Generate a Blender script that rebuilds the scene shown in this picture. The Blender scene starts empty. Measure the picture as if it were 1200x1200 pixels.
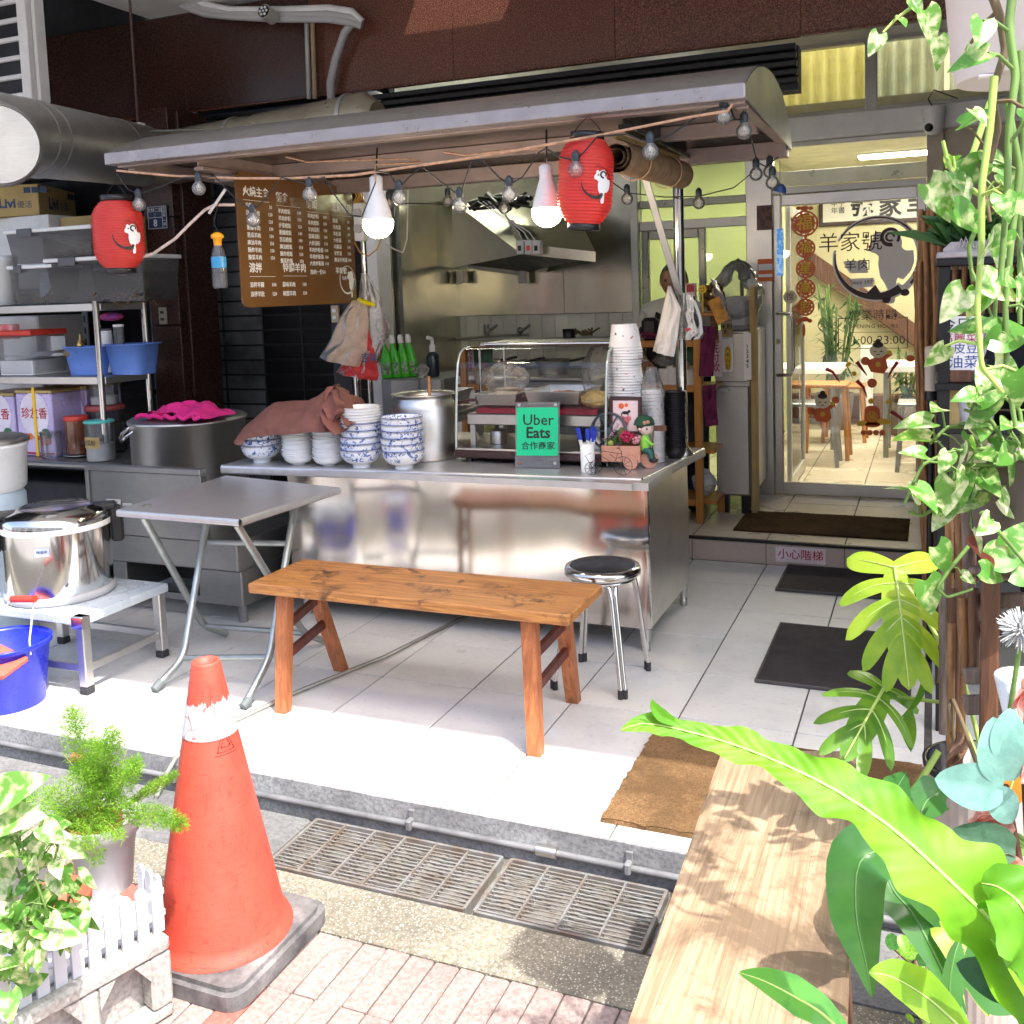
import bpy, bmesh, math, random
from mathutils import Matrix, Vector, noise
random.seed(7)
SC=bpy.context.scene
COL=SC.collection
PI=math.pi
# ---------------------------------------------------------------- camera
FPX, PPX, PPY, CAMZ=1163.3, 606.77, 452.79, 1.5
RX=Vector((0.92294594,0.38345176,-0.0336978))
RY=Vector((0.00553764,-0.10076032,-0.99489532))
RZ=Vector((-0.38488977,0.91804798,-0.09511974))
cam_d=bpy.data.cameras.new('camera')
cam=bpy.data.objects.new('camera',cam_d)
COL.objects.link(cam)
cam_d.sensor_width=36
cam_d.lens=FPX/1200*36
cam_d.shift_x=(600-PPX)/1200
cam_d.shift_y=(PPY-600)/1200
cam_d.clip_start, cam_d.clip_end=0.02, 300
mw=Matrix.Identity(4)
for i in range(3):
 mw[i][0], mw[i][1], mw[i][2]=RX[i], -RY[i], -RZ[i]
mw[2][3]=CAMZ
cam.matrix_world=mw
SC.camera=cam
# ---------------------------------------------------------------- light
world=bpy.data.worlds.new('World')
SC.world=world
world.use_nodes=True
wn=world.node_tree.nodes
sky=wn.new('ShaderNodeTexSky')
sky.sky_type='NISHITA'
sky.sun_disc=False
sky.air_density, sky.dust_density, sky.ozone_density=0.85, 3.4, 0.6
SUN_D=Vector((-0.46,0.25,-1.0)).normalized()
sky.sun_elevation=math.asin(-SUN_D.z)
sky.sun_rotation=math.atan2(-SUN_D.x,-SUN_D.y)
world.node_tree.links.new(sky.outputs[0],wn['Background'].inputs[0])
wn['Background'].inputs[1].default_value=0.15
sun_d=bpy.data.lights.new('sun','SUN')
sun_d.energy=2.0
sun_d.angle=math.radians(0.6)
sun_d.color=(1.0,0.965,0.91)
sun=bpy.data.objects.new('sun',sun_d)
sun.rotation_euler=SUN_D.to_track_quat('-Z','Y').to_euler()
sun.location=(4,-4,9)
COL.objects.link(sun)
SC.view_settings.view_transform='Standard'
SC.view_settings.look='None'
SC.view_settings.exposure=2.05
SC.view_settings.gamma=1
SC.view_settings.use_curve_mapping=False
SC.render.engine='CYCLES'
SC.cycles.max_bounces=10
SC.cycles.diffuse_bounces=5
SC.cycles.transparent_max_bounces=24
SC.cycles.use_denoising=True
SC.cycles.sample_clamp_indirect=6
# ---------------------------------------------------------------- from a pixel of the photograph and one known coordinate to a place
def ray(u,v):
 return RX*((u-PPX)/FPX)+RY*((v-PPY)/FPX)+RZ
def P(u,v,x=None,y=None,z=None,d=None):
 r=ray(u,v)
 if d is not None: t=d
 elif x is not None: t=x/r.x
 elif y is not None: t=y/r.y
 else: t=(z-CAMZ)/r.z
 return Vector((0,0,CAMZ))+r*t
def mpp(p):
 return(Vector(p)-Vector((0,0,CAMZ))).dot(RZ)/FPX
# ---------------------------------------------------------------- mesh builder
class MB:
 def __init__(s):
  s.v, s.f, s.sm, s.mi=[], [], [], []
 def mark(s): return len(s.v)
 def add(s,vs,fs,smooth=False,mi=0):
  o=len(s.v)
  s.v.extend(Vector(p)for p in vs)
  for f in fs:
   s.f.append([o+i for i in f]); s.sm.append(smooth); s.mi.append(mi)
  return o
 def xf(s,m,a=0,b=None):
  for i in range(a,len(s.v)if b is None else b): s.v[i]=m@s.v[i]
  return s
 def box(s,lo,hi,c=0.0,mi=0):
  lo, hi=Vector(lo), Vector(hi)
  for k in range(3):
   if lo[k]>hi[k]: lo[k], hi[k]=hi[k], lo[k]
  c=min(c,min(hi-lo)*0.45)
  if c<=0:
   x0, y0, z0=lo; x1, y1, z1=hi
   s.add([(x0,y0,z0),(x1,y0,z0),(x1,y1,z0),(x0,y1,z0),(x0,y0,z1),(x1,y0,z1),(x1,y1,z1),(x0,y1,z1)],[(3,2,1,0),(4,5,6,7),(0,1,5,4),(1,2,6,5),(2,3,7,6),(3,0,4,7)],False,mi)
   return s
  idx, vs={}, []
  for a in range(3):
   b, d=(a+1)%3, (a+2)%3
   for sa in(0,1):
    for sb in(0,1):
     for sd in(0,1):
      p=[0,0,0]
      p[a]=hi[a]if sa else lo[a]
      p[b]=hi[b]-c if sb else lo[b]+c
      p[d]=hi[d]-c if sd else lo[d]+c
      key=[0,0,0]; key[a], key[b], key[d]=sa, sb, sd
      idx[(a,tuple(key))]=len(vs); vs.append(p)
  fs=[]
  for a in range(3):
   b, d=(a+1)%3, (a+2)%3
   for sa in(0,1):
    q=[]
    for sb, sd in((0,0),(1,0),(1,1),(0,1)):
     k=[0,0,0]; k[a], k[b], k[d]=sa, sb, sd
     q.append(idx[(a,tuple(k))])
    fs.append(q if sa else q[::-1])
   for sb in(0,1):
    for sd in(0,1):
     q=[]
     for sa in(0,1):
      k=[0,0,0]; k[a], k[b], k[d]=sa, sb, sd
      q.append((idx[(b,tuple(k))],idx[(d,tuple(k))]))
     r=[q[0][0],q[1][0],q[1][1],q[0][1]]
     fs.append(r if(sb^sd)else r[::-1])
  for sx in(0,1):
   for sy in(0,1):
    for sz in(0,1):
     k=(sx,sy,sz)
     r=[idx[(0,k)],idx[(1,k)],idx[(2,k)]]
     fs.append(r if(sx+sy+sz)%2 else r[::-1])
  s.add(vs,fs,False,mi)
  return s
 def tube(s,pts,r,n=8,closed=False,caps=True,mi=0,smooth=True):
  pts=[Vector(p)for p in pts]
  m=len(pts)
  rs=list(r)if isinstance(r,(list,tuple))else[r]*m
  tan=[]
  for i in range(m):
   a=pts[i-1]if(i or closed)else pts[i]
   b=pts[(i+1)%m]if(i<m-1 or closed)else pts[i]
   t=b-a
   tan.append(t.normalized()if t.length>1e-9 else Vector((0,0,1)))
  up=Vector((0,0,1))if abs(tan[0].z)<.9 else Vector((1,0,0))
  nrm=(up-tan[0]*up.dot(tan[0])).normalized()
  vs=[]
  for i in range(m):
   nrm=nrm-tan[i]*nrm.dot(tan[i])
   if nrm.length<1e-6: nrm=tan[i].orthogonal()
   nrm.normalize()
   bi=tan[i].cross(nrm)
   for k in range(n):
    a=2*PI*k/n
    vs.append(pts[i]+(nrm*math.cos(a)+bi*math.sin(a))*rs[i])
  fs=[]
  for i in range(m if closed else m-1):
   j=(i+1)%m
   for k in range(n):
    l=(k+1)%n
    fs.append((i*n+k,i*n+l,j*n+l,j*n+k))
  s.add(vs,fs,smooth,mi)
  if caps and not closed:
   s.add(vs[:n],[tuple(range(n))[::-1]],False,mi)
   s.add(vs[-n:],[tuple(range(n))],False,mi)
  return s
 def cyl(s,a,b,r,r2=None,n=20,mi=0,caps=True):
  return s.tube([a,b],[r,r if r2 is None else r2],n,caps=caps,mi=mi)
 def lathe(s,prof,at=(0,0,0),n=28,mi=0,smooth=True,cap=True,sharp=()):
  at=Vector(at)
  vs, fs=[], []
  for r, z in prof:
   for k in range(n):
    a=2*PI*k/n
    vs.append(at+Vector((r*math.cos(a),r*math.sin(a),z)))
  for i in range(len(prof)-1):
   if prof[i]==prof[i+1]: continue
   for k in range(n):
    l=(k+1)%n
    fs.append((i*n+k,i*n+l,(i+1)*n+l,(i+1)*n+k))
  s.add(vs,fs,smooth,mi)
  if cap:
   if prof[0][0]>1e-6: s.add(vs[:n],[tuple(range(n))[::-1]],False,mi)
   if prof[-1][0]>1e-6: s.add(vs[-n:],[tuple(range(n))],False,mi)
  return s
 def sphere(s,c,r,n=16,m=10,mi=0,sc=(1,1,1)):
  k=s.mark()
  s.lathe([(r*math.sin(PI*i/m)+1e-6,-r*math.cos(PI*i/m))for i in range(m+1)],(0,0,0),n,mi,True,False)
  s.xf(Matrix.Translation(c)@Matrix.Diagonal((*sc,1)),k)
  return s
 def grid(s,fn,nu,nv,mi=0,smooth=True,closed_u=False):
  vs=[fn(i/nu,j/nv)for j in range(nv+1)for i in range(nu+1)]
  w=nu+1
  fs=[(j*w+i,j*w+i+1,(j+1)*w+i+1,(j+1)*w+i)for j in range(nv)for i in range(nu)]
  s.add(vs,fs,smooth,mi)
  return s
 def prism(s,poly,z0,z1,m=None,mi=0,smooth=False):
  k=s.mark(); n=len(poly)
  a=[(p[0],p[1],z0)for p in poly]; b=[(p[0],p[1],z1)for p in poly]
  s.add(a+b,[tuple(range(n))[::-1],tuple(range(n,2*n))],False,mi)
  s.add(a+b,[(i,(i+1)%n,n+(i+1)%n,n+i)for i in range(n)],smooth,mi)
  if m is not None: s.xf(m,k)
  return s
 def poly(s,pts,mi=0):
  s.add(pts,[tuple(range(len(pts)))],False,mi); return s
 def text(s,body,size,m,depth=.0008,align='CENTER',bold=0,mi=0,sx=1,spacing=1.0,line=1.0,res=2):
  c=bpy.data.curves.new('lettering','FONT')
  c.body=body; c.size=size; c.extrude=depth/2; c.align_x=align; c.align_y='CENTER'
  c.offset=bold; c.resolution_u=res; c.space_character=spacing; c.space_line=line
  o=bpy.data.objects.new('lettering',c); COL.objects.link(o)
  dg=bpy.context.evaluated_depsgraph_get()
  me=bpy.data.meshes.new_from_object(o.evaluated_get(dg))
  mm=m@Matrix.Diagonal((sx,1,1,1))
  s.add([mm@v.co for v in me.vertices],[tuple(p.vertices)for p in me.polygons],False,mi)
  bpy.data.objects.remove(o); bpy.data.curves.remove(c); bpy.data.meshes.remove(me)
  return s
 def mesh(s,name,mats,off=None):
  me=bpy.data.meshes.new(name)
  vs=s.v if off is None else[off@p for p in s.v]
  me.from_pydata([tuple(p)for p in vs],[],s.f)
  me.polygons.foreach_set('use_smooth',s.sm)
  me.polygons.foreach_set('material_index',s.mi)
  for m in(mats if isinstance(mats,(list,tuple))else[mats]): me.materials.append(m)
  return me
def frame(o,x,y):
 x=Vector(x).normalized(); y=Vector(y); y=(y-x*y.dot(x)).normalized(); z=x.cross(y)
 m=Matrix.Identity(4)
 for i in range(3): m[i][0], m[i][1], m[i][2], m[i][3]=x[i], y[i], z[i], o[i]
 return m
def worldm(o):
 m=o.matrix_basis.copy()
 while o.parent: o=o.parent; m=o.matrix_basis@m
 return m
def TR(*a): return Matrix.Translation(a[0]if len(a)==1 else a)
def RT(a,ax='Z'): return Matrix.Rotation(a,4,ax)
LABELS={}
def tag(o,label=None,cat=None,group=None,kind=None):
 if label: o['label']=label
 if cat: o['category']=cat
 if group: o['group']=group
 if kind: o['kind']=kind
 return o
def T(name,label,cat,loc=(0,0,0),group=None,rz=0):
 o=bpy.data.objects.new(name,None); COL.objects.link(o)
 o.empty_display_size=.05
 o.location=loc; o.rotation_euler=(0,0,rz)
 return tag(o,label,cat,group)
def O(name,mb,mat,parent=None,label=None,cat=None,group=None,kind=None,loc=None,local=False):
 """links a mesh built in world coordinates (or, with local, in the parent's)"""
 o=bpy.data.objects.new(name,None)
 if parent is not None and not local:
  me=mb.mesh(name,mat,worldm(parent).inverted())
 elif parent is None and not local:
  if loc is None:
   xs=[p.x for p in mb.v]; ys=[p.y for p in mb.v]; zs=[p.z for p in mb.v]
   loc=((min(xs)+max(xs))/2,(min(ys)+max(ys))/2,min(zs))
  me=mb.mesh(name,mat,Matrix.Translation(-Vector(loc)))
 else:
  me=mb.mesh(name,mat)
 bpy.data.objects.remove(o)
 o=bpy.data.objects.new(name,me); COL.objects.link(o)
 if parent is not None: o.parent=parent
 if loc is not None and(parent is None or local): o.location=loc
 return tag(o,label,cat,group,kind)
def inst(name,me,parent=None,m=None,**k):
 o=bpy.data.objects.new(name,me); COL.objects.link(o)
 if parent is not None: o.parent=parent
 if m is not None: o.matrix_basis=m
 return tag(o,**k)
KIDS={}
def copy_tree(o,loc=None,label=None,rz=None):
 c=o.copy(); COL.objects.link(c)
 if loc is not None: c.location=loc
 if rz is not None: c.rotation_euler=(0,0,rz)
 if label: c['label']=label
 for ch in list(o.children):
  d=ch.copy(); COL.objects.link(d); d.parent=c
  for g in list(ch.children):
   e=g.copy(); COL.objects.link(e); e.parent=d
 return c
ORD=['first','second','third','fourth','fifth','sixth','seventh','eighth','ninth','tenth','eleventh','twelfth','thirteenth','fourteenth','fifteenth','sixteenth','seventeenth','eighteenth','nineteenth','twentieth','twenty-first','twenty-second','twenty-third','twenty-fourth','twenty-fifth','twenty-sixth','twenty-seventh','twenty-eighth','twenty-ninth','thirtieth','thirty-first','thirty-second','thirty-third','thirty-fourth','thirty-fifth','thirty-sixth','thirty-seventh','thirty-eighth','thirty-ninth','fortieth','forty-first','forty-second']
# ---------------------------------------------------------------- materials
def srgb(r,g,b):
 f=lambda c: (c/255/12.92 if c/255<=.04045 else((c/255+.055)/1.055)**2.4)
 return(f(r),f(g),f(b))
class N:
 def __init__(s,name):
  s.m=bpy.data.materials.new(name); s.m.use_nodes=True
  s.t=s.m.node_tree; s.n=s.t.nodes; s.b=s.n['Principled BSDF']; s.out=s.n['Material Output']
 def new(s,t,**k):
  n=s.n.new('ShaderNode'+t)
  for a, v in k.items(): setattr(n,a,v)
  return n
 def link(s,a,b): s.t.links.new(a,b)
 def coord(s,scale=(1,1,1),out='Object',rot=(0,0,0)):
  tc=s.new('TexCoord'); mp=s.new('Mapping')
  mp.inputs['Scale'].default_value=scale; mp.inputs['Rotation'].default_value=rot
  s.link(tc.outputs[out],mp.inputs[0])
  oi=s.new('ObjectInfo'); ml=s.new('Math',operation='MULTIPLY'); ml.inputs[1].default_value=37.0
  s.link(oi.outputs['Random'],ml.inputs[0])
  ad=s.new('VectorMath',operation='ADD'); s.link(mp.outputs[0],ad.inputs[0]); s.link(ml.outputs[0],ad.inputs[1])
  return ad.outputs[0]
 def noise(s,vec,scale,detail=4,rough=.55,dist=0):
  n=s.new('TexNoise'); n.inputs['Scale'].default_value=scale; n.inputs['Detail'].default_value=detail
  n.inputs['Roughness'].default_value=rough; n.inputs['Distortion'].default_value=dist
  s.link(vec,n.inputs['Vector']); return n.outputs['Fac']
 def ramp(s,fac,stops):
  r=s.new('ValToRGB'); e=r.color_ramp.elements
  while len(e)<len(stops): e.new(.5)
  for el, (p,c)in zip(e,stops):
   el.position=p; el.color=(*c,1)if not isinstance(c,(int,float))else(c,c,c,1)
  s.link(fac,r.inputs[0]); return r.outputs[0]
 def mix(s,fac,a,b,mode='MIX'):
  m=s.new('Mix',data_type='RGBA',blend_type=mode)
  for i, x in((0,fac),(6,a),(7,b)):
   if isinstance(x,(int,float)): m.inputs[i].default_value=x if i==0 else(x,x,x,1)
   elif isinstance(x,tuple): m.inputs[i].default_value=(*x,1)
   else: s.link(x,m.inputs[i])
  return m.outputs[2]
 def bump(s,h,strength=.3,dist=.01,prev=None):
  b=s.new('Bump'); b.inputs['Strength'].default_value=strength; b.inputs['Distance'].default_value=dist
  s.link(h,b.inputs['Height'])
  if prev: s.link(prev,b.inputs['Normal'])
  s.link(b.outputs[0],s.b.inputs['Normal']); return b.outputs[0]
 def set(s,k,v):
  i=s.b.inputs[k]
  if isinstance(v,(int,float)): i.default_value=v
  elif isinstance(v,tuple): i.default_value=(*v,1)if len(v)==3 else v
  else: s.link(v,i)
 def rnd(s,base,amt):
  oi=s.new('ObjectInfo'); h=s.new('HueSaturation')
  mr=s.new('MapRange'); mr.inputs[3].default_value=1-amt; mr.inputs[4].default_value=1+amt
  s.link(oi.outputs['Random'],mr.inputs[0]); s.link(mr.outputs[0],h.inputs['Value'])
  s.link(base,h.inputs['Color'])if not isinstance(base,tuple)else setattr(h.inputs['Color'],'default_value',(*base,1))
  return h.outputs[0]
def mk(name,col,rough=.5,metal=0,var=.12,scale=6,bump=.0,bscale=60,bdist=.004,col2=None,rvar=.1,coat=0,spec=.5,rnd=0,stretch=(1,1,1),trans=0,emit=None,estr=0,alpha=1,sss=0):
 n=N(name); v=n.coord(stretch)
 f=n.noise(v,scale,6,.6)
 c2=col2 if col2 else tuple(max(0,c*(1-2.2*var))for c in col)
 c=n.ramp(f,[(.3,c2),(.62,col)])
 if rnd: c=n.rnd(c,rnd)
 n.set('Base Color',c)
 if rvar: n.set('Roughness',n.ramp(n.noise(v,scale*2.3,5),[(.3,max(0,rough-rvar)),(.7,min(1,rough+rvar))]))
 else: n.set('Roughness',rough)
 n.set('Metallic',metal); n.set('Specular IOR Level',spec)
 if coat: n.set('Coat Weight',coat)
 if bump: n.bump(n.noise(v,bscale,5),bump,bdist)
 if trans: n.set('Transmission Weight',trans)
 if emit: n.set('Emission Color',emit); n.set('Emission Strength',estr)
 if alpha<1: n.set('Alpha',alpha)
 if sss: n.set('Subsurface Weight',sss); n.b.inputs['Subsurface Radius'].default_value=(.02,.02,.02)
 return n.m
def steel(name,col=(.68,.66,.63),rough=.34,wav=.25,wscale=4,streak=(1,1,60),smear=.12,wst=(1,1,1),rv=.08):
 n=N(name); v=n.coord(); vs=n.coord(streak)
 s1=n.noise(vs,14,3)
 c=n.mix(n.ramp(s1,[(.3,0),(.7,1)]),tuple(x*.86 for x in col),col)
 sm=n.noise(v,5,6,.65,.6)
 c=n.mix(n.ramp(sm,[(.45,0),(.75,smear*2)]),c,tuple(x*.55 for x in col))
 n.set('Base Color',c); n.set('Metallic',1.0)
 n.set('Roughness',n.mix(n.ramp(sm,[(.35,0),(.75,1)]),rough,min(1,rough+rv)))
 b=n.bump(s1,.04,.002)
 if wav: n.bump(n.noise(n.coord(wst),wscale,2,.4),wav,.02,b)
 return n.m
def glassy(name,tint=(1,1,1),body=0.0,bcol=(.9,.9,.9),rough=.02,fres=1.45,wr=0,wscale=20):
 n=N(name)
 n.n.remove(n.b)
 tr=n.new('BsdfTransparent'); tr.inputs[0].default_value=(*tint,1)
 gl=n.new('BsdfGlossy'); gl.inputs['Roughness'].default_value=rough
 fr=n.new('Fresnel'); fr.inputs[0].default_value=fres
 mx=n.new('MixShader')
 n.link(fr.outputs[0],mx.inputs[0]); n.link(gl.outputs[0],mx.inputs[2])
 base=tr.outputs[0]
 if body:
  df=n.new('BsdfDiffuse'); df.inputs[0].default_value=(*bcol,1)
  tl=n.new('BsdfTranslucent'); tl.inputs[0].default_value=(*bcol,1)
  m1=n.new('MixShader'); m1.inputs[0].default_value=.45
  n.link(df.outputs[0],m1.inputs[1]); n.link(tl.outputs[0],m1.inputs[2])
  m2=n.new('MixShader'); m2.inputs[0].default_value=body
  if wr:
   f=n.ramp(n.noise(n.coord(),wscale,5,.6,1),[(.35,max(0,body-wr)),(.7,min(1,body+wr))])
   n.link(f,m2.inputs[0])
  n.link(base,m2.inputs[1]); n.link(m1.outputs[0],m2.inputs[2]); base=m2.outputs[0]
 if wr:
  b=n.new('Bump'); b.inputs['Strength'].default_value=.6; b.inputs['Distance'].default_value=.01
  n.link(n.noise(n.coord(),wscale,3,.5,1.5),b.inputs['Height'])
  n.link(b.outputs[0],gl.inputs['Normal']); n.link(b.outputs[0],fr.inputs['Normal'])
 n.link(base,mx.inputs[1]); n.link(mx.outputs[0],n.out.inputs[0])
 return n.m
def leafmat(name,c1,c2=None,pat=0,scale=9,transl=.35,rough=.35,tcol=None,rnd=.12):
 n=N(name); v=n.coord()
 c2=c2 or tuple(x*.6 for x in c1)
 f=n.noise(v,scale,4,.55,.4)
 c=n.ramp(f,[(.5-.12+pat,c2),(.5+.06+pat,c1)])
 c=n.rnd(c,rnd)
 n.set('Base Color',c); n.set('Roughness',rough); n.set('Specular IOR Level',.4)
 n.bump(n.noise(v,scale*6,3),.15,.002)
 tl=n.new('BsdfTranslucent')
 t2=n.mix(1.0,c,tcol or(1.6,1.7,.5),'MULTIPLY')
 n.link(t2,tl.inputs[0])
 mx=n.new('MixShader'); mx.inputs[0].default_value=transl
 n.link(n.b.outputs[0],mx.inputs[1]); n.link(tl.outputs[0],mx.inputs[2]); n.link(mx.outputs[0],n.out.inputs[0])
 return n.m
def wood(name,c1,c2,grain=(1.2,14,14),scale=3,rough=.5,bump=.25,wear=None,dist=1.5):
 n=N(name); v=n.coord(grain)
 f=n.noise(v,scale,8,.62,dist)
 c=n.ramp(f,[(.3,c2),(.5,tuple((a+b)/2 for a,b in zip(c1,c2))),(.66,c1)])
 if wear:
  w=n.noise(n.coord(),wear[1],6,.7,.5)
  c=n.mix(n.ramp(w,[(wear[2],0),(wear[2]+.10,.85)]),c,wear[0])
 n.set('Base Color',c); n.set('Roughness',rough); n.bump(f,bump,.003)
 return n.m
MT={}
def granite():
 n=N('granite'); v=n.coord()
 a=n.noise(v,170,2,.5); b=n.noise(v,60,3,.6)
 c=n.ramp(a,[(.34,(.035,.013,.009)),(.5,(.17,.062,.040)),(.68,(.34,.15,.10))])
 c=n.mix(n.ramp(b,[(.35,0),(.7,.5)]),c,(.08,.03,.02))
 n.set('Base Color',c); n.set('Roughness',.22); n.set('Specular IOR Level',.35); return n.m
MT['granite']=granite()
def tilemat(name,col,rough,dirt,rnd=.05):
 n=N(name); v=n.coord()
 f=n.noise(v,3.2,7,.7); g=n.noise(v,40,4,.6)
 c=n.mix(n.ramp(f,[(.45,0),(.8,dirt)]),col,tuple(x*.62 for x in col))
 c=n.mix(n.ramp(g,[(.60,0),(.75,dirt*.7)]),c,tuple(x*.45 for x in col))
 c=n.mix(n.ramp(n.noise(v,1.3,8,.75,.8),[(.52,0),(.72,dirt*.8)]),c,tuple(x*.5 for x in col))
 n.set('Base Color',n.rnd(c,rnd)); n.set('Roughness',n.ramp(f,[(.3,rough),(.75,min(1,rough+.3))])); n.set('Specular IOR Level',.4)
 n.bump(g,.03,.002); return n.m
MT['tile']=tilemat('white_floor_tile',(.67,.66,.63),.26,.5)
MT['tile_beige']=tilemat('beige_floor_tile',(.58,.50,.39),.2,.35)
MT['tile_riser']=tilemat('riser_tile',(.50,.40,.33),.4,.5)
MT['tile_wall']=tilemat('wall_tile',(.62,.62,.54),.18,.3,.08)
MT['grout']=mk('grout',(.10,.095,.085),.9,var=.2,scale=20)
MT['steel']=steel('brushed_steel')
MT['steel_wavy']=steel('dented_steel',(.72,.67,.62),.13,0,4,(60,1,1),.02,(1,1,1),.0)
MT['steel_dark']=steel('dull_dark_steel',(.36,.36,.36),.42,.2,6)
MT['steel_top']=steel('worktop_steel',(.62,.61,.61),.33,.12,7,(1,40,1),.05)
MT['steel_top'].node_tree.nodes['Principled BSDF'].inputs['Metallic'].default_value=.72
MT['steel_green']=steel('kitchen_steel',(.60,.58,.47),.20,.45,3,(60,1,1),.2)
MT['roof_steel']=steel('weathered_roof_steel',(.72,.71,.69),.27,.3,3,(1,60,1),.28)
MT['chrome']=steel('chrome_tube',(.74,.73,.71),.1,0,4,(1,1,1),.04)
MT['galv']=steel('galvanised_duct',(.72,.72,.70),.42,.35,5,(1,1,40),.2)
MT['galv_tube']=mk('galvanised_tube',(.42,.45,.44),.38,.75,.12,9,.1,80)
MT['alu']=mk('aluminium_frame',(.58,.57,.53),.38,.35,.08,5)
MT['alu_dark']=mk('dull_aluminium',(.30,.30,.26),.35,.7,.1,5)
MT['white_paint']=mk('white_paint',(.84,.83,.82),.45,0,.06,7,.05,50)
MT['white_plastic']=mk('white_plastic',(.80,.80,.79),.3,0,.04,6)
MT['grey_plastic']=mk('grey_plastic',(.48,.47,.47),.4,0,.06,6)
MT['black_plastic']=mk('black_plastic',(.014,.014,.015),.35,0,.1,8)
MT['black_metal']=mk('black_metal',(.012,.012,.013),.38,.2,.1,8)
MT['dark_wall']=mk('dark_wall',(.03,.03,.034),.7,0,.2,4)
MT['rubber']=mk('rubber',(.035,.035,.038),.7,0,.2,12,.2,60)
MT['red']=mk('red_plastic',(.62,.05,.03),.35,0,.08,6)
MT['blue']=mk('blue_plastic',(.015,.03,.62),.3,0,.05,6)
MT['black_print']=mk('black_print',(.012,.012,.014),.5,rvar=0)
MT['white_print']=mk('white_print',(.82,.82,.80),.5,rvar=0,var=.02)
MT['brown_print']=mk('brown_print',(.045,.018,.016),.5,rvar=0)
MT['navy_print']=mk('navy_print',(.02,.05,.12),.5,rvar=0)
MT['red_print']=mk('red_print',(.42,.015,.03),.5,rvar=0)
MT['yellow_print']=mk('yellow_print',(.80,.50,.02),.5,rvar=0,var=.05)
MT['orange_print']=mk('orange_print',(.72,.13,.02),.5,rvar=0,var=.1)
MT['green_print']=mk('green_print',(.0,.50,.22),.5,rvar=0,var=.02)
MT['glass']=glassy('glass',(.98,.985,.975),0,rough=.01)
MT['glass_green']=glassy('greenish_glass',(.78,.84,.74),.10,(.55,.6,.42),.02)
MT['clear_plastic']=glassy('clear_plastic',(.92,.93,.94),.16,(.75,.77,.8),.06)
MT['smoke_plastic']=glassy('smoky_plastic',(.60,.60,.62),.30,(.20,.20,.21),.08)
MT['bag']=glassy('plastic_bag',(.97,.96,.95),.17,(.92,.90,.88),.15,1.4,.13,16)
MT['bag_white']=glassy('white_plastic_bag',(.9,.9,.9),.80,(.86,.85,.83),.25,1.45,.1,18)
MT['bulb_glass']=glassy('bulb_glass',(1,1,1),.22,(.95,.95,.93),.02,1.5)
MT['cloth_brown']=mk('brown_cloth',(.22,.085,.065),.9,0,.18,9,.5,260,.002)
MT['cloth_pink']=mk('pink_towel',(.75,.02,.22),.9,0,.12,12,.5,220,.003)
MT['cloth_white']=mk('white_cloth',(.78,.72,.64),.9,0,.06,9,.3,240,.002)
MT['cloth_red']=mk('red_cloth',(.45,.01,.035),.8,0,.15,10,.2,100)
MT['cloth_purple']=mk('purple_cloth',(.14,.012,.06),.9,0,.15,10,.3,200,.002)
MT['card']=mk('cardboard',(.46,.33,.13),.8,0,.1,6,.1,80)
MT['paper']=mk('paper',(.82,.80,.77),.75,0,.04,8)
MT['paper_pink']=mk('pink_paper',(.80,.62,.62),.7,0,.06,8)
MT['rope']=mk('rope',(.62,.36,.22),.9,0,.2,40,.4,300,.002)
MT['cable_black']=mk('black_cable',(.012,.012,.013),.5)
MT['cable_white']=mk('white_cable',(.66,.62,.58),.5)
MT['cable_yellow']=mk('yellow_cable',(.55,.28,.02),.5)
MT['wood_orange']=wood('orange_wood',(.60,.27,.075),(.24,.085,.024),(.8,13,13),4.5,.42,.6,((.06,.025,.012),7,.54))
MT['wood_leg']=wood('bench_leg_wood',(.50,.18,.065),(.24,.07,.025),(14,14,1.2),4,.45,.25,((.10,.06,.04),7,.6))
MT['wood_plank']=wood('weathered_plank',(.42,.31,.20),(.21,.13,.07),(13,.5,13),5,.65,.5,((.13,.085,.05),4,.50))
MT['wood_rack']=wood('shelf_wood',(.50,.22,.04),(.34,.12,.02),(10,10,1),3,.45,.1)
MT['wood_brown']=wood('brown_wood',(.17,.07,.03),(.05,.02,.01),(12,12,1),4,.6,.4)
MT['wood_grey']=wood('grey_weathered_wood',(.26,.19,.15),(.07,.045,.035),(12,12,1.2),5,.75,.5)
MT['bamboo']=wood('bamboo',(.34,.16,.055),(.11,.045,.014),(6,6,1.5),6,.4,.25)
MT['terracotta']=mk('terracotta',(.42,.10,.05),.7,0,.15,9,.2,60)
MT['brown_pot']=mk('brown_pot',(.10,.075,.065),.55,0,.1,7)
MT['soil']=mk('soil',(.05,.03,.02),.95,0,.3,40,1,120,.01)
MT['stem']=mk('green_stem',(.14,.24,.05),.5,0,.2,20)
MT['stem_brown']=mk('brown_stem',(.16,.11,.05),.7,0,.2,20)
# ================================================================ SETTING
ST='structure'
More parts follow.
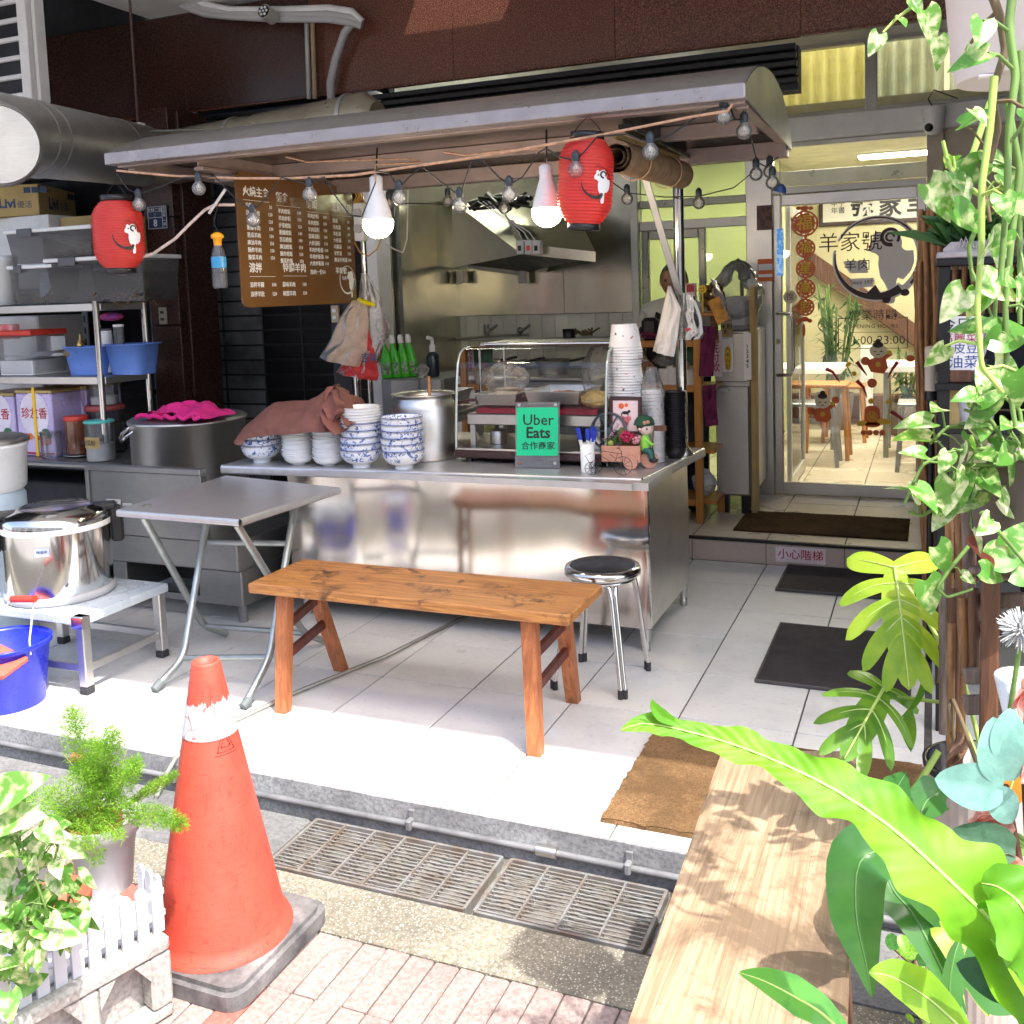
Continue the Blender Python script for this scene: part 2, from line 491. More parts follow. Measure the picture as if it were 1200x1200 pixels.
# ---- ground
def concretemat(name,c,c2,agg=0,rough=.85):
 n=N(name); v=n.coord()
 f=n.noise(v,2.5,8,.7); g=n.noise(v,90,3,.6)
 col=n.mix(n.ramp(f,[(.35,0),(.65,1)]),c,c2)
 if agg:
  vo=n.new('TexVoronoi'); vo.inputs['Scale'].default_value=130; n.link(v,vo.inputs['Vector'])
  col=n.mix(n.ramp(vo.outputs['Distance'],[(.18,1),(.34,0)]),col,agg)
  n.bump(vo.outputs['Distance'],.4,.004)
 else: n.bump(g,.4,.004)
 col=n.mix(n.ramp(g,[(.35,.5),(.6,0)]),col,tuple(x*.4 for x in c2))
 n.set('Base Color',col); n.set('Roughness',rough); return n.m
MT['asphalt']=concretemat('worn_light_paving',(.40,.39,.37),(.28,.27,.26))
MT['slab']=concretemat('dark_concrete_slab',(.24,.24,.235),(.14,.14,.14))
MT['aggregate']=concretemat('aggregate_concrete',(.30,.27,.20),(.17,.155,.12),(.60,.56,.48))
MT['concrete']=concretemat('grey_concrete',(.36,.36,.35),(.22,.22,.215))
MT['kerb']=concretemat('kerb_concrete',(.40,.41,.41),(.20,.20,.20))
MT['paver']=concretemat('paving_brick',(.37,.29,.265),(.27,.20,.18))
_n=MT['paver'].node_tree
MT['dirt']=concretemat('drain_dirt',(.20,.19,.165),(.10,.095,.08))
MT['ceiling']=mk('soffit_paint',(.78,.77,.75),.7,var=.08,scale=3)
MT['cream']=mk('cream_wall',(.66,.60,.38),.7,var=.05,scale=3)
MT['green_wall']=mk('pale_green_wall',(.50,.52,.26),.6,var=.05,scale=2)
GZ=-.09
m=MB(); m.box((-60,-60,-.40),(60,40,-.17)); O('ground',m,MT['asphalt'],kind=ST)
m=MB(); m.box((-60,-60,-.16),(60,.9,GZ-.004)); O('road',m,MT['asphalt'],kind=ST)
# pavement of bricks laid lengthwise to the street edge
pv=MB(); pv.box((-6,.9,-.16),(3,1.975,GZ-.012)); pv=O('pavement',pv,MT['grout'],kind=ST)
bm_=MB(); bm_.box((-.0315,-.104,-.03),(.0315,.104,0),.004); br=bm_.mesh('brick',MT['paver'])
bm2=MB(); bm2.box((-.0315,-.104,-.03),(.0315,.104,0),.004)
MT['paver_red']=concretemat('red_paving_brick',(.46,.15,.11),(.36,.11,.09)); br2=bm2.mesh('brick',MT['paver_red'])
W0=worldm(pv).inverted()
for i in range(30):
 for k in range(5):
  x=-2.05+i*.066+(k%2)*.0; y=1.975-.106-k*.211
  if y<1.0 or(i>24 and k>2): continue
  rnd=random.random()
  red=(x<-1.35 and rnd<.35)or(y<1.66 and rnd<.25)
  inst('brick',br2 if red else br,pv,W0@TR(x,y,GZ+random.uniform(-.0025,.0015))@RT(random.uniform(-.012,.012)))
m=MB(); m.box((-6,1.979,-.16),(3,2.165,GZ-.001),.004); O('concrete_strip',m,MT['aggregate'],kind=ST)
# slabs left of the grates, separate cast pieces with open joints
sl=MB(); sl.box((-7,2.17,-.17),(-1.74,2.462,-.12)); sl=O('gutter_cover',sl,MT['dirt'],kind=ST)
for a, b, y0, y1, dz in((-2.62,-1.752,2.172,2.425,0),(-3.5,-2.63,2.172,2.43,-.004),(-4.6,-3.512,2.172,2.43,.002)):
 k=MB(); k.box((a,y0,-.13),(b,y1,GZ+dz),.008); O('slab',k,MT['slab'],sl)
m=MB(); m.box((-.62,2.17,-.16),(3,2.462,GZ-.002)); O('concrete_edge',m,MT['slab'],kind=ST)
m=MB()
def dirtf(u,v):
 x, y=-1.75+1.15*u, 2.165+.30*v
 return(x,y,-.116+.014*noise.noise((x*14,y*14,0))+.008*noise.noise((x*60,y*60,3)))
m.grid(dirtf,90,26); O('drain_bed',m,MT['dirt'],kind=ST)
# drain grates
MT['rust_steel']=mk('rusty_galvanised_bar',(.27,.27,.265),.6,.4,.2,14,.3,90,.003,(.19,.14,.10))
MT['rust']=mk('rust',(.30,.12,.05),.85,0,.3,18,.5,90)
def grate(x0,x1,y0,y1,label):
 t=T('drain_grate',label,'drain grate',((x0+x1)/2,(y0+y1)/2,GZ),'steel drain grates set in the gutter')
 n=int(round((x1-x0)/.105))
 for i in range(n+1):
  x=x0+(x1-x0)*i/n
  m=MB(); w=.006 if 0<i<n else .009
  m.box((x-w/2,y0,GZ-.034),(x+w/2,y1,GZ+.001),.001)
  O('bar',m,MT['rust_steel'],t)
 for y in(y0,y1):
  m=MB(); m.box((x0,y-.004,GZ-.034),(x1,y+.004,GZ),.001); O('rim_bar',m,MT['rust_steel'],t)
 m=MB(); k=15
 for j in range(1,k):
  y=y0+(y1-y0)*j/k
  m.tube([(x0,y,GZ-.006),((x0+x1)/2,y,GZ-.006+random.uniform(-.002,.001)),(x1,y,GZ-.006)],.0026,6)
 O('cross_rod',m,MT['rust_steel'],t)
 return t
grate(-1.735,-1.115,2.178,2.43,'galvanised drain grate beside the dark slab and the orange cone')
grate(-1.085,-.640,2.178,2.43,'dirtier drain grate reaching under the wooden plank bench')
# ---- raised tiled floor
fl=MB(); fl.box((-7,2.474,-.17),(3,5.30,-.005)); fl=O('tiled_floor',fl,MT['grout'],kind=ST)
m=MB(); m.grid(lambda u,v:(-7+10*u,2.462+.004*noise.noise((u*90,v*3,1)),-.165+.163*v),160,5)
m.box((-7,2.464,-.165),(3,2.475,-.0025)); O('kerb',m,MT['kerb'],kind=ST)
YE=[2.470,2.88,3.29,3.70,4.105,4.51,4.92,5.298]
W0=worldm(fl).inverted()
tiles={}
def tile(parent,x0,x1,y0,y1,z,mat,name='tile',g=.003,th=.012):
 key=(round(x1-x0,3),round(y1-y0,3),mat.name)
 if key not in tiles:
  b=MB(); w, h=(x1-x0)/2-g, (y1-y0)/2-g
  b.box((-w,-h,-th),(w,h,0),.0012); tiles[key]=b.mesh(name,mat)
 return inst(name,tiles[key],parent,worldm(parent).inverted()@TR((x0+x1)/2,(y0+y1)/2,z))
XE=[-.014-.398*k for k in range(13)]
for j in range(7):
 for k in range(12):
  tile(fl,XE[k+1],XE[k],YE[j],YE[j+1],random.uniform(-.0006,.0006),MT['tile'])
 tile(fl,.004,.40,YE[j],YE[j+1],0,MT['tile'])
# clear hose lying over the tiles and the kerb
m=MB()
hz=[P(560,715,z=.012),P(450,770,z=.012),P(412,785,z=.012),P(345,812,z=.012),P(285,840,z=.012),P(235,862,z=.012),P(222,872,z=.012),P(207,886,z=.006),P(196,905,z=-.03),P(190,918,z=-.06),P(183,934,z=-.082)]
m.tube(hz,.0085,8)
MT['hose']=glassy('clear_hose',(.95,.94,.9),.35,(.72,.70,.62),.1)
tag(O('hose',m,MT['hose']),'pale clear hose running over the white tiles and down the kerb','hose')
# conduit along the kerb
t=T('conduit','grey conduit pipe clipped along the foot of the kerb','pipe',(-2,2.447,-.06))
m=MB(); m.tube([(-7,2.451,-.062),(-4,2.451,-.064),(-2,2.451,-.062),(3,2.451,-.066)],.0095,10); O('pipe',m,mk('weathered_conduit',(.20,.20,.205),.5,0,.25,9),t)
for x in(-2.72,-.985):
 m=MB(); m.cyl((x-.03,2.447,-.059),(x+.03,2.447,-.059),.0165,n=12); O('coupling',m,MT['rust']if x<-2 else MT['steel'],t)
for x in(-1.42,-2.3,-.75):
 m=MB(); m.box((x-.01,2.455,-.08),(x+.01,2.464,-.02),.002); m.box((x-.009,2.431,-.075),(x+.009,2.4615,-.042),.004); O('clip',m,bpy.data.materials['weathered_conduit'],t)
# ---- step and inner floor
SZ=.13
st=MB(); st.box((-4.4,5.314,-.1),(3,11.2,SZ-.004)); st=O('raised_inner_floor',st,MT['grout'],kind=ST)
xs=[-.014-.4*k for k in range(11)]
for k in range(10):
 b=MB(); b.box((xs[k+1]+.0015,5.301,.0),(xs[k]-.0015,5.313,.114),.001); O('riser_tile',b,MT['tile_riser'],st)
m=MB(); m.box((-4.4,5.292,.115),(1.5,5.318,SZ+.001),.002); O('step_nosing',m,MT['black_metal'],st)
ys=[5.32,5.47,5.87,6.27,6.67,7.07,7.47,7.87,8.27,8.67,9.07,9.47,9.87]
for j in range(len(ys)-1):
 for k in range(6):
  tile(st,xs[k+1],xs[k],ys[j],ys[j+1],SZ,MT['tile_beige'])
 tile(st,-.010,.39,ys[j],ys[j+1],SZ,MT['tile_beige'])
m=MB(); c=P(938,650,y=5.3); c.z-=.004; s=mpp(c)
F=frame((c.x,5.2985,c.z),(1,0,0),(0,0,1))
t=T('step_sign','small pink sign with red characters stuck on the step riser','sign',(c.x,5.2985,c.z-.03))
m.box((-.128,-.042,0),(.128,.042,.0015),.0007); m.xf(F); O('panel',m,mk('sign_pink',(.85,.70,.70),.5),t)
m=MB(); m.text('小心階梯',.058,F@TR(0,0,.002),bold=.0004,spacing=1.02,res=3); O('lettering',m,MT['red_print'],t)
# ---- mats
def coirmat(name,c,c2):
 n=N(name); v=n.coord(); a=n.noise(v,130,4,.7,1.5); b=n.noise(v,3,6,.7)
 col=n.ramp(a,[(.32,c2),(.6,c)]); col=n.mix(n.ramp(b,[(.42,0),(.62,.75)]),col,tuple(x*.30 for x in c))
 n.set('Base Color',col); n.set('Roughness',1.0); n.set('Specular IOR Level',.1); n.bump(a,1,.01); return n.m
MT['coir']=coirmat('coir_mat',(.42,.25,.12),(.14,.07,.03))
MT['coir_dark']=coirmat('dark_coir_mat',(.13,.075,.03),(.05,.03,.014))
MT['mat_black']=mk('black_mat',(.040,.032,.032),.95,0,.15,8,.6,300,.004)
MT['mat_edge']=mk('mat_edging',(.06,.055,.055),.6,0,.1,8)
def floor_mat(x0,x1,y0,y1,z,mat,label,edge=None,h=.012,jag=0):
 t=T('floor_mat',label,'mat',((x0+x1)/2,(y0+y1)/2,z),'floor mats by the entrance')
 m=MB()
 def f(u,v):
  x, y=x0+(x1-x0)*u, y0+(y1-y0)*v
  if jag and(u in(0,1)or v in(0,1)):
   x+=jag*noise.noise((x*40,y*40,0)); y+=jag*noise.noise((x*40,y*40,5))
  return(x,y,z+h+.003*noise.noise((x*5,y*5,2)))
 m.grid(f,60,40);
 q=MB(); q.box((x0,y0,z+.0005),(x1,y1,z+h-.003));
 m.add(q.v,q.f); O('pile',m,mat,t)
 if edge:
  for a, b in(((x0-.012,y0-.012),(x1+.012,y0-.001)),((x0-.012,y1+.001),(x1+.012,y1+.012)),((x0-.012,y0),(x0-.001,y1)),((x1+.001,y0),(x1+.012,y1))):
   e=MB(); e.box((*a,z+.0005),(*b,z+h+.002),.003); O('border',e,edge,t)
floor_mat(-.855,-.02,2.54,3.15,0,MT['coir'],'brown coir mat at the kerb half under the plank bench',None,.016,.012)
floor_mat(-.60,-.075,3.68,4.34,0,MT['mat_black'],'dark rubber-edged mat in the middle of the tiled entrance',MT['mat_edge'])
floor_mat(-.69,-.03,4.85,5.28,0,MT['mat_black'],'dark mat lying against the foot of the step',MT['mat_edge'])
floor_mat(-1.02,-.11,5.47,5.96,SZ,MT['coir_dark'],'long brown coir mat up on the step before the glass door',None,.01,.006)
# ---- building
FY=5.30
m=MB()
HX0, HX1=P(478,0,y=FY).x+.12, P(592,0,y=FY).x+.20  # slot added in the slab so a sun patch falls on the fascia
def cs(a,b,c,d,m): m.box((a,c,3.36),(b,d,3.5))
cs(-4.75,HX0,2.09,FY,m); cs(HX1,6,2.09,FY,m); cs(HX0,HX1,2.09,5.18,m)
O('canopy_slab',m,MT['ceiling'],kind=ST)
m=MB(); m.box((-12,2.09,3.75),(-4.75,FY,3.9)); m.box((-4.77,2.09,3.37),(-4.755,FY,3.75)); O('dark_soffit',m,MT['dark_wall'],kind=ST)
m=MB(); m.box((-12,FY+.035,3.06),(8,FY+.2,9)); m.box((-4.75,5.68,2.70),(-3.2,5.75,3.3)); O('upper_wall',m,MT['dark_wall'],kind=ST)
MT['granite_shaded']=mk('shaded_granite',(.075,.032,.024),.25,0,.3,60)  # same granite, with the shade of the left side put into its colour
bf=T('granite_fascia','dark red-brown polished granite fascia above the shopfront','fascia',(-2,FY,2.74))
xa=P(531,60,y=FY).x; xb=P(721,60,y=FY).x; dx=xb-xa
ZB=2.742
xx=[xa-dx*k for k in range(6,0,-1)]+[xa+dx*k for k in range(8)]
for a, b in zip(xx,xx[1:]):
 if a>2.5: break
 m=MB(); m.box((a+.001,FY,ZB),(b-.001,FY+.03,3.355),.002); O('granite_panel',m,MT['granite']if b>-3.3 else MT['granite_shaded'],bf)  # left panels take the copy with shade in its colour
 m=MB(); m.box((a+.001,FY-.012,ZB-.014),(b-.001,FY+.03,ZB-.002),.003); O('edge_strip',m,MT['granite'],bf)
# roller shutter box under it
t=T('shutter_rail','black slatted shutter rail under the granite fascia','shutter',(-1.6,5.4,2.55))
xe=P(934,68,y=5.42).x
for k in range(5):
 m=MB(); z=2.715-.038*k; m.box((-4.4,5.36+.02*k,z-.03),(xe,5.40+.02*k,z),.004); O('slat',m,MT['black_metal'],t)
m=MB(); m.box((-4.4,5.47,2.50),(xe,5.60,2.725)); O('housing',m,MT['dark_wall'],t)
# left flank: dark walls behind the shelves
m=MB(); m.box((-12,5.34,-.1),(-4.62,5.5,3.7)); O('left_wall',m,MT['dark_wall'],kind=ST)
m=MB(); m.box((-7.2,2.6,-.1),(-7.0,5.4,3.8)); O('far_left_wall',m,MT['dark_wall'],kind=ST)
pc=T('granite_pilaster','dark granite pilaster beside the barred window','pilaster',(-4.55,5.1,0))
px0, px1=P(172,300,y=5.0).x, P(206,300,y=5.0).x
m=MB()
for k in range(4): m.box((px0,5.0,.0+.68*k+.002),(px1,5.34,.68*(k+1)-.002),.004)
O('granite_panel',m,MT['granite_shaded'],pc)
m=MB(); m.box((px1+.001,5.06,0),(px1+.03,5.34,2.7),.004); O('frame_post',m,MT['granite_shaded'],pc)
# house number plate
c=P(186,255,y=5.0); s=mpp(c); F=frame((c.x,4.992,c.z),(1,0,0),(0,0,1))
t=T('address_plate','navy address plate with white characters and the number 8','sign',(c.x,4.99,c.z-.06))
w, h=14.5*s, 13.5*s
m=MB(); m.box((-w,-h,0),(w,h,.005),.001); m.xf(F); O('plate',m,mk('plate_navy',(.03,.045,.11),.4),t)
m=MB();
for a in((-w*.96,-h*.95,w*.96,-h*.91),(-w*.96,h*.91,w*.96,h*.95),(-w*.96,-h*.95,-w*.92,h*.95),(w*.92,-h*.95,w*.96,h*.95),(w*.50,-h*.95,w*.54,h*.95),(-w*.96,-h*.02,w*.5,h*.02),(w*.54,-h*.3,w*.96,-h*.26)):
 m.box((a[0],a[1],.0052),(a[2],a[3],.006))
m.text('文林二街',h*.42,TR(-w*.22,h*.62,.0056)); m.text('二',h*.3,TR(-w*.22,h*.2,.0056)); m.text('8',h*.85,TR(-w*.22,-h*.5,.0056),bold=.001)
m.text('北\n投\n區',h*.3,TR(w*.72,h*.45,.0056)); m.text('號',h*.3,TR(w*.72,-h*.62,.0056)); m.xf(F)
O('lettering',m,MT['white_print'],t)
c=P(192,370,y=5.0); s=mpp(c)
t=T('wall_outlet','cream electric outlet on the granite pilaster','outlet',(c.x,4.99,c.z-.04))
m=MB(); m.box((c.x-5.5*s,4.985,c.z-10*s),(c.x+5.5*s,5.0,c.z+10*s),.003); O('cover',m,mk('cream_plastic',(.55,.5,.4),.4),t)
for k in(-1,1):
 m=MB(); m.box((c.x-2.5*s,4.983,c.z+k*4*s-1.5*s),(c.x+2.5*s,4.9849,c.z+k*4*s+1.5*s)); O('socket',m,MT['black_plastic'],t)
# scraps of torn paper
MT['scrap']=mk('torn_paper',(.34,.31,.28),.8)
# barred window
gy=5.40; gx0, gx1=P(226,300,y=gy).x, P(446,300,y=gy).x
m=MB(); m.box((gx0-.1,5.62,0),(gx1,5.66,2.75)); O('window_back',m,mk('dusty_shutter',(.26,.26,.26),.6,.2,.35,3,.4,9,.03),kind=ST)
m=MB(); m.box((P(303,300,y=5.55).x,5.56,0),(gx1,5.60,2.3)); O('window_dark_pane',m,MT['black_metal'],kind=ST)
t=T('window_grille','black iron bars across the window behind the menu board','grille',(gx0,gy,0))
for k in range(20):
 z=.42+.098*k
 m=MB(); m.box((gx0,gy-.007,z-.007),(gx1,gy+.007,z+.007),.002); O('bar',m,MT['black_metal'],t)
for u in(228,257,303,349,393,444):
 x=P(u,330,y=gy).x
 m=MB(); m.cyl((x,gy+.016,.3),(x,gy+.016,2.5),.008,n=8); O('upright',m,MT['black_metal'],t)
# white pilaster at the kitchen corner with trim
xk=P(427,330,y=5.36).x; xk2=P(446,330,y=5.36).x
m=MB(); m.box((xk,5.33,0),(xk2,5.5,2.75),.006); m.box((xk+.02,5.32,0),(xk+.045,5.33,2.75),.003); O('kitchen_post',m,MT['white_paint'],kind=ST)
m=MB(); m.box((xk+.012,5.505,SZ),(xk2-.02,6.5,2.75)); O('kitchen_side_wall',m,MT['steel_green'],kind=ST)
# alcove back wall with steel cladding
KY=6.50
kx0, kx1=xk2-.2, P(746,300,y=KY).x
m=MB(); m.box((-4.4,KY+.03,SZ),(kx1,KY+.15,3.6)); kw=O('kitchen_wall',m,MT['dark_wall'],kind=ST)
for a, b in((-3.95,P(531,350,y=KY).x),(P(531,350,y=KY).x,P(661,350,y=KY).x),(P(661,350,y=KY).x,kx1-.03)):
 m=MB(); m.box((a+.001,KY,1.335),(b-.001,KY+.025,3.0),.003); O('steel_panel',m,MT['steel_green'],kw)
zt=[1.335,1.155,.97]
n=0
x=-3.9
while x<kx1-.05:
 for a, b in zip(zt[1:],zt):
  m=MB(); m.box((x+.0012,KY+.008,a+.0012),(min(x+.098,kx1-.02)-.0012,KY+.028,b-.0012),.0015); O('wall_tile',m,MT['tile_wall'],kw)
 x+=.098
m=MB(); m.box((-3.95,KY+.004,SZ),(kx1-.02,KY+.03,.968)); O('lower_panel',m,MT['steel_dark'],kw)
m=MB(); m.box((kx1-.03,KY-.03,SZ),(kx1+.02,KY+.04,3.0),.004); O('corner_post',m,MT['alu'],kw)
m=MB(); m.box((-4.4,5.6,2.95),(3,KY+.2,3.05)); O('alcove_ceiling',m,MT['ceiling'],kind=ST)
# ---- glazed front of the dining room
DY=6.54
gf=T('glazed_partition','aluminium framed glass wall left of the entrance door','glass wall',(-1.4,DY,SZ))
dxl=-.935  # left side of the door
def bar(x0,x1,z0,z1,parent,mat=MT['alu'],d=.05,name='frame_bar',y=DY):
 m=MB(); m.box((x0,y-d/2,z0),(x1,y+d/2,z1),.004); return O(name,m,mat,parent)
zb=P(820,262,y=DY).z
bar(kx1+.021,dxl-.17,zb-.03,zb+.03,gf)
for u in(758,824):
 x=P(u,330,y=DY).x; bar(x-.022,x+.022,SZ,zb-.031,gf,MT['alu_dark'])
xd=P(790,272,y=DY).x
bar(P(758,300,y=DY).x+.023,P(824,330,y=DY).x-.023,zb-.09,zb-.032,gf,MT['alu_dark'])
bar(kx1+.021,dxl-.17,2.02,2.07,gf,MT['alu_dark'])
m=MB(); m.box((kx1+.02,DY-.003,SZ),(dxl-.17,DY+.003,2.5)); O('pane',m,MT['glass_green'],gf)
# steel clad column left of the door
cl=T('steel_column','steel clad column between partition and door with notices taped on it','column',(dxl-.09,DY,SZ))
m=MB(); m.box((dxl-.168,DY-.05,SZ),(dxl-.004,DY+.06,2.36),.004); O('cladding',m,MT['steel'],cl)
c=P(896,320,y=DY-.053); s=mpp(c)
def notice(u0,v0,u1,v1,mat,name,y=DY-.053,parent=cl):
 a, b=P(u0,v1,y=y), P(u1,v0,y=y)
 m=MB(); m.box((a.x,y-.0015,a.z),(b.x,y,b.z)); return O(name,m,mat,parent)
notice(888,303,906,330,MT['orange_print'],'notice')
notice(889,309,905,317,MT['paper'],'notice_band',DY-.0548)
notice(889,321,905,325,MT['paper'],'notice_band',DY-.0548)
notice(887,240,905,270,mk('brown_poster',(.14,.05,.03),.5,0,.4,30),'poster')
# beam and clerestory
bz0, bz1=2.372, 2.515
m=MB(); m.box((-1.9,DY-.08,bz0),(2.2,DY+.10,bz1),.006); O('white_beam',m,MT['white_paint'],kind=ST)
m=MB(); m.box((-1.9,DY-.06,2.968),(2.2,DY+.1,3.06),.006); O('white_lintel',m,MT['white_paint'],kind=ST)
cw=T('clerestory_window','aluminium clerestory window with yellow curtains above the door','window',(-.4,DY,bz1))
xm=P(1021,90,y=DY).x
for a, b in((xm-.035,xm+.035),(-1.36,-1.29),(.85,.92)):
 bar(a,b,bz1+.001,2.967,cw,MT['alu'],.06,'mullion')
bar(-1.29,.85,bz1+.001,bz1+.03,cw,MT['alu'],.05,'sill_bar'); bar(-1.29,.85,2.925,2.967,cw,MT['alu'],.05,'head_bar')
for a, b in((-1.29,xm-.035),(xm+.035,.85)):
 m=MB(); m.box((a,DY-.003,bz1+.03),(b,DY+.003,2.925)); O('pane',m,MT['glass'],cw)
ct=T('curtain','pleated yellow curtains behind the clerestory glass','curtain',(-.5,DY+.22,bz1))
MT['curtain']=leafmat('yellow_curtain',(.74,.66,.30),(.62,.54,.22),0,6,.5,.8,(1.2,1.2,.9))
MT['curtain_pale']=leafmat('pale_curtain',(.74,.72,.48),(.6,.6,.4),0,6,.5,.8,(1.1,1.1,1))
for a, b, mt in((-1.4,-.36,MT['curtain']),(-.33,.06,MT['curtain_pale']),(.09,.9,MT['curtain_pale'])):
 m=MB(); m.grid(lambda u,v:(a+(b-a)*u,DY+.22+.025*math.sin((a+(b-a)*u)*75)+.01*math.sin(u*31),bz1+.5*v),120,4); O('drape',m,mt,ct)
# lit room behind the curtains
m=MB(); m.box((-2.4,10.6,SZ),(2.6,10.75,3.1)); m.box((2.45,6.6,SZ),(2.6,10.6,3.1)); O('dining_wall',m,MT['cream'],kind=ST)
m=MB(); m.box((-4.4,8.1,SZ),(-1.25,8.2,2.7)); m.box((-1.35,8.2,SZ),(-1.25,10.6,2.7)); O('partition_wall',m,MT['green_wall'],kind=ST)
m=MB(); m.box((-4.4,6.66,2.56),(2.6,10.7,2.62)); O('dining_ceiling',m,mk('ceiling_panel',(.70,.66,.50),.7),kind=ST)
m=MB(); m.box((-4.4,9.5,3.1),(2.6,9.6,4)); O('upper_back_wall',m,MT['cream'],kind=ST)
MT['lamp']=mk('lit_panel',(.9,.88,.8),.5,emit=(1,.93,.74),estr=18,rvar=0)
MT['lamp_soft']=mk('lit_tube',(.9,.9,.85),.5,emit=(.97,1,.80),estr=16,rvar=0)
for k, (x0,y0,x1,y1,lb)in enumerate(((-.95,7.15,-.12,7.32,'nearer strip of the lit ceiling panels above the dining room'),(-.95,7.55,-.1,7.85,'wider lit ceiling panel farther inside the dining room'),(-.6,9.0,.9,9.3,'lit ceiling panel deep in the dining room'),(-3.0,7.0,-1.9,7.25,'lit ceiling panel over the room behind the partition'))):
 t=T('ceiling_light',lb,'ceiling light',((x0+x1)/2,(y0+y1)/2,2.53))
 m=MB(); m.box((x0,y0,2.545),(x1,y1,2.5595),.003); O('housing',m,MT['white_paint'],t)
 m=MB(); m.box((x0+.015,y0+.015,2.540),(x1-.015,y1-.015,2.5445)); O('diffuser',m,MT['lamp'],t)
# kitchen tube light, above the hood side
t=T('tube_light','fluorescent tube fitting on the kitchen ceiling','ceiling light',(-3.1,5.95,2.7))
m=MB(); m.box((-3.65,5.9,2.72),(-2.55,6.0,2.76),.004); O('housing',m,MT['white_paint'],t)
m=MB(); m.cyl((-3.6,5.95,2.695),(-2.6,5.95,2.695),.018); O('tube',m,MT['lamp_soft'],t)
# right flank
m=MB(); m.box((.62,3.3,-.1),(1.0,6.9,3.4)); O('right_wall',m,MT['dark_wall'],kind=ST)
m=MB(); m.box((-.035,DY-.06,SZ),(.06,DY+.1,bz0),.004); m.box((.06,DY-.03,SZ),(.7,DY+.05,bz0)); O('door_side_pillar',m,mk('beige_pillar',(.5,.44,.34),.5),kind=ST)
# ---- across the street, seen in the reflections
ob=T('street_building','cream apartment building across the street','building',(0,-11,0))
m=MB(); m.box((-22,-13,-.1),(22,-11,7)); O('wall',m,mk('cream_render',(.76,.67,.57),.8,0,.1,.6),ob)
for k in range(9):
 x=-20+4.6*k
 for z in(3.4,):
  m=MB(); m.box((x,-11.02,z),(x+2.4,-10.97,z+1.7),.02); O('window',m,MT['alu_dark'],ob)
 m=MB(); m.box((x-.6,-11.02,-.05),(x+2.8,-10.95,2.5),.02); O('shopfront',m,mk('shopfront%d'%k,random.choice([(.3,.3,.28),(.10,.08,.07),(.32,.08,.05),(.45,.44,.40)]),.4),ob)
# ================================================================ THE STALL
RXA, RXB, RZ0=-3.20, -.55, 2.09
prof=[(3.25,2.132),(3.31,2.160),(3.37,2.187),(3.5,2.232),(3.64,2.259),(3.75,2.270),(3.86,2.272),(4.0,2.262),(4.11,2.241),(4.2,2.210),(4.31,2.150),(4.39,2.06)]
roof=T('stall_roof','barrel shaped stainless steel roof over the food stall','stall roof',(-1.9,3.8,RZ0))
m=MB()
def shell(m,d):
 m.grid(lambda u,v:(RXA+(RXB-RXA)*u,*(lambda i,f:(prof[i][0]+(prof[min(i+1,11)][0]-prof[i][0])*f,prof[i][1]+(prof[min(i+1,11)][1]-prof[i][1])*f-d))(min(int(v*11),11),v*11-min(int(v*11),11))),24,11)
shell(m,0); shell(m,.006); O('shell',m,MT['roof_steel'],roof)
m=MB(); m.box((RXA,3.243,2.085),(RXB,3.258,2.133),.003); m.box((RXA,3.258,2.085),(RXB,3.30,2.091)); O('front_lip',m,mk('lip_steel',(.42,.38,.38),.35,.6,.1,8,.1,60),roof)
for x in(RXA,RXB-.006):
 m=MB(); m.prism([(3.259,2.087)]+[(y,z-.004)for y,z in prof]+[(4.385,2.055)],x-.002 if x==RXA else x+.001,x+.004 if x==RXA else x+.007,Matrix(((0,0,1,0),(1,0,0,0),(0,1,0,0),(0,0,0,1)))); O('end_panel',m,MT['steel'],roof)
MT['roof_in']=steel('roof_lining',(.33,.28,.26),.32,.2,4,(1,40,1))
m=MB(); m.box((RXA+.05,3.36,2.118),(RXB-.05,4.30,2.126)); O('lining',m,MT['roof_in'],roof)
MT['beam']=mk('beam_steel',(.42,.33,.30),.4,.5,.12,6)
for a, b in(((RXA+.01,3.302,2.078),(RXB-.01,3.36,2.117)),((RXA+.01,4.30,2.02),(RXB-.01,4.375,2.085)),((RXA+.06,3.86,2.062),(RXB-.06,3.90,2.117)),((RXA+.01,3.362,2.072),(RXA+.05,4.298,2.117)),((RXB-.05,3.362,2.072),(RXB-.01,4.298,2.117))):
 m=MB(); m.box(a,b,.003); O('beam',m,MT['beam'],roof)
xl=P(330,210,z=2.06).x
for x, mt, w in((xl,MT['beam'],.022),(P(760,160,z=2.06).x,MT['black_metal'],.02)):
 m=MB(); m.box((x-w,3.363,2.045),(x+w,4.299,2.061),.002); m.box((x-.004,3.363,2.0615),(x+.004,4.299,2.117)); O('cross_beam',m,mt,roof)
m=MB(); m.box((-2.02,4.0,2.105),(-1.88,4.06,2.117)); O('bracket',m,MT['steel'],roof)
# poles carrying the roof
CZ=.745
def pole(x,y,z0,z1,r,label):
 t=T('support_pole',label,'pole',(x,y,z0),'steel poles carrying the stall roof')
 m=MB(); m.cyl((x,y,z0+.02),(x,y,z1),r,n=24); O('tube',m,MT['chrome'],t)
 m=MB(); m.lathe([(r+.022,z0+.001),(r+.020,z0+.012),(r+.006,z0+.03),(r+.003,z0+.035)],(x,y,0),24); O('flange',m,MT['steel'],t)
pf=P(795,530,z=CZ)
pole(-1.033,4.36,CZ,2.06,.024,'polished steel pole at the counter corner carrying the roof')
pole(P(418,440,y=4.6).x,4.6,0,2.03,.02,'steel pole at the rear left of the counter')
pole(P(433,440,y=4.66).x,4.66,0,2.03,.017,'thinner steel pole next to the white kitchen corner')
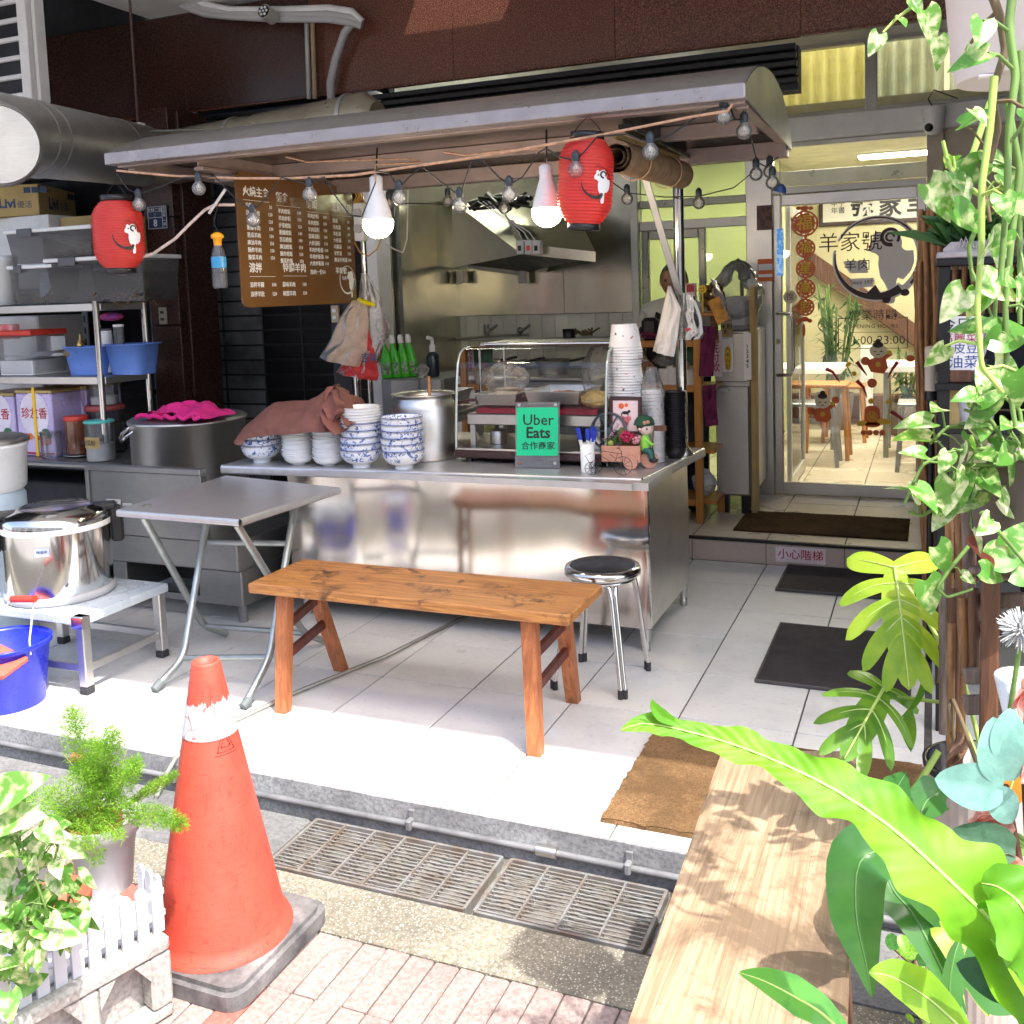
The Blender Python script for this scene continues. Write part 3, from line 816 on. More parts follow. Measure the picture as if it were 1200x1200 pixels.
# diagonal strap
a, b=P(755,205,y=4.22), P(797,347,y=4.30)
t=T('steel_strap','flat shiny steel strap hanging diagonally beside the pole','strap',b)
m=MB(); d=(b-a).normalized(); F=frame(a,d,(1,0,0)); L=(b-a).length
m.box((-.12,-.016,-.003),(L,.016,.003),.002); m.xf(F); O('flat_bar',m,MT['steel_dark'],t)
# ---- counter
ct=T('counter','long stainless steel serving counter of the stall','counter',(-2,4.1,0))
bx0, bx1, by0, by1=-2.80, -1.055, 3.835, 4.53
m=MB()
def frontf(u,v):
 x=bx0+(bx1-bx0)*u
 return(x,by0-.004*math.sin(v*PI)*(.4+noise.noise((x*1.8,v,0)))-.0045*math.sin(x*9+.5*v)-.0020*math.sin(x*23+1.3-.6*v)-.0015*noise.noise((x*6,v*1.2,4)),.107+.60*v)
m.grid(frontf,160,16); O('front_panel',m,MT['steel_wavy'],ct)
m=MB(); m.grid(lambda u,v:(bx1+.003*math.sin(v*PI),by0+(by1-by0)*u,.107+.60*v),12,12); O('side_panel',m,MT['steel'],ct)
m=MB(); m.box((bx0+.002,by0+.03,.115),(bx1-.03,by1,.69)); O('carcass',m,MT['steel_dark'],ct)
m=MB(); m.box((bx1-.018,by0-.004,.105),(bx1+.003,by0+.015,.705),.004); O('corner_trim',m,MT['chrome'],ct)
m=MB()
poly=[(-3.045,3.675),(-1.065,3.785),(-.985,4.56),(-3.02,4.50)]
m.prism(poly,CZ-.006,CZ)
for a, b in((0,1),(1,2)):
 pa, pb=Vector((*poly[a],CZ-.02)), Vector((*poly[b],CZ-.02)); dd=(pb-pa).normalized()
 nn=Vector((dd.y,-dd.x,0))
 rows=[(0,.0199),(.006,.019),(.011,.014),(.013,.006),(.013,-.014),(.011,-.02),(.004,-.022)]
 m.grid(lambda u,v:pa+(pb-pa)*u+nn*rows[int(round(v*6))][0]+Vector((0,0,rows[int(round(v*6))][1])),20,6)
m.box((-3.03,3.69,CZ-.035),(-1.08,3.72,CZ-.008))
m.box((-3.0,3.72,CZ-.04),(-1.02,4.49,CZ-.008))
O('worktop',m,MT['steel_top'],ct)
for x, y in((bx1-.03,by0+.035),(bx1-.02,by1-.03),(bx0+.05,by0+.035),(bx0+.05,by1-.03)):
 m=MB(); m.lathe([(.014,0),(.018,.004),(.018,.03),(.014,.034),(.021,.06),(.021,.108)],(x,y,0),16); O('leg',m,MT['steel'],ct)
# ---- bowls
def bowlmat():
 n=N('blue_patterned_porcelain'); tc=n.new('TexCoord'); sx=n.new('SeparateXYZ'); n.link(tc.outputs['Object'],sx.inputs[0])
 v=n.coord()
 f=n.noise(v,52,3,.6,1.4); g=n.noise(v,13,2,.5)
 pat=n.ramp(f,[(.53,0),(.56,1)]); area=n.ramp(g,[(.42,0),(.50,1)])
 band=n.ramp(sx.outputs[2],[(.030,0),(.036,1)])
 def mul(a,b):
  q=n.new('Math',operation='MULTIPLY'); n.link(a,q.inputs[0]); n.link(b,q.inputs[1]); return q.outputs[0]
 rim=n.new('Math',operation='COMPARE'); n.link(sx.outputs[2],rim.inputs[0]); rim.inputs[1].default_value=.0855; rim.inputs[2].default_value=.0016
 p=n.new('Math',operation='MAXIMUM'); n.link(mul(mul(pat,area),band),p.inputs[0]); n.link(rim.outputs[0],p.inputs[1])
 n.set('Base Color',n.mix(p.outputs[0],(.76,.78,.80),(.055,.12,.42))); n.set('Roughness',.12); n.set('Coat Weight',.4); return n.m
MT['porcelain_blue']=bowlmat()
MT['porcelain']=mk('white_porcelain',(.78,.78,.77),.14,var=.02,coat=.4)
def bowl_mesh(name,R,H,foot,fh,mat,th=.004,lip=.0):
 m=MB(); pr=[(foot,0),(foot+.002,fh)]
 for i in range(1,9):
  a=i/8; pr.append((foot+(R-foot)*math.sin(a*PI/2)**.9,fh+(H-fh)*(a**1.7)))
 pr+=[(R+.001+lip,H-.0022),(R+.001+lip,H),(R-th*.6,H)]
 for i in range(8,-1,-1):
  a=i/8; pr.append((max(.001,foot+(R-th-foot)*math.sin(a*PI/2)**.9-.001),fh+th+(H-fh-th)*(a**1.7)))
 m.lathe(pr,n=36,cap=False); m.lathe([(.0005,.002),(foot,0)],n=36,cap=False); m.lathe([(.0005,fh+th),(pr[-1][0],pr[-1][1])],n=36,cap=False)
 return m.mesh(name,mat)
ME_BLUE=bowl_mesh('bowl',.094,.086,.040,.018,MT['porcelain_blue'])
ME_SMALL=bowl_mesh('bowl',.069,.044,.030,.006,MT['porcelain'],.004,.0035)
ME_PLATE=bowl_mesh('bowl',.092,.050,.042,.007,MT['porcelain'],.004,.004)
def stack(u,v,me,n,step,what,where,group,z0=0,y=None,name='bowl',cat='bowl',jit=.003,flip=False):
 p=P(u,v,z=CZ)if y is None else P(u,v,y=y)
 for k in range(n):
  lb='%s %s from the bottom %s'%(ORD[k],what,where)if k else 'lowest %s %s'%(what,where)
  if k==n-1 and n>1: lb='topmost %s %s'%(what,where)
  o=inst(name,me,None,TR(p.x+random.uniform(-jit,jit),p.y+random.uniform(-jit,jit),CZ+z0+step*k+.0005)@RT(random.uniform(0,6.28))@RT(random.uniform(-.012,.012),'X'),label=lb,cat=cat,group=group)
 return p
stack(308,541,ME_BLUE,3,.026,'blue patterned bowl','in the short stack at the left end','bowls stacked on the counter')
stack(350,544,ME_SMALL,15,.0082,'small white bowl','in the left white stack under the brown cloth','bowls stacked on the counter')
stack(386,545,ME_SMALL,15,.0082,'small white bowl','in the right white stack under the brown cloth','bowls stacked on the counter')
pb=stack(425,547,ME_BLUE,5,.029,'blue patterned bowl','in the taller stack topped with plain white bowls','bowls stacked on the counter')
stack(425,547,ME_PLATE,7,.0125,'plain white bowl','on top of the taller blue stack','bowls stacked on the counter',z0=.029*5+.002)
stack(473,549,ME_BLUE,6,.0292,'blue patterned bowl','in the stack of six before the cooking pot','bowls stacked on the counter')
# brown cloth over the bowls
top=[(281,512),(290,496),(300,488),(312,478),(322,471),(340,470),(360,470),(372,463),(382,455),(392,453),(403,459),(410,472),(415,488),(417,494)]
bot=[(281,522),(290,514),(300,512),(312,511),(322,510),(340,509),(360,507),(372,506),(382,507),(392,509),(403,506),(410,500),(415,495),(417,496)]
def lerp_px(L,u):
 s=u*(len(L)-1); i=min(int(s),len(L)-2); f=s-i
 return(L[i][0]+(L[i+1][0]-L[i][0])*f,L[i][1]+(L[i+1][1]-L[i][1])*f)
def clothf(u,v):
 pt, pb=P(*lerp_px(top,u),y=3.80), P(*lerp_px(bot,u),y=3.645)
 if v<.5:
  s=v/.5; q=pb.lerp(pt,s); q.y=3.645+.155*(s**2.2)
 else:
  s=(v-.5)/.5; q=pt.copy(); q.y=3.80+.17*s; q.z=pt.z-.10*s*s
 k=.010*(1+2.2*(u>.6))*min(1,6*u,6*(1-u)+.3)
 nn=noise.noise((u*9,v*3.2,2))+.6*noise.noise((u*24,v*7,4))+(1.0*math.sin(u*46+v*7+2*noise.noise((u*5,v*4,9)))if u>.62 else .35*math.sin(u*20+v*6))
 q.y-=k*nn; q.z+=k*.5*noise.noise((u*12,v*5,8))
 return q
t=T('brown_cloth','crumpled brown cloth draped over the stacked bowls','cloth',P(350,510,y=3.75))
m=MB(); m.grid(clothf,110,44); O('drape',m,MT['cloth_brown'],t)
m=MB()
def knot(u,v):
 a=2*PI*u; c=P(391,474,y=3.66); s=mpp(c)
 r=.6+.25*noise.noise((math.cos(a)*1.5,v*3,math.sin(a)*1.5))
 return c+Vector((math.cos(a)*22*s*r*math.sin(PI*v)**.6-(v-.5)*.04,-.03*math.sin(a)*r-.012*math.sin(a*4+v*8),(.5-v)*42*s+.012*math.sin(a*3+v*9)))
m.grid(knot,48,24); O('gathered_fold',m,MT['cloth_brown'],t)
# ---- tall cooking pot
p=P(499,541,z=CZ); p.y=4.06; p.x=P(498,500,y=4.06).x
t=T('cooking_pot','narrow necked steel cooking pot of broth standing behind the bowls','pot',(p.x,p.y,CZ))
m=MB(); rr=.152
m.lathe([(rr*.97,CZ+.002),(rr,CZ+.012),(rr,CZ+.205),(rr*.985,CZ+.212),(rr*.98,CZ+.235),(rr*.93,CZ+.262),(rr*.86,CZ+.28),(rr*.86,CZ+.288),(rr*1.0,CZ+.296),(rr*1.0,CZ+.301),(rr*.86,CZ+.297),(rr*.83,CZ+.27),(rr*.8,CZ+.25)],(p.x,p.y,0),48); O('body',m,MT['steel'],t)
m=MB(); m.lathe([(.001,CZ+.282),(rr*.85,CZ+.279)],(p.x,p.y,0),40,cap=False); O('broth',m,mk('broth',(.20,.07,.02),.15,0,.3,14,.2,50),t)
tag(O('ladle',MB().tube([Vector((p.x+.02,p.y+.02,CZ+.25)),Vector((p.x-.005,p.y+.07,CZ+.37))],.008,8),MT['wood_orange']),'orange ladle handle leaning out of the cooking pot','ladle')
# ---- glass display case
cs_=T('display_case','curved glass display case on the counter with trays of food','display case',(-1.6,4.15,CZ))
cx0, cx1=-1.975, -1.265
m=MB(); m.box((cx0-.005,3.955,CZ+.022),(cx1+.005,4.44,CZ+.055),.006); O('base',m,mk('maroon_base',(.055,.025,.025),.3,.2),cs_)
m=MB(); m.box((cx0-.003,3.960,CZ+.0552),(cx1+.003,4.43,CZ+.066),.003); O('base_rim',m,MT['steel'],cs_)
for x in(cx0+.05,cx1-.05):
 for y in(4.0,4.39):
  m=MB(); m.cyl((x,y,CZ+.001),(x,y,CZ+.0215),.016,n=12); O('foot',m,MT['black_plastic'],cs_)
gp=[(3.962,CZ+.067),(3.975,CZ+.2),(3.995,CZ+.36),(4.012,CZ+.44),(4.04,CZ+.485),(4.08,CZ+.503),(4.14,CZ+.508)]
def gpf(v):
 s=v*(len(gp)-1); i=min(int(s),len(gp)-2); f=s-i
 return gp[i][0]+(gp[i+1][0]-gp[i][0])*f, gp[i][1]+(gp[i+1][1]-gp[i][1])*f
m=MB(); m.grid(lambda u,v:(cx0+.008+(cx1-cx0-.016)*u,*gpf(v)),4,24); O('curved_glass',m,MT['glass'],cs_)
for x in(cx0+.004,cx1-.004):
 m=MB(); m.tube([(x,*gpf(k/24))for k in range(25)],.0055,8); O('edge_trim',m,mk('pale_trim',(.55,.62,.58),.2,.3),cs_)
 m=MB(); m.poly([(x,*gpf(k/16))for k in range(17)]+[(x,4.40,CZ+.5),(x,4.40,CZ+.067)]); O('side_glass',m,MT['glass'],cs_)
m=MB(); m.box((cx0+.06,4.13,CZ+.509),(cx1-.01,4.42,CZ+.524),.004); O('top_lid',m,MT['steel'],cs_)
m=MB(); m.cyl((cx0+.09,4.12,CZ+.52),(cx1+.02,4.12,CZ+.52),.008); O('rail',m,MT['chrome'],cs_)
for x in(cx0+.07,cx1-.03):
 m=MB(); m.cyl((x,4.39,CZ+.067),(x,4.39,CZ+.509),.008,n=10); O('post',m,MT['chrome'],cs_)
# bench inside with trays
z1=CZ+.215
m=MB(); m.box((cx0+.04,4.01,z1-.05),(cx1-.04,4.37,z1),.004); O('inner_shelf',m,MT['steel'],cs_)
for x in(cx0+.06,cx1-.06):
 for y in(4.03,4.35):
  m=MB(); m.box((x-.012,y-.006,CZ+.067),(x+.012,y+.006,z1-.051)); O('shelf_leg',m,MT['steel'],cs_)
t=T('red_cloth','folded red cloth under the steel trays in the display case','cloth',(-1.6,4.15,z1))
m=MB(); m.grid(lambda u,v:(cx0+.08+(cx1-cx0-.14)*u,4.02+.34*v,z1+.022+.012*noise.noise((u*11,v*5,0))*min(1,8*v)-(.02 if v<.03 else 0)),60,20); O('fold',m,MT['cloth_red'],t)
def tray(x0,x1,y0,y1,z,h,label,tilt=0):
 t=T('food_tray',label,'tray',((x0+x1)/2,(y0+y1)/2,z),'steel food trays in the display case')
 m=MB();
 c=[(x0,y0),(x1,y0),(x1,y1),(x0,y1)]
 rings=[(.012,0),(.0,h),(-.008,h),(-.008,h+.002),(.003,h+.002),(.014,.003)]
 vs=[]
 for ins, zz in rings:
  for(x,y), (sx,sy)in zip(c,((1,1),(-1,1),(-1,-1),(1,-1))): vs.append((x+sx*ins,y+sy*ins,z+zz))
 fs=[(3,2,1,0)]+[(r*4+i,r*4+(i+1)%4,(r+1)*4+(i+1)%4,(r+1)*4+i)for r in range(5)for i in range(4)]+[(20,21,22,23)]
 m.add(vs,fs); O('pan',m,MT['steel'],t); return t
zt=z1+.036
tray(cx0+.075,-1.70,4.03,4.30,zt,.05,'left steel tray with a bagged lump of pale food')
tr2=tray(-1.665,-1.41,4.05,4.36,zt+.005,.055,'right steel tray holding cooked meat')
m=MB()
for k in range(26):
 m.sphere((-1.60+.15*random.random(),4.12+.2*random.random(),zt+.02+.015*random.random()),.018+.01*random.random(),8,6,sc=(1.5,.8,.6))
tag(O('cooked_meat',m,mk('cooked_meat',(.42,.22,.09),.45,0,.25,30,.3,60)),'brown cooked meat pieces lying in the right steel tray','meat',kind='stuff')
def bagf(c,sx,sy,sz,seed,peak=1.0):
 def f(u,v):
  a=2*PI*u; n1=noise.noise((math.cos(a)*1.3+seed,math.sin(a)*1.3,v*2.5)); n2=noise.noise((math.cos(a)*4+seed,math.sin(a)*4,v*7))
  r=(math.sin(PI*min(1,v*.96+.04))**.55)*(1+.28*n1+.16*n2)*(1-.45*peak*v**2)
  return Vector(c)+Vector((sx*r*math.cos(a),sy*r*math.sin(a),sz*(v+.06*n2)))
 return f
def bag(name,label,c,sx,sy,sz,seed,mat,peak=1.0,cat='plastic bag',group=None,nu=40,nv=26):
 m=MB(); m.grid(bagf(c,sx,sy,sz,seed,peak),nu,nv); return tag(O(name,m,mat),label,cat,group)
bag('plastic_bag','crumpled clear plastic bag standing up in the left tray',(-1.795,4.14,zt+.02),.105,.08,.17,3,MT['bag'],.2)
m=MB(); m.grid(bagf((-1.785,4.14,zt+.012),.09,.085,.06,8,0),30,14); tag(O('pale_dough',m,mk('pale_food',(.75,.60,.48),.5,0,.15,20,.3,40)),'pale lump of food inside the crumpled bag in the left tray','food')
bag('noodle_bag','bag of yellow noodles lying on the red cloth beside the trays',(-1.345,4.09,z1+.026),.075,.07,.075,5,mk('noodles',(.62,.42,.14),.5,0,.2,40,.5,120,.004),.2,'bag of noodles')
bag('plastic_bag','tall milky plastic bag behind the noodles',(-1.385,4.27,z1+.03),.085,.07,.27,11,MT['bag'],.3)
for k, (x,y,r)in enumerate(((-1.83,4.12,.04),(-1.74,4.2,.035),(-1.60,4.1,.04))):
 m=MB(); m.lathe([(r,CZ+.068),(r,CZ+.125),(r*.9,CZ+.13),(.001,CZ+.131)],(x,y,0),20); tag(O('storage_tin',m,MT['steel']if k!=1 else mk('yellow_tin',(.5,.36,.05),.4)),('steel tin on the left under the shelf of the display case','yellow tin in the middle under the shelf of the display case','steel tin behind the green sign in the display case')[k],'tin','tins under the shelf of the display case')
for k in range(9):
 m=MB(); m.lathe([(.075,0),(.09,.006),(.0895,.008),(.07,.003),(.001,.003)],(-1.37,4.16,CZ+.068+.0085*k),28,cap=False); tag(O('dark_dish',m,MT['steel_dark']),'%s dark dish from the bottom of the pile inside the display case'%ORD[k],'dish','dishes piled in the display case')
# ---- green sign
y0=P(630,548,z=CZ).y
a, b=P(603,548,z=CZ+.002), P(657,548.5,z=CZ+.002)
F=frame((a+b)/2,b-a,(0,.16,1)); W, Hh=.098, .282
t=T('counter_sign','green Uber Eats sign in a clear acrylic stand on the counter','sign',(a+b)/2)
m=MB(); m.box((-W,0,0),(W,Hh,.003),.001); m.box((-W,0,-.075),(W,.003,-.001),.001); m.box((-W,0,.003),(W,.045,.005),.001); m.xf(F); O('acrylic_stand',m,MT['clear_plastic'],t)
m=MB(); m.box((-W+.007,.052,.0033),(W-.008,Hh-.024,.0043)); m.xf(F); O('green_card',m,MT['green_print'],t)
m=MB(); m.text('Uber',.066,F@TR(.003,.203,.0048),bold=.0005,sx=1.0); m.text('Eats',.066,F@TR(.003,.148,.0048),bold=.0016); m.text('合作商家',.037,F@TR(.003,.092,.0048),bold=.0004,spacing=1.0); O('lettering',m,MT['black_print'],t)
for x, y in((-W+.018,Hh-.013),(W-.018,Hh-.013),(-W+.02,.02),(W-.02,.02)):
 m=MB(); m.cyl((x,y,.002),(x,y,.009),.007,n=14); m.xf(F); O('screw',m,MT['rust']if(x<0 and y<.1)else MT['chrome'],t)
# ---- pen cup
p=P(689,553,z=CZ); t=tag(O('pen_cup',MB().lathe([(.028,CZ+.001),(.031,CZ+.12),(.029,CZ+.12),(.026,CZ+.004),(.001,CZ+.004)],(p.x,p.y,0),28),MT['white_plastic'],loc=(p.x,p.y,CZ)),'white cup of ball pens at the counter edge','pen cup')
for k in range(8):
 a=random.uniform(0,6.28)if k else 3.0; d=Vector((math.cos(a)*.022,math.sin(a)*.018,0)); b=Vector((p.x,p.y,CZ+.01))+d*.3; tip=b+Vector((d.x*1.7,d.y*1.5,.165+.012*random.random()))
 pt=T('ball_pen',['pen leaning farthest left in the white cup','pen with a blue cap at the back of the cup','pen leaning forward out of the cup','pen standing upright in the middle of the cup','shortest pen in the white cup','pen leaning right against the cup rim','thick blue topped pen in the cup','pen behind the others in the white cup'][k],'pen',b,'pens in the white cup')
 q=b.lerp(tip,.72)
 m=MB(); m.cyl(b,q,.0045,n=8); O('barrel',m,MT['white_plastic'],pt)
 m=MB(); m.cyl(q,tip,.0058,n=8); O('cap',m,mk('pen_blue',(.02,.05,.50),.3)if k==0 else MT_PEN,pt)
 if k==0: MT_PEN=bpy.data.materials['pen_blue']
# ---- paper bowls, bagged bowls and black bowls
def cupmat():
 n=N('printed_paper_bowl'); v=n.coord(); f=n.noise(v,34,3,.6,.8); g=n.noise(v,46,2,.5)
 c=n.mix(n.ramp(f,[(.665,0),(.69,1)]),(.80,.79,.78),(.62,.20,.22)); c=n.mix(n.ramp(g,[(.70,0),(.72,1)]),c,(.05,.05,.07))
 n.set('Base Color',c); n.set('Roughness',.4); return n.m
MT['paper_bowl']=cupmat()
def cup_mesh(R,r,H,mat,inv=True):
 m=MB(); pr=[(r,H),(R,.006),(R+.003,.0045),(R+.0035,.001),(R+.001,0),(R-.001,.002),(r-.002,H-.004)]
 m.lathe(pr,n=32,cap=False); m.lathe([(.0005,H-.004),(r-.004,H-.004),(r-.002,H),(r,H)],n=32,cap=False); return m.mesh('paper_bowl',mat)
ME_CUP=cup_mesh(.068,.055,.098,MT['paper_bowl'])
pc_=P(735,541,z=CZ); pc_.y=4.13; pc_.x=P(734,450,y=4.13).x
NC=42; st_=.0122
for k in range(NC):
 i=NC-1-k
 lb='upturned white paper bowl at the very top of the tall stack' if i==0 else '%s white paper bowl from the top of the tall upturned stack'%ORD[i]
 inst('paper_bowl',ME_CUP,None,TR(pc_.x+.004*math.sin(k*.7)+random.uniform(-.0015,.0015),pc_.y,CZ+.001+st_*k)@RT(random.uniform(0,6)),label=lb,cat='paper bowl',group='paper bowls in the tall stack')
pg=P(765,540,z=CZ); pg.y=4.15; pg.x=P(765,500,y=4.15).x
t=T('bagged_bowls','stack of white paper bowls wrapped in a clear bag','bagged bowls',(pg.x,pg.y,CZ))
m=MB()
for k in range(20): m.lathe([(.044,.004),(.050,.001),(.0505,.004),(.046,.02)],(pg.x,pg.y,CZ+.002+.0155*k),24,cap=False)
m.lathe([(.045,CZ+.01),(.045,CZ+.315),(.001,CZ+.316)],(pg.x,pg.y,0),24,cap=False)
O('bowl_stack',m,MT['paper_bowl'],t)
m=MB(); m.grid(lambda u,v:(pg.x+(.054+.004*noise.noise((math.cos(6.283*u)*3,math.sin(6.283*u)*3,v*6)))*(1 if v<.75 else max(.35,1-(v-.75)*2.4))*math.cos(6.283*u),pg.y+.054*(1 if v<.75 else max(.35,1-(v-.75)*2.4))*math.sin(6.283*u),CZ+.002+.41*v),40,30); O('bag',m,MT['bag'],t)
ME_BLACK=bowl_mesh('black_bowl',.052,.050,.030,.004,MT['black_plastic'],.002,.0035)
pk=P(790,537,z=CZ); pk.y=4.27; pk.x=P(790,500,y=4.27).x
for k in range(26):
 inst('black_bowl',ME_BLACK,None,TR(pk.x,pk.y,CZ+.001+.0098*k)@RT(random.uniform(0,6)),label='lowest black bowl in the stack at the counter corner' if k==0 else '%s black plastic bowl from the bottom of the stack by the pole'%ORD[k],cat='bowl',group='black bowls stacked by the pole')
# ---- picture frame
p=P(733,508,y=4.02); s=mpp(p); F=frame(P(733,487,y=4.02),(1,.05,0),(0,.12,1))
t=T('picture_frame','small brown framed picture leaning on the paper bowls','picture frame',p)
w, h=19*s, 22*s; m=MB()
for a in((-w,-h,-w+.014,h),(w-.014,-h,w,h),(-w+.0141,h-.014,w-.0141,h),(-w+.0141,-h,w-.0141,-h+.014)): m.box((a[0],a[1],-.006),(a[2],a[3],.008),.002)
m.xf(F); O('moulding',m,MT['brown_print'],t)
m=MB(); m.box((-w+.013,-h+.013,-.003),(w-.013,h-.013,.001)); m.xf(F); O('print',m,MT['paper_pink'],t)
m=MB()
def disc(m,x,y,r,z=.0014,n=18,sx=1): m.prism([(x+sx*r*math.cos(6.283*i/n),y+r*math.sin(6.283*i/n))for i in range(n)],z,z+.0006)
for x, y, r in((0,-.022,.018),(-.014,-.012,.012),(.014,-.012,.012),(0,-.036,.014)): disc(m,x,y,r)
m.xf(F); O('flower_print',m,mk('flower_pink',(.75,.22,.25),.6,0,.2,60),t)
m=MB(); disc(m,0,.012,.007,.0024,sx=2.2); disc(m,.016,.018,.006,.0024); m.box((-.018,.0,.0024),(-.014,.012,.003)); m.box((.01,0,.0024),(.013,.012,.003)); m.xf(F); O('ink_print',m,MT['black_print'],t)
m=MB(); disc(m,-.018,.04,.012,.0016); disc(m,.004,.044,.008,.0016); m.xf(F); O('orange_patch',m,MT['orange_print'],t)
# ---- flower cart ornament with rider
c0=P(728,549,z=CZ); s=mpp(c0)
F=frame((c0.x,c0.y+.02,CZ),(1,.10,0),(-.10,1,0))  # x along the cart, y back, z up
t=T('flower_cart','toy wooden flower cart with a child rider in a green hat','ornament',(c0.x,c0.y,CZ))
MT['toy_wood']=mk('toy_wood',(.62,.30,.20),.6,0,.1,20,.1,60)
def add(nm,m,mat): m.xf(F); return O(nm,m,mat,t)
m=MB(); m.box((-.075,-.03,.03),(.075,.035,.038),.002)
for a, b in(((-.082,-.036,.03),(.082,-.029,.098)),((-.082,.032,.03),(.082,.039,.098)),((-.082,-.029,.03),(-.075,.032,.098)),((.075,-.029,.03),(.082,.032,.098))): m.box(a,b,.0015)
m.box((.08,-.008,.035),(.13,.008,.047),.002); m.box((.03,-.02,0),(.06,.02,.029),.002)
add('cart_box',m,MT['toy_wood'])
for x, y, r in((.042,-.041,.030),(.115,0,.036)):
 m=MB(); m.cyl((x,y-.005,r+.001),(x,y+.005,r+.001),r,n=24); add('wheel',m,MT['toy_wood'])
m=MB()
for k in range(120):
 a, b=random.random(), random.random(); c=Vector((-.068+.13*a,-.025+.05*b,.10+.02*random.random())); m.tube([c,c+Vector((random.uniform(-.012,.012),random.uniform(-.012,.012),.012+.02*random.random()))],[.002,.0005],4)
add('greenery',m,mk('toy_leaves',(.10,.17,.03),.6,0,.3,60))
def flowers(pts,rad,n,mat):
 m=MB()
 for c in pts:
  for k in range(n):
   d=Vector((random.gauss(0,1),random.gauss(0,1),random.gauss(0,1))).normalized(); m.sphere(Vector(c)+d*rad*.8,rad*.34,6,5)
 return m
add('red_carnation',flowers([(.022,-.018,.135),(.035,-.005,.127)],.024,34,None),mk('carnation',(.55,.02,.09),.7,0,.3,50))
add('pink_flower',flowers([(.062,-.02,.12),(.07,.0,.125)],.015,22,None),mk('pink_petals',(.8,.35,.40),.7,0,.2,50))
m=flowers([(-.09+.012*k,-.01+.004*math.sin(k*2),.112+.007*k)for k in range(5)]+[(-.052+.006*k,.0,.128+.009*k)for k in range(7)]+[(-.03+.008*k,.01,.125+.01*k)for k in range(5)],.007,7,None); add('small_blossoms',m,mk('pale_blossom',(.72,.50,.56),.7,0,.4,90,col2=(.10,.03,.07)))
m=MB(); m.lathe([(.012,.10),(.017,.115),(.0165,.155),(.010,.168),(.001,.171)],(0,.012,0),14); add('cactus',m,mk('cactus',(.13,.16,.04),.8,0,.2,60,.8,160))
m=MB(); m.sphere((-.045,-.015,.105),.014,10,8); add('succulent',m,mk('succulent',(.35,.42,.08),.5))
# rider
m=MB(); m.tube([(.098,-.002,.075),(.100,-.002,.10),(.10,-.001,.125),(.099,0,.145)],[.018,.022,.020,.010],14); m.tube([(.10,-.012,.125),(.118,-.016,.112),(.132,-.012,.10)],[.010,.008,.007],10); add('shirt',m,mk('toy_green',(.25,.60,.06),.5))
m=MB(); m.tube([(.098,-.006,.08),(.122,-.014,.07),(.128,-.014,.045)],[.018,.016,.013],12); m.tube([(.098,.006,.08),(.12,.012,.068),(.126,.012,.045)],[.017,.015,.013],12); add('trousers',m,mk('toy_teal',(.015,.09,.08),.5))
m=MB(); m.sphere((.134,-.015,.036),.013,12,8,sc=(1.5,.8,.8)); m.sphere((.132,.013,.036),.013,12,8,sc=(1.5,.8,.8)); add('shoes',m,MT['black_plastic'])
m=MB(); m.sphere((.104,-.002,.172),.033,20,14,sc=(1,.95,.95)); m.sphere((.082,-.030,.168),.007,8,6); add('head',m,mk('toy_skin',(.80,.60,.50),.4,rvar=0,var=.02))
m=MB(); m.sphere((.098,.002,.180),.0345,18,12,sc=(1.02,1,.85)); add('hair',m,mk('toy_hair',(.07,.025,.015),.5))
m=MB(); m.lathe([(.040,.183),(.043,.188),(.041,.200),(.030,.216),(.012,.224),(.001,.225)],(.096,.002,0),24); m.lathe([(.039,.182),(.046,.185),(.043,.19)],(.096,.002,0),24,cap=False); add('hat',m,mk('toy_hat',(.02,.085,.04),.8,0,.15,40,.4,200))
m=MB(); m.sphere((.105,-.042,.197),.008,10,8,sc=(1,.5,1)); m.sphere((.118,-.038,.200),.008,10,8,sc=(1,.5,1)); add('hat_buttons',m,MT['toy_wood'])
m=MB(); m.sphere((.112,-.0325,.170),.0045,8,6,sc=(.8,.4,1.2)); m.sphere((.131,-.018,.172),.004,8,6,sc=(.5,.8,1.2)); add('eyes',m,mk('toy_eye',(.03,.05,.05),.2))
m=MB(); m.box((.125,-.008,.158),(.19,-.004,.182),.002); m.cyl((.128,-.006,.06),(.134,-.006,.16),.003,n=8); add('name_board',m,MT['wood_brown'])
# wire tricycle in front of the cart
c1=P(712,556,z=CZ); F=frame((c1.x,c1.y-.02,CZ),(1,.10,0),(-.10,1,0))
t=T('wire_tricycle','black wire tricycle ornament in front of the flower cart','ornament',(c1.x,c1.y,CZ))
def wheel(x,y,r,nsp):
 m=MB(); w=.0012
 m.tube([(x+r*math.cos(6.283*i/24),y,r+.002+r*math.sin(6.283*i/24))for i in range(24)],w,5,True)
 for i in range(nsp): m.tube([(x,y,r+.002),(x+r*math.cos(6.283*i/nsp),y,r+.002+r*math.sin(6.283*i/nsp))],w*.7,4)
 add('wheel',m,MT['black_metal'])
wheel(-.060,-.006,.026,8); wheel(-.050,.03,.026,8); wheel(.070,.0,.038,10)
m=MB()
for pts in([(-.055,.0,.028),(-.03,.005,.085),(.01,.005,.06),(.03,.0,.045),(.07,0,.04)],[(.07,0,.04),(.065,0,.10),(.05,0,.115)],[(-.03,.005,.085),(-.01,.0,.10),(.02,0,.095),(.065,0,.09)],[(-.055,0,.028),(-.085,0,.08),(-.06,0,.09)],[(.05,-.02,.115),(.06,0,.112),(.05,.02,.115)],[(.02,-.012,.09),(.045,-.012,.07),(.05,.0,.09)]):
 m.tube([Vector(pts[0])]+[Vector(q)for q in pts[1:]],.0013,5)
add('frame',m,MT['black_metal'])
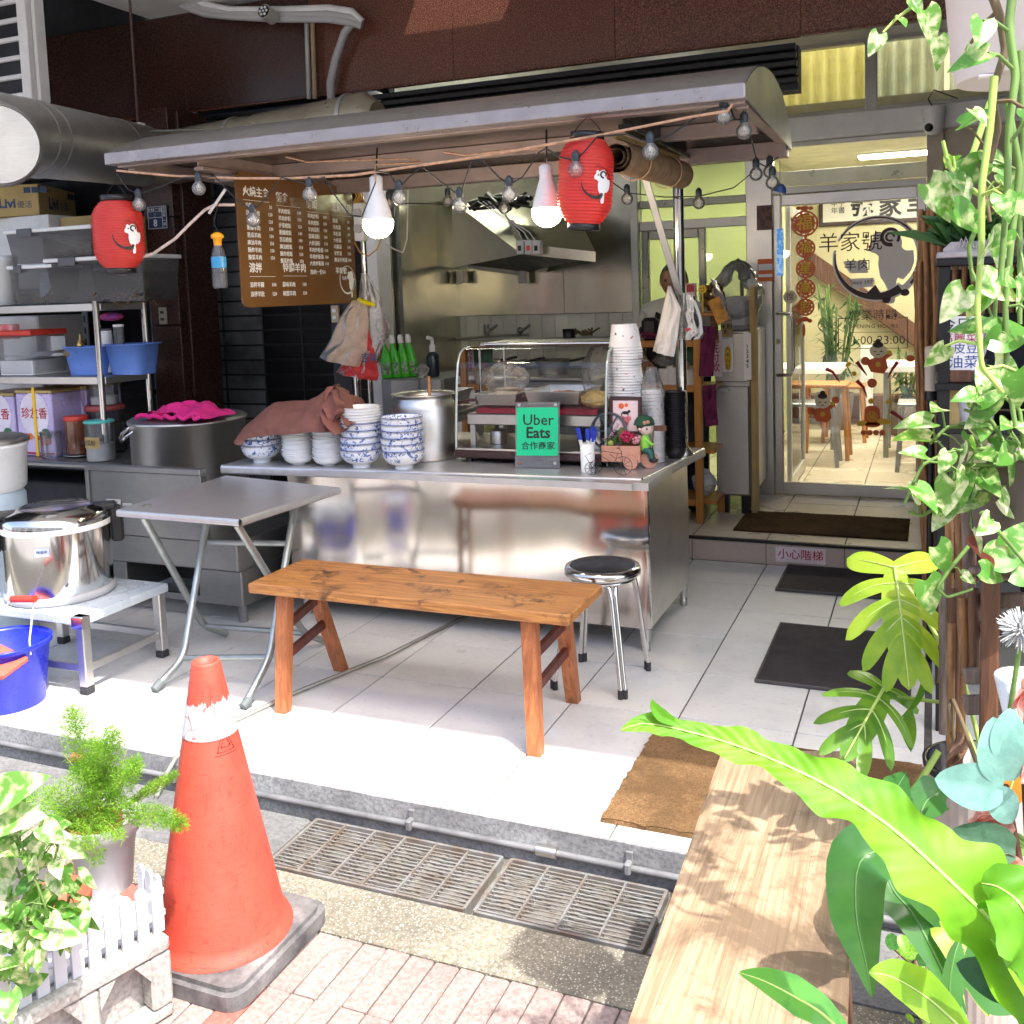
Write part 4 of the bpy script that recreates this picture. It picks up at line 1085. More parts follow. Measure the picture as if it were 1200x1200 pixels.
# grey wheel plate behind the cart
c=P(713,505,y=4.0); s=mpp(c)
t=T('toy_wheel','grey spoked toy wheel leaning behind the flower cart','ornament',(c.x,c.y,CZ))
F=frame(c,(1,0,0),(0,.2,1)); m=MB()
m.tube([(21*s*math.cos(6.283*i/28),21*s*math.sin(6.283*i/28),0)for i in range(28)],.006,6,True)
for i in range(6): m.tube([(0,0,0),(21*s*math.cos(6.283*i/6),21*s*math.sin(6.283*i/6),0)],.004,6)
m.cyl((0,0,-.004),(0,0,.004),.014); m.cyl((0,-21*s,0),(0,-(c.z-CZ)+.002,0),.005,n=8); m.xf(F); O('spoked_wheel',m,mk('grey_enamel',(.10,.12,.14),.4),t)
# ---- lanterns
def redpaper():
 n=N('red_lantern_paper'); v=n.coord(); f=n.noise(v,9,5,.6)
 c=n.ramp(f,[(.3,(.62,.045,.035)),(.65,(.78,.075,.06))]); n.set('Base Color',c); n.set('Roughness',.45)
 tl=n.new('BsdfTranslucent'); tl.inputs[0].default_value=(.85,.06,.03,1); mx=n.new('MixShader'); mx.inputs[0].default_value=.35
 n.bump(n.noise(v,30,4),.3,.004)
 n.link(n.b.outputs[0],mx.inputs[1]); n.link(tl.outputs[0],mx.inputs[2]); n.link(mx.outputs[0],n.out.inputs[0]); return n.m
MT['lantern']=redpaper()
GOAT=[(-9,12),(-8,17),(-4,22),(-4,28),(0,31),(5,27),(11,31),(18,32),(24,27),(27,19),(26,12),(31,8),(39,8),(40,-5),(36,-16),(28,-25),(22,-23),(20,-32),(20,-42),(19,-51),(12,-53),(10,-47),(12,-37),(8,-29),(3,-21),(1,-8),(2,2),(-2,6),(-8,8)]
def goat(m,F,s):
 """ram with a round horn, its back closing the ring"""
 m.prism([(x*s/44,y*s/44)for x,y in GOAT],.0005,.0012,F)
def ringarc(m,F,r,w0,w1,a0,a1,n=30,z=.0004,cx=0,cy=0):
 for i in range(n):
  t0, t1=i/n, (i+1)/n; b0, b1=a0+(a1-a0)*t0, a0+(a1-a0)*t1; u0, u1=w0+(w1-w0)*t0, w0+(w1-w0)*t1
  m.prism([(cx+(r-u0)*math.cos(b0),cy+(r-u0)*math.sin(b0)),(cx+r*math.cos(b0),cy+r*math.sin(b0)),(cx+r*math.cos(b1),cy+r*math.sin(b1)),(cx+(r-u1)*math.cos(b1),cy+(r-u1)*math.sin(b1))],z,z+.0008,F)
def lantern(c,R,H,label,tilt,face):
 base=Vector((c.x,c.y,c.z-H/2))
 t=T('paper_lantern',label,'lantern',base,'red paper lanterns hung from the roof edge')
 t.rotation_euler=(0,tilt,0)
 L=MB(); n=26; pr=[]
 for i in range(n*3+1):
  v=i/(n*3); z=H*v
  e=abs(v-.5)*2; r=R*(1-.42*max(0,(e-.45)/.55)**2.0)
  pr.append((r+(.0026 if i%3==0 else-.0016),z))
 L.lathe(pr,n=48,cap=False); O('paper_shell',L,MT['lantern'],t,local=True)
 for z0, z1, rr in((-.022,.003,.60),(H-.003,H+.022,.62)):
  m=MB(); m.lathe([(R*rr*.6,z0),(R*rr,z0),(R*rr,z1),(R*rr*.96,z1),(R*rr*.94,z0+.004)],n=36,cap=False); O('collar',m,MT['black_plastic'],t,local=True)
 m=MB(); m.tube([(-R*.55,0,H+.02),(-R*.3,0,H+.05),(0,0,H+.075),(R*.3,0,H+.05),(R*.55,0,H+.02)],.0016,6); m.tube([(0,0,H+.074),(0,0,H+.13)],.0014,6); O('wire_handle',m,MT['black_metal'],t,local=True)
 # printed ram, wrapped a little in front of the shell
 m=MB(); Fl=Matrix.Identity(4); g=MB(); goat(g,Matrix.Identity(4),R*.62)
 k=MB(); ringarc(k,Matrix.Identity(4),R*.58,.002,.014*R/.1,PI*.98,PI*1.62); ringarc(k,Matrix.Identity(4),R*.58,.002,.002,-.3,PI*.55)
 ringarc(k,Matrix.Identity(4),R*.135,.05*R,.06*R,-.5,4.9,18,.0016,R*.22,R*.28)
 ringarc(k,Matrix.Identity(4),R*.03,R*.03,R*.03,0,6.2,8,.0016,R*.02,R*.26); ringarc(k,Matrix.Identity(4),R*.06,R*.05,R*.05,0,6.2,10,.0016,R*.17,-R*.42)
 def wrap(mb):
  for i, p in enumerate(mb.v):
   a=face+(p.x+.012)/R; rr=R+.003+p.z; zz=H*.47+p.y
   mb.v[i]=Vector((rr*math.sin(a),-rr*math.cos(a),zz))
 wrap(g); wrap(k); O('ram_print',g,MT['white_print'],t,local=True); O('ring_print',k,MT['black_print'],t,local=True)
 return t
cl1=P(139,275,y=3.2); lantern(cl1,28.5*mpp(cl1),78*mpp(cl1),'smaller looking red paper lantern at the left end of the roof',0,1.0)
cl2=P(683,213,y=3.3); lantern(cl2,32*mpp(cl2),98*mpp(cl2),'large red paper lantern beside the lit bulb and rolled mat',.07,.62)
# ---- rolled coir mat hung under the roof
a, b=P(722,184,y=3.42), P(797,206,y=4.2); d=(b-a).normalized(); F=frame(a,d,(0,0,1)); L=(b-a).length
t=T('rolled_mat','rolled brown felt mat tied with string under the roof','rolled mat',a)
MT['felt']=mk('brown_felt',(.30,.19,.10),.95,0,.2,30,.5,200,.003)
m=MB()
def roll(u,v):
 a=2*PI*2.6*u; r=.062-.040*(u); return F@Vector((L*v,r*math.cos(a)*1.0,r*math.sin(a)))
m.grid(roll,90,6); O('roll',m,MT['felt'],t)
for k in(.25,.75):
 m=MB(); m.tube([F@Vector((L*k,.066*math.cos(6.283*i/20),.066*math.sin(6.283*i/20)))for i in range(20)],.0022,6,True)
 q=F@Vector((L*k,.066,0)); m.tube([q,Vector((q.x+.01,q.y,2.07))],.002,6); O('string',m,MT['rope'],t)
m=MB(); m.box((0,-.02,-.012),(L,.0,.0),.002); m.xf(TR(0,0,.085)@F); tag(O('timber_batten',m,MT['card']),'thin timber batten under the roof above the rolled mat','batten')
# ---- lit bulbs
MT['bulb_lit']=mk('lit_bulb',(1,.95,.85),.4,emit=(1.0,.80,.52),estr=22,rvar=0)
def led(u,v,y,label):
 c=P(u,v,y=y); s=mpp(c); R=18*s
 t=T('hanging_bulb',label,'light bulb',c,'big lit bulbs hung under the roof')
 m=MB(); m.sphere(c,R,24,16,sc=(1,1,.96)); O('glowing_dome',m,MT['bulb_lit'],t)
 m=MB(); m.lathe([(R*.97,R*.25),(R*.85,R*.8),(R*.48,R*2.0),(R*.42,R*2.15),(R*.42,R*2.2)],c,28,cap=False); O('housing',m,MT['white_plastic'],t)
 m=MB(); m.lathe([(R*.43,R*2.15),(R*.43,R*2.95),(R*.25,R*3.1),(.004,R*3.15)],c,20); O('socket',m,MT['white_plastic'],t)
 m=MB(); m.tube([c+Vector((0,0,R*3.1)),c+Vector((.005,0,R*3.8)),Vector((c.x,c.y+.02,2.08))],.004,6); O('cord',m,MT['cable_black'],t)
led(443,262,3.45,'lit bulb hanging on the left by the menu board'); led(641,249,3.42,'lit bulb hanging beside the large red lantern')
# ---- string lights
ROPE=[(137,200),(200,206),(280,209),(340,209),(415,205),(470,197),(540,187),(600,177),(660,166),(705,158),(760,147),(810,137),(853,130),(858,122)]
YR=3.215
tag(O('rope',MB().tube([P(u,v,y=YR)for u,v in ROPE],.0048,8),MT['rope']),'peach coloured rope stretched along the front of the roof','rope')
for pts, lb in(([(335,184),(345,186),(361,190),(372,189),(480,186),(493,190),(440,193),(440,214)],'copper coloured wire clips left of the lit bulb'),([(520,178),(545,182),(600,175),(639,174),(641,195)],'copper coloured wire over the right lit bulb')):
 tag(O('clip_wire',MB().tube([P(u,v,y=3.42)for u,v in pts],.0035,6),MT['rope']),lb,'wire')
BULBS=[(163,240,'at the lower left beside the left lantern',3.2),(233,221,'left of the menu board',3.2),(297,258,'lowest in front of the menu board',3.2),(363,228,'over the top edge of the menu board',3.2),(468,232,'right of the left lit bulb',3.2),(539,241,'in front of the steel hood',3.2),(597,228,'left of the right lit bulb',3.2),(675,199,'in front of the large lantern',3.2),(762,178,'in front of the rolled mat',3.2),(848,137,'leftmost under the right end of the roof',3.3),(872,154,'second under the right end of the roof',3.4),(886,204,'upper one of the pair by the blue bell',4.1),(905,214,'lowest one beside the blue bell',4.1),(902,201,'hidden behind its neighbours by the blue bell',4.2),(525,236,'small farther one before the hood',4.3),(456,239,'small farther one behind the left lit bulb',4.3),(591,244,'small farther one behind the middle of the hood',4.3),(735,233,'farther one right of the large lantern',4.3),(819,238,'farther one right of the pole',4.3)]
proto={}
for u, v, lb, y in BULBS:
 c=P(u,v,y=y); R=.027
 t=T('string_bulb','clear glass fairy bulb, '+lb,'fairy light bulb',c,'clear bulbs of the string lights')
 if not proto:
  m=MB(); m.sphere((0,0,0),R,18,12); m.lathe([(R*.62,R*.75),(R*.42,R*1.1)],n=16,cap=False); proto['glass_globe']=m.mesh('glass_globe',MT['bulb_glass'])
  m=MB(); m.lathe([(R*.45,R*1.0),(R*.52,R*1.1),(R*.52,R*2.0),(R*.4,R*2.15),(R*.2,R*2.4)],n=16); proto['socket']=m.mesh('socket',mk('dark_socket',(.03,.04,.05),.4))
  m=MB()
  for k in range(7): m.tube([(0,0,R*.9),(R*.35*math.cos(k*.9),R*.35*math.sin(k*.9),R*.2),(R*.22*math.cos(k*.9+.8),R*.22*math.sin(k*.9+.8),-R*.35),(0,0,-R*.1)],.0007,4)
  m.cyl((0,0,R*.1),(0,0,R),R*.16,n=8); proto['filament']=m.mesh('filament',mk('filament',(.75,.7,.6),.3,.6))
 for k, me in proto.items(): inst(k,me,t)
def sag(pts,r,mat,label,name='light_string'):
 out=[]
 for(a,b)in zip(pts,pts[1:]):
  A, B=P(a[0],a[1],y=a[2]), P(b[0],b[1],y=b[2])
  for i in range(6):
   f=i/6; q=A.lerp(B,f); q.z-=.0*f; out.append(q)
 out.append(P(pts[-1][0],pts[-1][1],y=pts[-1][2]))
 return tag(O(name,MB().tube(out,r,6),mat),label,'cable')
Y1=3.2
sag([(137,204,Y1),(150,222,Y1),(163,228,Y1),(190,218,Y1),(215,208,Y1),(233,208,Y1),(252,207,Y1),(275,232,Y1),(290,243,Y1),(297,246,Y1),(312,232,Y1),(330,208,Y1),(345,212,Y1),(363,216,Y1),(380,207,Y1),(392,228,Y1),(410,252,Y1),(424,254,Y1),(440,214,Y1)],.0028,MT['cable_black'],'black fairy light cable looping before the menu board')
sag([(440,200,Y1),(455,203,Y1),(468,220,Y1),(480,207,Y1),(495,195,Y1),(515,212,Y1),(539,230,Y1),(552,190,Y1),(565,187,Y1),(585,208,Y1),(597,216,Y1),(612,208,Y1),(632,178,Y1),(640,174,Y1),(655,184,Y1),(675,188,Y1),(690,172,Y1),(700,160,Y1),(735,157,Y1),(750,164,Y1),(762,166,Y1),(785,158,Y1),(830,128,3.25),(855,124,3.3)],.0028,MT['cable_black'],'black fairy light cable looping before the hood and lantern')
sag([(855,124,3.3),(861,140,3.35),(872,140,3.4),(880,160,3.6),(887,190,4.1),(897,195,4.15),(912,184,4.2)],.0028,MT['cable_black'],'black fairy light cable under the right end of the roof')
sag([(440,242,4.3),(480,238,4.3),(530,240,4.3),(560,244,4.3),(591,236,4.3),(640,246,4.3),(660,246,4.3),(715,212,4.3),(735,226,4.3),(780,231,4.3),(819,230,4.3),(860,220,4.2),(882,202,4.15)],.0026,MT['cable_black'],'farther fairy light cable crossing before the kitchen wall')
# blue bell
c=P(914,222,y=4.2); s=mpp(c)
t=T('wind_bell','small blue wind bell with a blue paper strip by the door','wind bell',c)
m=MB(); m.lathe([(8*s,-3*s),(7.6*s,0),(6*s,4*s),(3*s,6.5*s),(.001,7*s)],c,20,cap=False); m.xf(TR(c)@RT(.3,'Y')@TR(-c)); O('bell',m,mk('blue_bell',(.03,.08,.22),.3),t)
m=MB(); m.tube([c+Vector((0,0,6*s)),P(914,188,y=4.2)],.0012,5); m.tube([c,P(914,270,y=4.2)],.001,5); O('cord',m,MT['cable_black'],t)
a=P(914,268,y=4.2); m=MB(); m.grid(lambda u,v:a+Vector((-4*s+8*s*u,.006*math.sin(v*5),-55*s*v)),3,10)
n=N('blue_strip'); tc=n.new('TexCoord'); sx=n.new('SeparateXYZ'); n.link(tc.outputs['Object'],sx.inputs[0]); n.set('Base Color',n.mix(n.ramp(n.noise(n.coord(),60,3),[(.5,0),(.6,1)]),(.08,.32,.75),(.35,.6,.85))); n.set('Roughness',.6)
O('paper_strip',m,n.m,t)
# ---- menu board hung along the left side of the stall
MX=-2.75
y0, y1, z0, z1=3.515, 4.44, 1.47, 2.055
t=T('menu_board','brown acrylic menu board with white writing hung at the side','menu board',(MX,4.0,z0))
F=frame((MX,y0,z0),(0,1,0),(0,0,1))
W, H=y1-y0, z1-z0
def rrect(x0,y0_,x1,y1_,r,n=5):
 out=[]
 for cx, cy, a0 in((x1-r,y0_+r,-PI/2),(x1-r,y1_-r,0),(x0+r,y1_-r,PI/2),(x0+r,y0_+r,PI)):
  for i in range(n+1): out.append((cx+r*math.cos(a0+PI/2*i/n),cy+r*math.sin(a0+PI/2*i/n)))
 return out
m=MB(); m.prism(rrect(0,0,W,H,.04),-.004,.004,F); O('panel',m,mk('brown_acrylic',(.155,.070,.022),.12,0,.05,3),t)
m=MB(); hd=MB()
def tx(b,x,y,sz,al='LEFT',bold=.0003,mm=None): (mm or m).text(b,sz,F@TR(x*W,y*H,.0046),depth=.0006,align=al,bold=bold,res=1)
for(x,y,b)in((.045,.855,'火燒主食'),(.30,.84,'麵食'),(.555,.815,'麵飯'),(.785,.81,'滋鮮湯品'),(.06,.29,'涼拌'),(.325,.295,'特調羊肉')):
 tx(b,x,y,.046,bold=.0007,mm=hd); a=F; m.box((0,0,0),(.20*W,.0015,.0006)); m.xf(F@TR(x*W,(y-.062)*H,.0046),len(m.v)-8)
cols=((.06,.265,(('白飯','30'),('沙茶羊肉','120'),('炒羊肚','120'),('蔥爆羊肉','130'),('苦瓜羊肉','130'),('麻油羊肉','150'),('酥炸羊肉','150'),('酸菜羊肉','150')),.755),(.31,.505,(('羊肉燴飯','100'),('羊肉炒麵','110'),('沙茶燴飯','120'),('蔥爆燴飯','140'),('苦瓜燴飯','140'),('麻油燴飯','150'),('酥炸燴飯','150'),('酸菜炒飯','150')),.735),(.56,.735,(('羊肉炒麵','100'),('羊肉燴麵','100'),('羊肉湯麵','100'),('當歸湯麵','100'),('大骨湯麵','110'),('羊肉炒粄條','100'),('羊骨炒粄條','100'),('大骨炒粄條','110')),.72),(.79,.96,(('清湯','30'),('羊肉湯','80'),('羊肚湯','80'),('大骨湯','90'),('羊腦湯','100'),('羊雜湯','110'),('麻油羊肉湯','150')),.70))
for x, x2, rows, yy in cols:
 for i, (b,pr)in enumerate(rows):
  tx(b,x,yy-.055*i,.024); tx(pr,x2,yy-.055*i,.022,'RIGHT')
for x, x2, rows, yy in((.06,.265,(('涼拌羊腱','100'),('涼拌羊肚','120')),.165),(.315,.52,(('蒜味羊肉','130'),('椒鹽羊肉','130')),.165)):
 for i, (b,pr)in enumerate(rows): tx(b,x,yy-.07*i,.025); tx(pr,x2,yy-.07*i,.023,'RIGHT')
tx('加肉一份50',.56,.265,.026)
O('lettering',m,MT['white_print'],t); O('lettering',hd,MT['white_print'],t)
lg=MB(); F2=F@TR(.91*W,.20*H,.0046)
ringarc(lg,F2,.072,.003,.013,PI*.85,PI*2.0); ringarc(lg,F2,.072,.003,.003,0,PI*.7); goat(lg,F2@TR(.012,-.005,0),.07); lg.text('羊家號',.034,F2@TR(-.055,.045,.001),bold=.0006); lg.text('羊肉',.022,F2@TR(-.03,.008,.001))
O('ram_logo',lg,MT['white_print'],t)
m=MB()
for y in(.25,.75): m.tube([F@Vector((W*y,H-.02,0)),Vector((MX,y0+W*y,2.05))],.004,6)
O('hanger',m,MT['black_metal'],t)
# ================================================================ LEFT SIDE
def tile_tex(name,c,c2,scale): return mk(name,c,.5,0,.1,scale,col2=c2)
RXR, RYF, RYB=-4.18, 4.10, 4.456
rk=T('storage_rack','chrome storage rack crowded with jars and bins on the left','rack',(-4.7,4.28,.65))
for x in(RXR,-5.45):
 for y in(RYF,RYB):
  m=MB(); m.cyl((x,y,.0 if False else .655),(x,y,1.525),.0175,n=18); O('post',m,MT['chrome'],rk)
for z in(1.516,1.115):
 m=MB(); m.box((-5.44,RYF-.005,z-.045),(RXR-.02,RYB+.005,z),.004); O('shelf',m,MT['steel'],rk)
 m=MB(); m.box((RXR-.014,RYF+.02,z-.044),(RXR+.012,RYB-.02,z-.002),.003); O('side_rail',m,MT['steel'],rk)
wt=T('work_table','dark steel work table under the storage rack','work table',(-4.6,4.3,0))
m=MB(); m.box((-5.6,4.0,.615),(-4.02,4.62,.652),.012); O('table_top',m,MT['steel_dark'],wt)
for x in(-5.5,-4.10):
 for y in(4.08,4.55): m=MB(); m.cyl((x,y,0),(x,y,.614),.02,n=14); O('leg',m,MT['steel_dark'],wt)
m=MB(); m.box((-5.48,4.1,.2),(-4.12,4.53,.225),.004); O('lower_shelf',m,MT['steel_dark'],wt)
m=MB(); m.box((-5.3,4.15,.226),(-4.4,4.5,.50),.01); tag(O('storage_box',m,MT['dark_wall']),'dark box on the shelf under the work table','box')
def boxthing(name,label,cat,u0,v0,u1,v1,y,dep,mat,c=.006,group=None,z0=None,lid=None,rz=0):
 """an upright box that fills this rectangle of the picture at depth y"""
 a, b=P(u0,v1,y=y), P(u1,v0,y=y)
 m=MB(); zz=a.z if z0 is None else z0
 m.box((a.x,y,zz),(b.x,y+dep,b.z),c)
 return m, a, b, zz
def bin_(u0,v0,u1,v1,y,dep,z0,label):
 a, b=P(u0,v1,y=y), P(u1,v0,y=y); zt=b.z
 t=T('storage_bin',label,'storage bin',((a.x+b.x)/2,y+dep/2,z0),'smoky plastic bins on top of the rack')
 x0, x1=a.x, b.x; m=MB(); tp=.02
 bt=[(x0+tp,y+tp),(x1-tp,y+tp),(x1-tp,y+dep-tp),(x0+tp,y+dep-tp)]; tt=[(x0,y),(x1,y),(x1,y+dep),(x0,y+dep)]
 h=zt-.022
 m.add([(*p,z0+.001)for p in bt]+[(*p,h)for p in tt],[(3,2,1,0),(0,1,5,4),(1,2,6,5),(2,3,7,6),(3,0,4,7)])
 O('tub',m,MT['smoke_plastic'],t)
 m=MB(); m.box((x0-.012,y-.012,h+.0005),(x1+.012,y+dep+.012,zt),.005); O('lid',m,MT['white_plastic'],t)
 m=MB(); w=(x1-x0)
 m.box((x0+w*.16,y-.022,zt-.045),(x0+w*.34,y-.0125,zt+.002),.003); O('clasp',m,mk('grey_clasp',(.12,.12,.13),.5),t)
 f=MB()
 for k in range(46):
  p=Vector((random.uniform(x0+.35*w,x1-.08*w),random.uniform(y+.035,y+dep-.035),z0+.012+.03*random.random())); d=Vector((random.gauss(0,.03),random.gauss(0,.02),random.gauss(0,.015)))
  f.tube([p,p+d,p+d*1.4+Vector((0,0,.01))],[.007,.008,.003],5)
 O('dried_peel',f,mk('dried_peel',(.22,.12,.06),.8,0,.3,20),t,kind='stuff')
 return t
zr=1.517
pB=P(36,355,y=4.14)
bin_(14,309,60,354,4.13,.20,zr,'small smoky bin at the left bottom of the stack on the rack')
bin_(57,297,166,352,4.12,.28,zr,'wide smoky bin with white lid beside the left lantern')
zB=P(36,309,y=4.13).z+.002
bin_(10,263,105,309,4.15,.25,zB+.0,'smoky bin with white lid on top of the other bins')
t=tag(O('white_tub',MB().lathe([(.06,0),(.085,.01),(.09,.25),(.095,.255),(.095,.29),(.001,.295)],(P(-2,330,y=4.2).x-.03,4.25,zr+.001),28),MT['white_plastic']),'white plastic tub at the left edge of the rack top','tub')
# rear slotted shelf
rs=T('slotted_shelf','grey slotted angle shelf standing behind the rack','shelf',(-5.0,4.9,0))
for x in(P(100,380,y=4.62).x,-6.3):
 for y in(4.62,5.2): m=MB(); m.box((x-.02,y-.003,0),(x+.02,y+.003,1.62)); m.box((x-.02,y+.0035,0),(x-.014,y+.04,1.62)); O('upright',m,mk('slotted_angle',(.25,.31,.36),.5,.2),rs)
x9=P(100,380,y=4.62).x
m=MB(); m.box((-6.3,4.63,1.585),(x9+.02,5.2,1.62),.003); m.box((-6.3,4.63,.9),(x9+.02,5.2,.93),.003); O('board',m,MT['dark_wall'],rs)
m=MB()
for k in range(9): m.box((x9-.008,4.6155,.98+.07*k),(x9+.006,4.6166,1.02+.07*k))
O('slot',m,MT['black_metal'],rs)
# styrofoam, cartons
def carton(name,x0,x1,y0,y1,z0,z1,label,mat,rz=0,text=None):
 c=Vector(((x0+x1)/2,(y0+y1)/2,z0))
 t=T(name,label,'carton',c,'cartons stacked behind the rack'); t.rotation_euler=(0,0,rz)
 m=MB(); m.box((x0-c.x,y0-c.y,0),(x1-c.x,y1-c.y,z1-z0),.004); O('carton_body',m,mat,t,local=True)
 w, d, h=(x1-x0)/2, (y1-y0)/2, z1-z0
 if text:
  m=MB(); F=frame((w+.001,0,h/2),(0,1,0),(0,0,1)); m.text('Livi',h*.52,F@TR(-d*.25,-.012,0),bold=.004); m.text('優活',h*.30,F@TR(d*.32,-.02,0),bold=.001)
  F2=frame((0,-d-.001,h/2),(1,0,0),(0,0,1)); m.text('Livi',h*.40,F2@TR(-w*.1,-.02,0),bold=.003); m.text('優活',h*.24,F2@TR(w*.5,-.03,0));
  O('lettering',m,MT['navy_print'],t,local=True)
  m=MB()
  for FF, ww in((F,d),(F2,w)):
   for k in range(3): q=MB(); q.box((ww*.62+k*.05-.02,h*.22,0),(ww*.62+k*.05+.022,h*.40,.0008)); q.xf(FF); m.add(q.v,q.f)
   q=MB(); q.box((-ww*.9,h*.36,0),(-ww*.35,h*.38,.0008)); q.box((-ww*.9,h*.30,0),(-ww*.5,h*.32,.0008)); q.xf(FF); m.add(q.v,q.f)
  O('care_marks',m,MT['navy_print'],t,local=True)
 return t
zL=P(60,255,y=4.85).z; zT=P(60,222,y=4.85).z
c=P(42,240,y=4.78)
carton('carton',c.x-.34,c.x+.02,4.60,5.16,zL,zT+.02,'yellow brown tissue carton with large Livi print behind the duct',MT['card'],.42,True)
carton('carton',P(72,280,y=4.72).x,P(116,280,y=4.72).x+.12,4.72,5.1,1.622,zL-.02,'smaller tissue carton behind the smoky bins',MT['card'],.05,False)
carton('styrofoam_box',-6.1,P(60,262,y=4.66).x,4.64,5.1,1.622,zL-.003,'white styrofoam box under the Livi carton',MT['white_plastic'])
m=MB(); m.box((-6.2,4.62,.931),(-5.2,5.0,1.45),.01); tag(O('white_board',m,MT['white_paint']),'pale board leaning behind the jars on the rack','board')
# dark slats above
t=T('overhead_slats','dark metal slats above the cartons under the duct','slats',(-5.2,4.8,2.25))
for k in range(7):
 m=MB(); m.box((-7.0,4.3+.14*k,2.36),(-4.45,4.34+.14*k,2.39),.004); O('slat',m,MT['alu_dark']if k%2 else MT['black_metal'],t)
# middle shelf
zm=1.116
def at(u,y): return P(u,430,y=y).x
def jar(name,label,cat,u0,u1,vtop,y,z0,body,lid,lidh,fill=None,fillf=.5,square=False,group=None,vb=None):
 xa, xb=at(u0,y), at(u1,y); r=(u1-u0)/2*mpp((xa,y,z0)); yc=y+r; xc=P((u0+u1)/2,430,y=yc).x
 zt=P((u0+u1)/2,vtop,y=yc).z
 t=T(name,label,cat,(xc,yc,z0),group)
 h=zt-z0-lidh
 m=MB()
 if square: m.box((xc-r,yc-r,z0+.001),(xc+r,yc+r,z0+h),.014)
 else: m.lathe([(r*.9,z0+.001),(r*.97,z0+.012),(r*.97,z0+h)],(xc,yc,0),28)
 O('body',m,body,t)
 if fill:
  m=MB()
  if square: m.grid(lambda u,v:(xc+(r-.006)*(2*u-1),yc+(r-.006)*(2*v-1),z0+h*fillf*(1+.25*noise.noise((u*2,v*2,z0)))),10,10); m.box((xc-r+.005,yc-r+.005,z0+.003),(xc+r-.005,yc+r-.005,z0+h*fillf*.75))
  else: m.lathe([(r*.9,z0+.004),(r*.93,z0+h*fillf),(.001,z0+h*fillf+.006)],(xc,yc,0),24)
  O('contents',m,fill,t)
 if lid:
  m=MB()
  if square: m.box((xc-r-.005,yc-r-.005,z0+h+.0005),(xc+r+.005,yc+r+.005,zt),.006)
  else: m.lathe([(r*1.0,z0+h+.0005),(r*1.03,z0+h+.004),(r*1.03,zt-.004),(r*.96,zt),(.001,zt)],(xc,yc,0),28)
  O('lid',m,lid,t)
 return t, xc, yc, r, zt
MT['flour']=mk('flour',(.78,.77,.76),.9,0,.03,10,.2,40)
MT['teal']=mk('teal_lid',(.10,.52,.45),.35)
jar('storage_jar','square clear jar of white flour with a red lid','jar',14,67,386,4.13,zm,MT['clear_plastic'],MT['red'],.032,MT['flour'],.5,True)
jar('storage_jar','grey jar at the left edge of the middle shelf','jar',-30,5,398,4.13,zm,MT['grey_plastic'],None,0)
m, a, b, z=boxthing('snack_box','','',-8,380,13,398,4.16,.06,None,z0=P(0,398,y=4.16).z)
tag(O('snack_box',m,mk('pink_red_box',(.60,.13,.14),.5,0,.3,14,col2=(.7,.5,.5))),'small red and pink packet on the grey jar at the left edge','packet')
# blue basins
def basin(u0,u1,vt,y,dep,label):
 xa, xb=at(u0,y), at(u1,y); zt=P(u0,vt,y=y).z
 t=T('plastic_basin',label,'basin',((xa+xb)/2,y+dep/2,zm),'blue plastic basins on the rack')
 m=MB(); n=40
 def ring(ins,z,lip=0):
  out=[]
  for i in range(n):
   a=2*PI*i/n; ex=4
   cx, sy=math.cos(a), math.sin(a); k=(abs(cx)**ex+abs(sy)**ex)**(-1/ex)
   out.append(((xa+xb)/2+((xb-xa)/2-ins+lip)*k*cx,y+dep/2+(dep/2-ins+lip)*k*sy,z))
  return out
 rings=[ring(.022,zm+.001),ring(.0,zt-.006),ring(0,zt-.005,.012),ring(0,zt,.012),ring(.002,zt),ring(.023,zm+.004)]
 m.add([p for r in rings for p in r],[(j*n+i,j*n+(i+1)%n,(j+1)*n+(i+1)%n,(j+1)*n+i)for j in range(5)for i in range(n)],True)
 m.add(rings[0],[tuple(range(n))]); m.add(rings[5],[tuple(range(n))])
 O('tub',m,mk('basin_blue',(.13,.25,.66),.35,0,.06,6,trans=0),t)
basin(72,117,407,4.14,.13,'left blue plastic basin on the middle shelf'); basin(119,163,404,4.16,.20,'right blue plastic basin holding bottles')
jar('squeeze_bottle','white squeeze bottle standing in the right blue basin','bottle',117,134,385,4.2,zm+.01,MT['white_plastic'],MT['clear_plastic'],.012)
jar('glass_bottle','small clear bottle with a white cap in the right basin','bottle',136,148,380,4.2,zm+.01,MT['clear_plastic'],MT['white_plastic'],.014,mk('seeds',(.25,.16,.08),.8),.6)
bag('spice_bag','brown spice bag lying over the left blue basin',(at(92,4.2),4.2,zm+.09),.075,.06,.07,21,mk('spice_bag',(.26,.19,.14),.5,0,.3,20),.1,'bag')
m=MB(); m.lathe([(.028,0),(.022,.02),(.008,.035),(.006,.06),(.001,.07)],(at(95,4.26),4.27,zm+.16),16); tag(O('brass_bell',m,mk('brass',(.55,.38,.12),.3,.9)),'small brass bell on top of the spice bag','bell')
m=MB(); m.sphere((at(130,4.3),4.33,P(130,367,y=4.33).z-.02),.06,16,10,sc=(1.4,.7,.42)); tag(O('patterned_pouch',m,mk('pouch',(.16,.04,.30),.6,0,.4,26,col2=(.6,.05,.14))),'purple and red patterned pouch hanging behind the squeeze bottle','pouch')
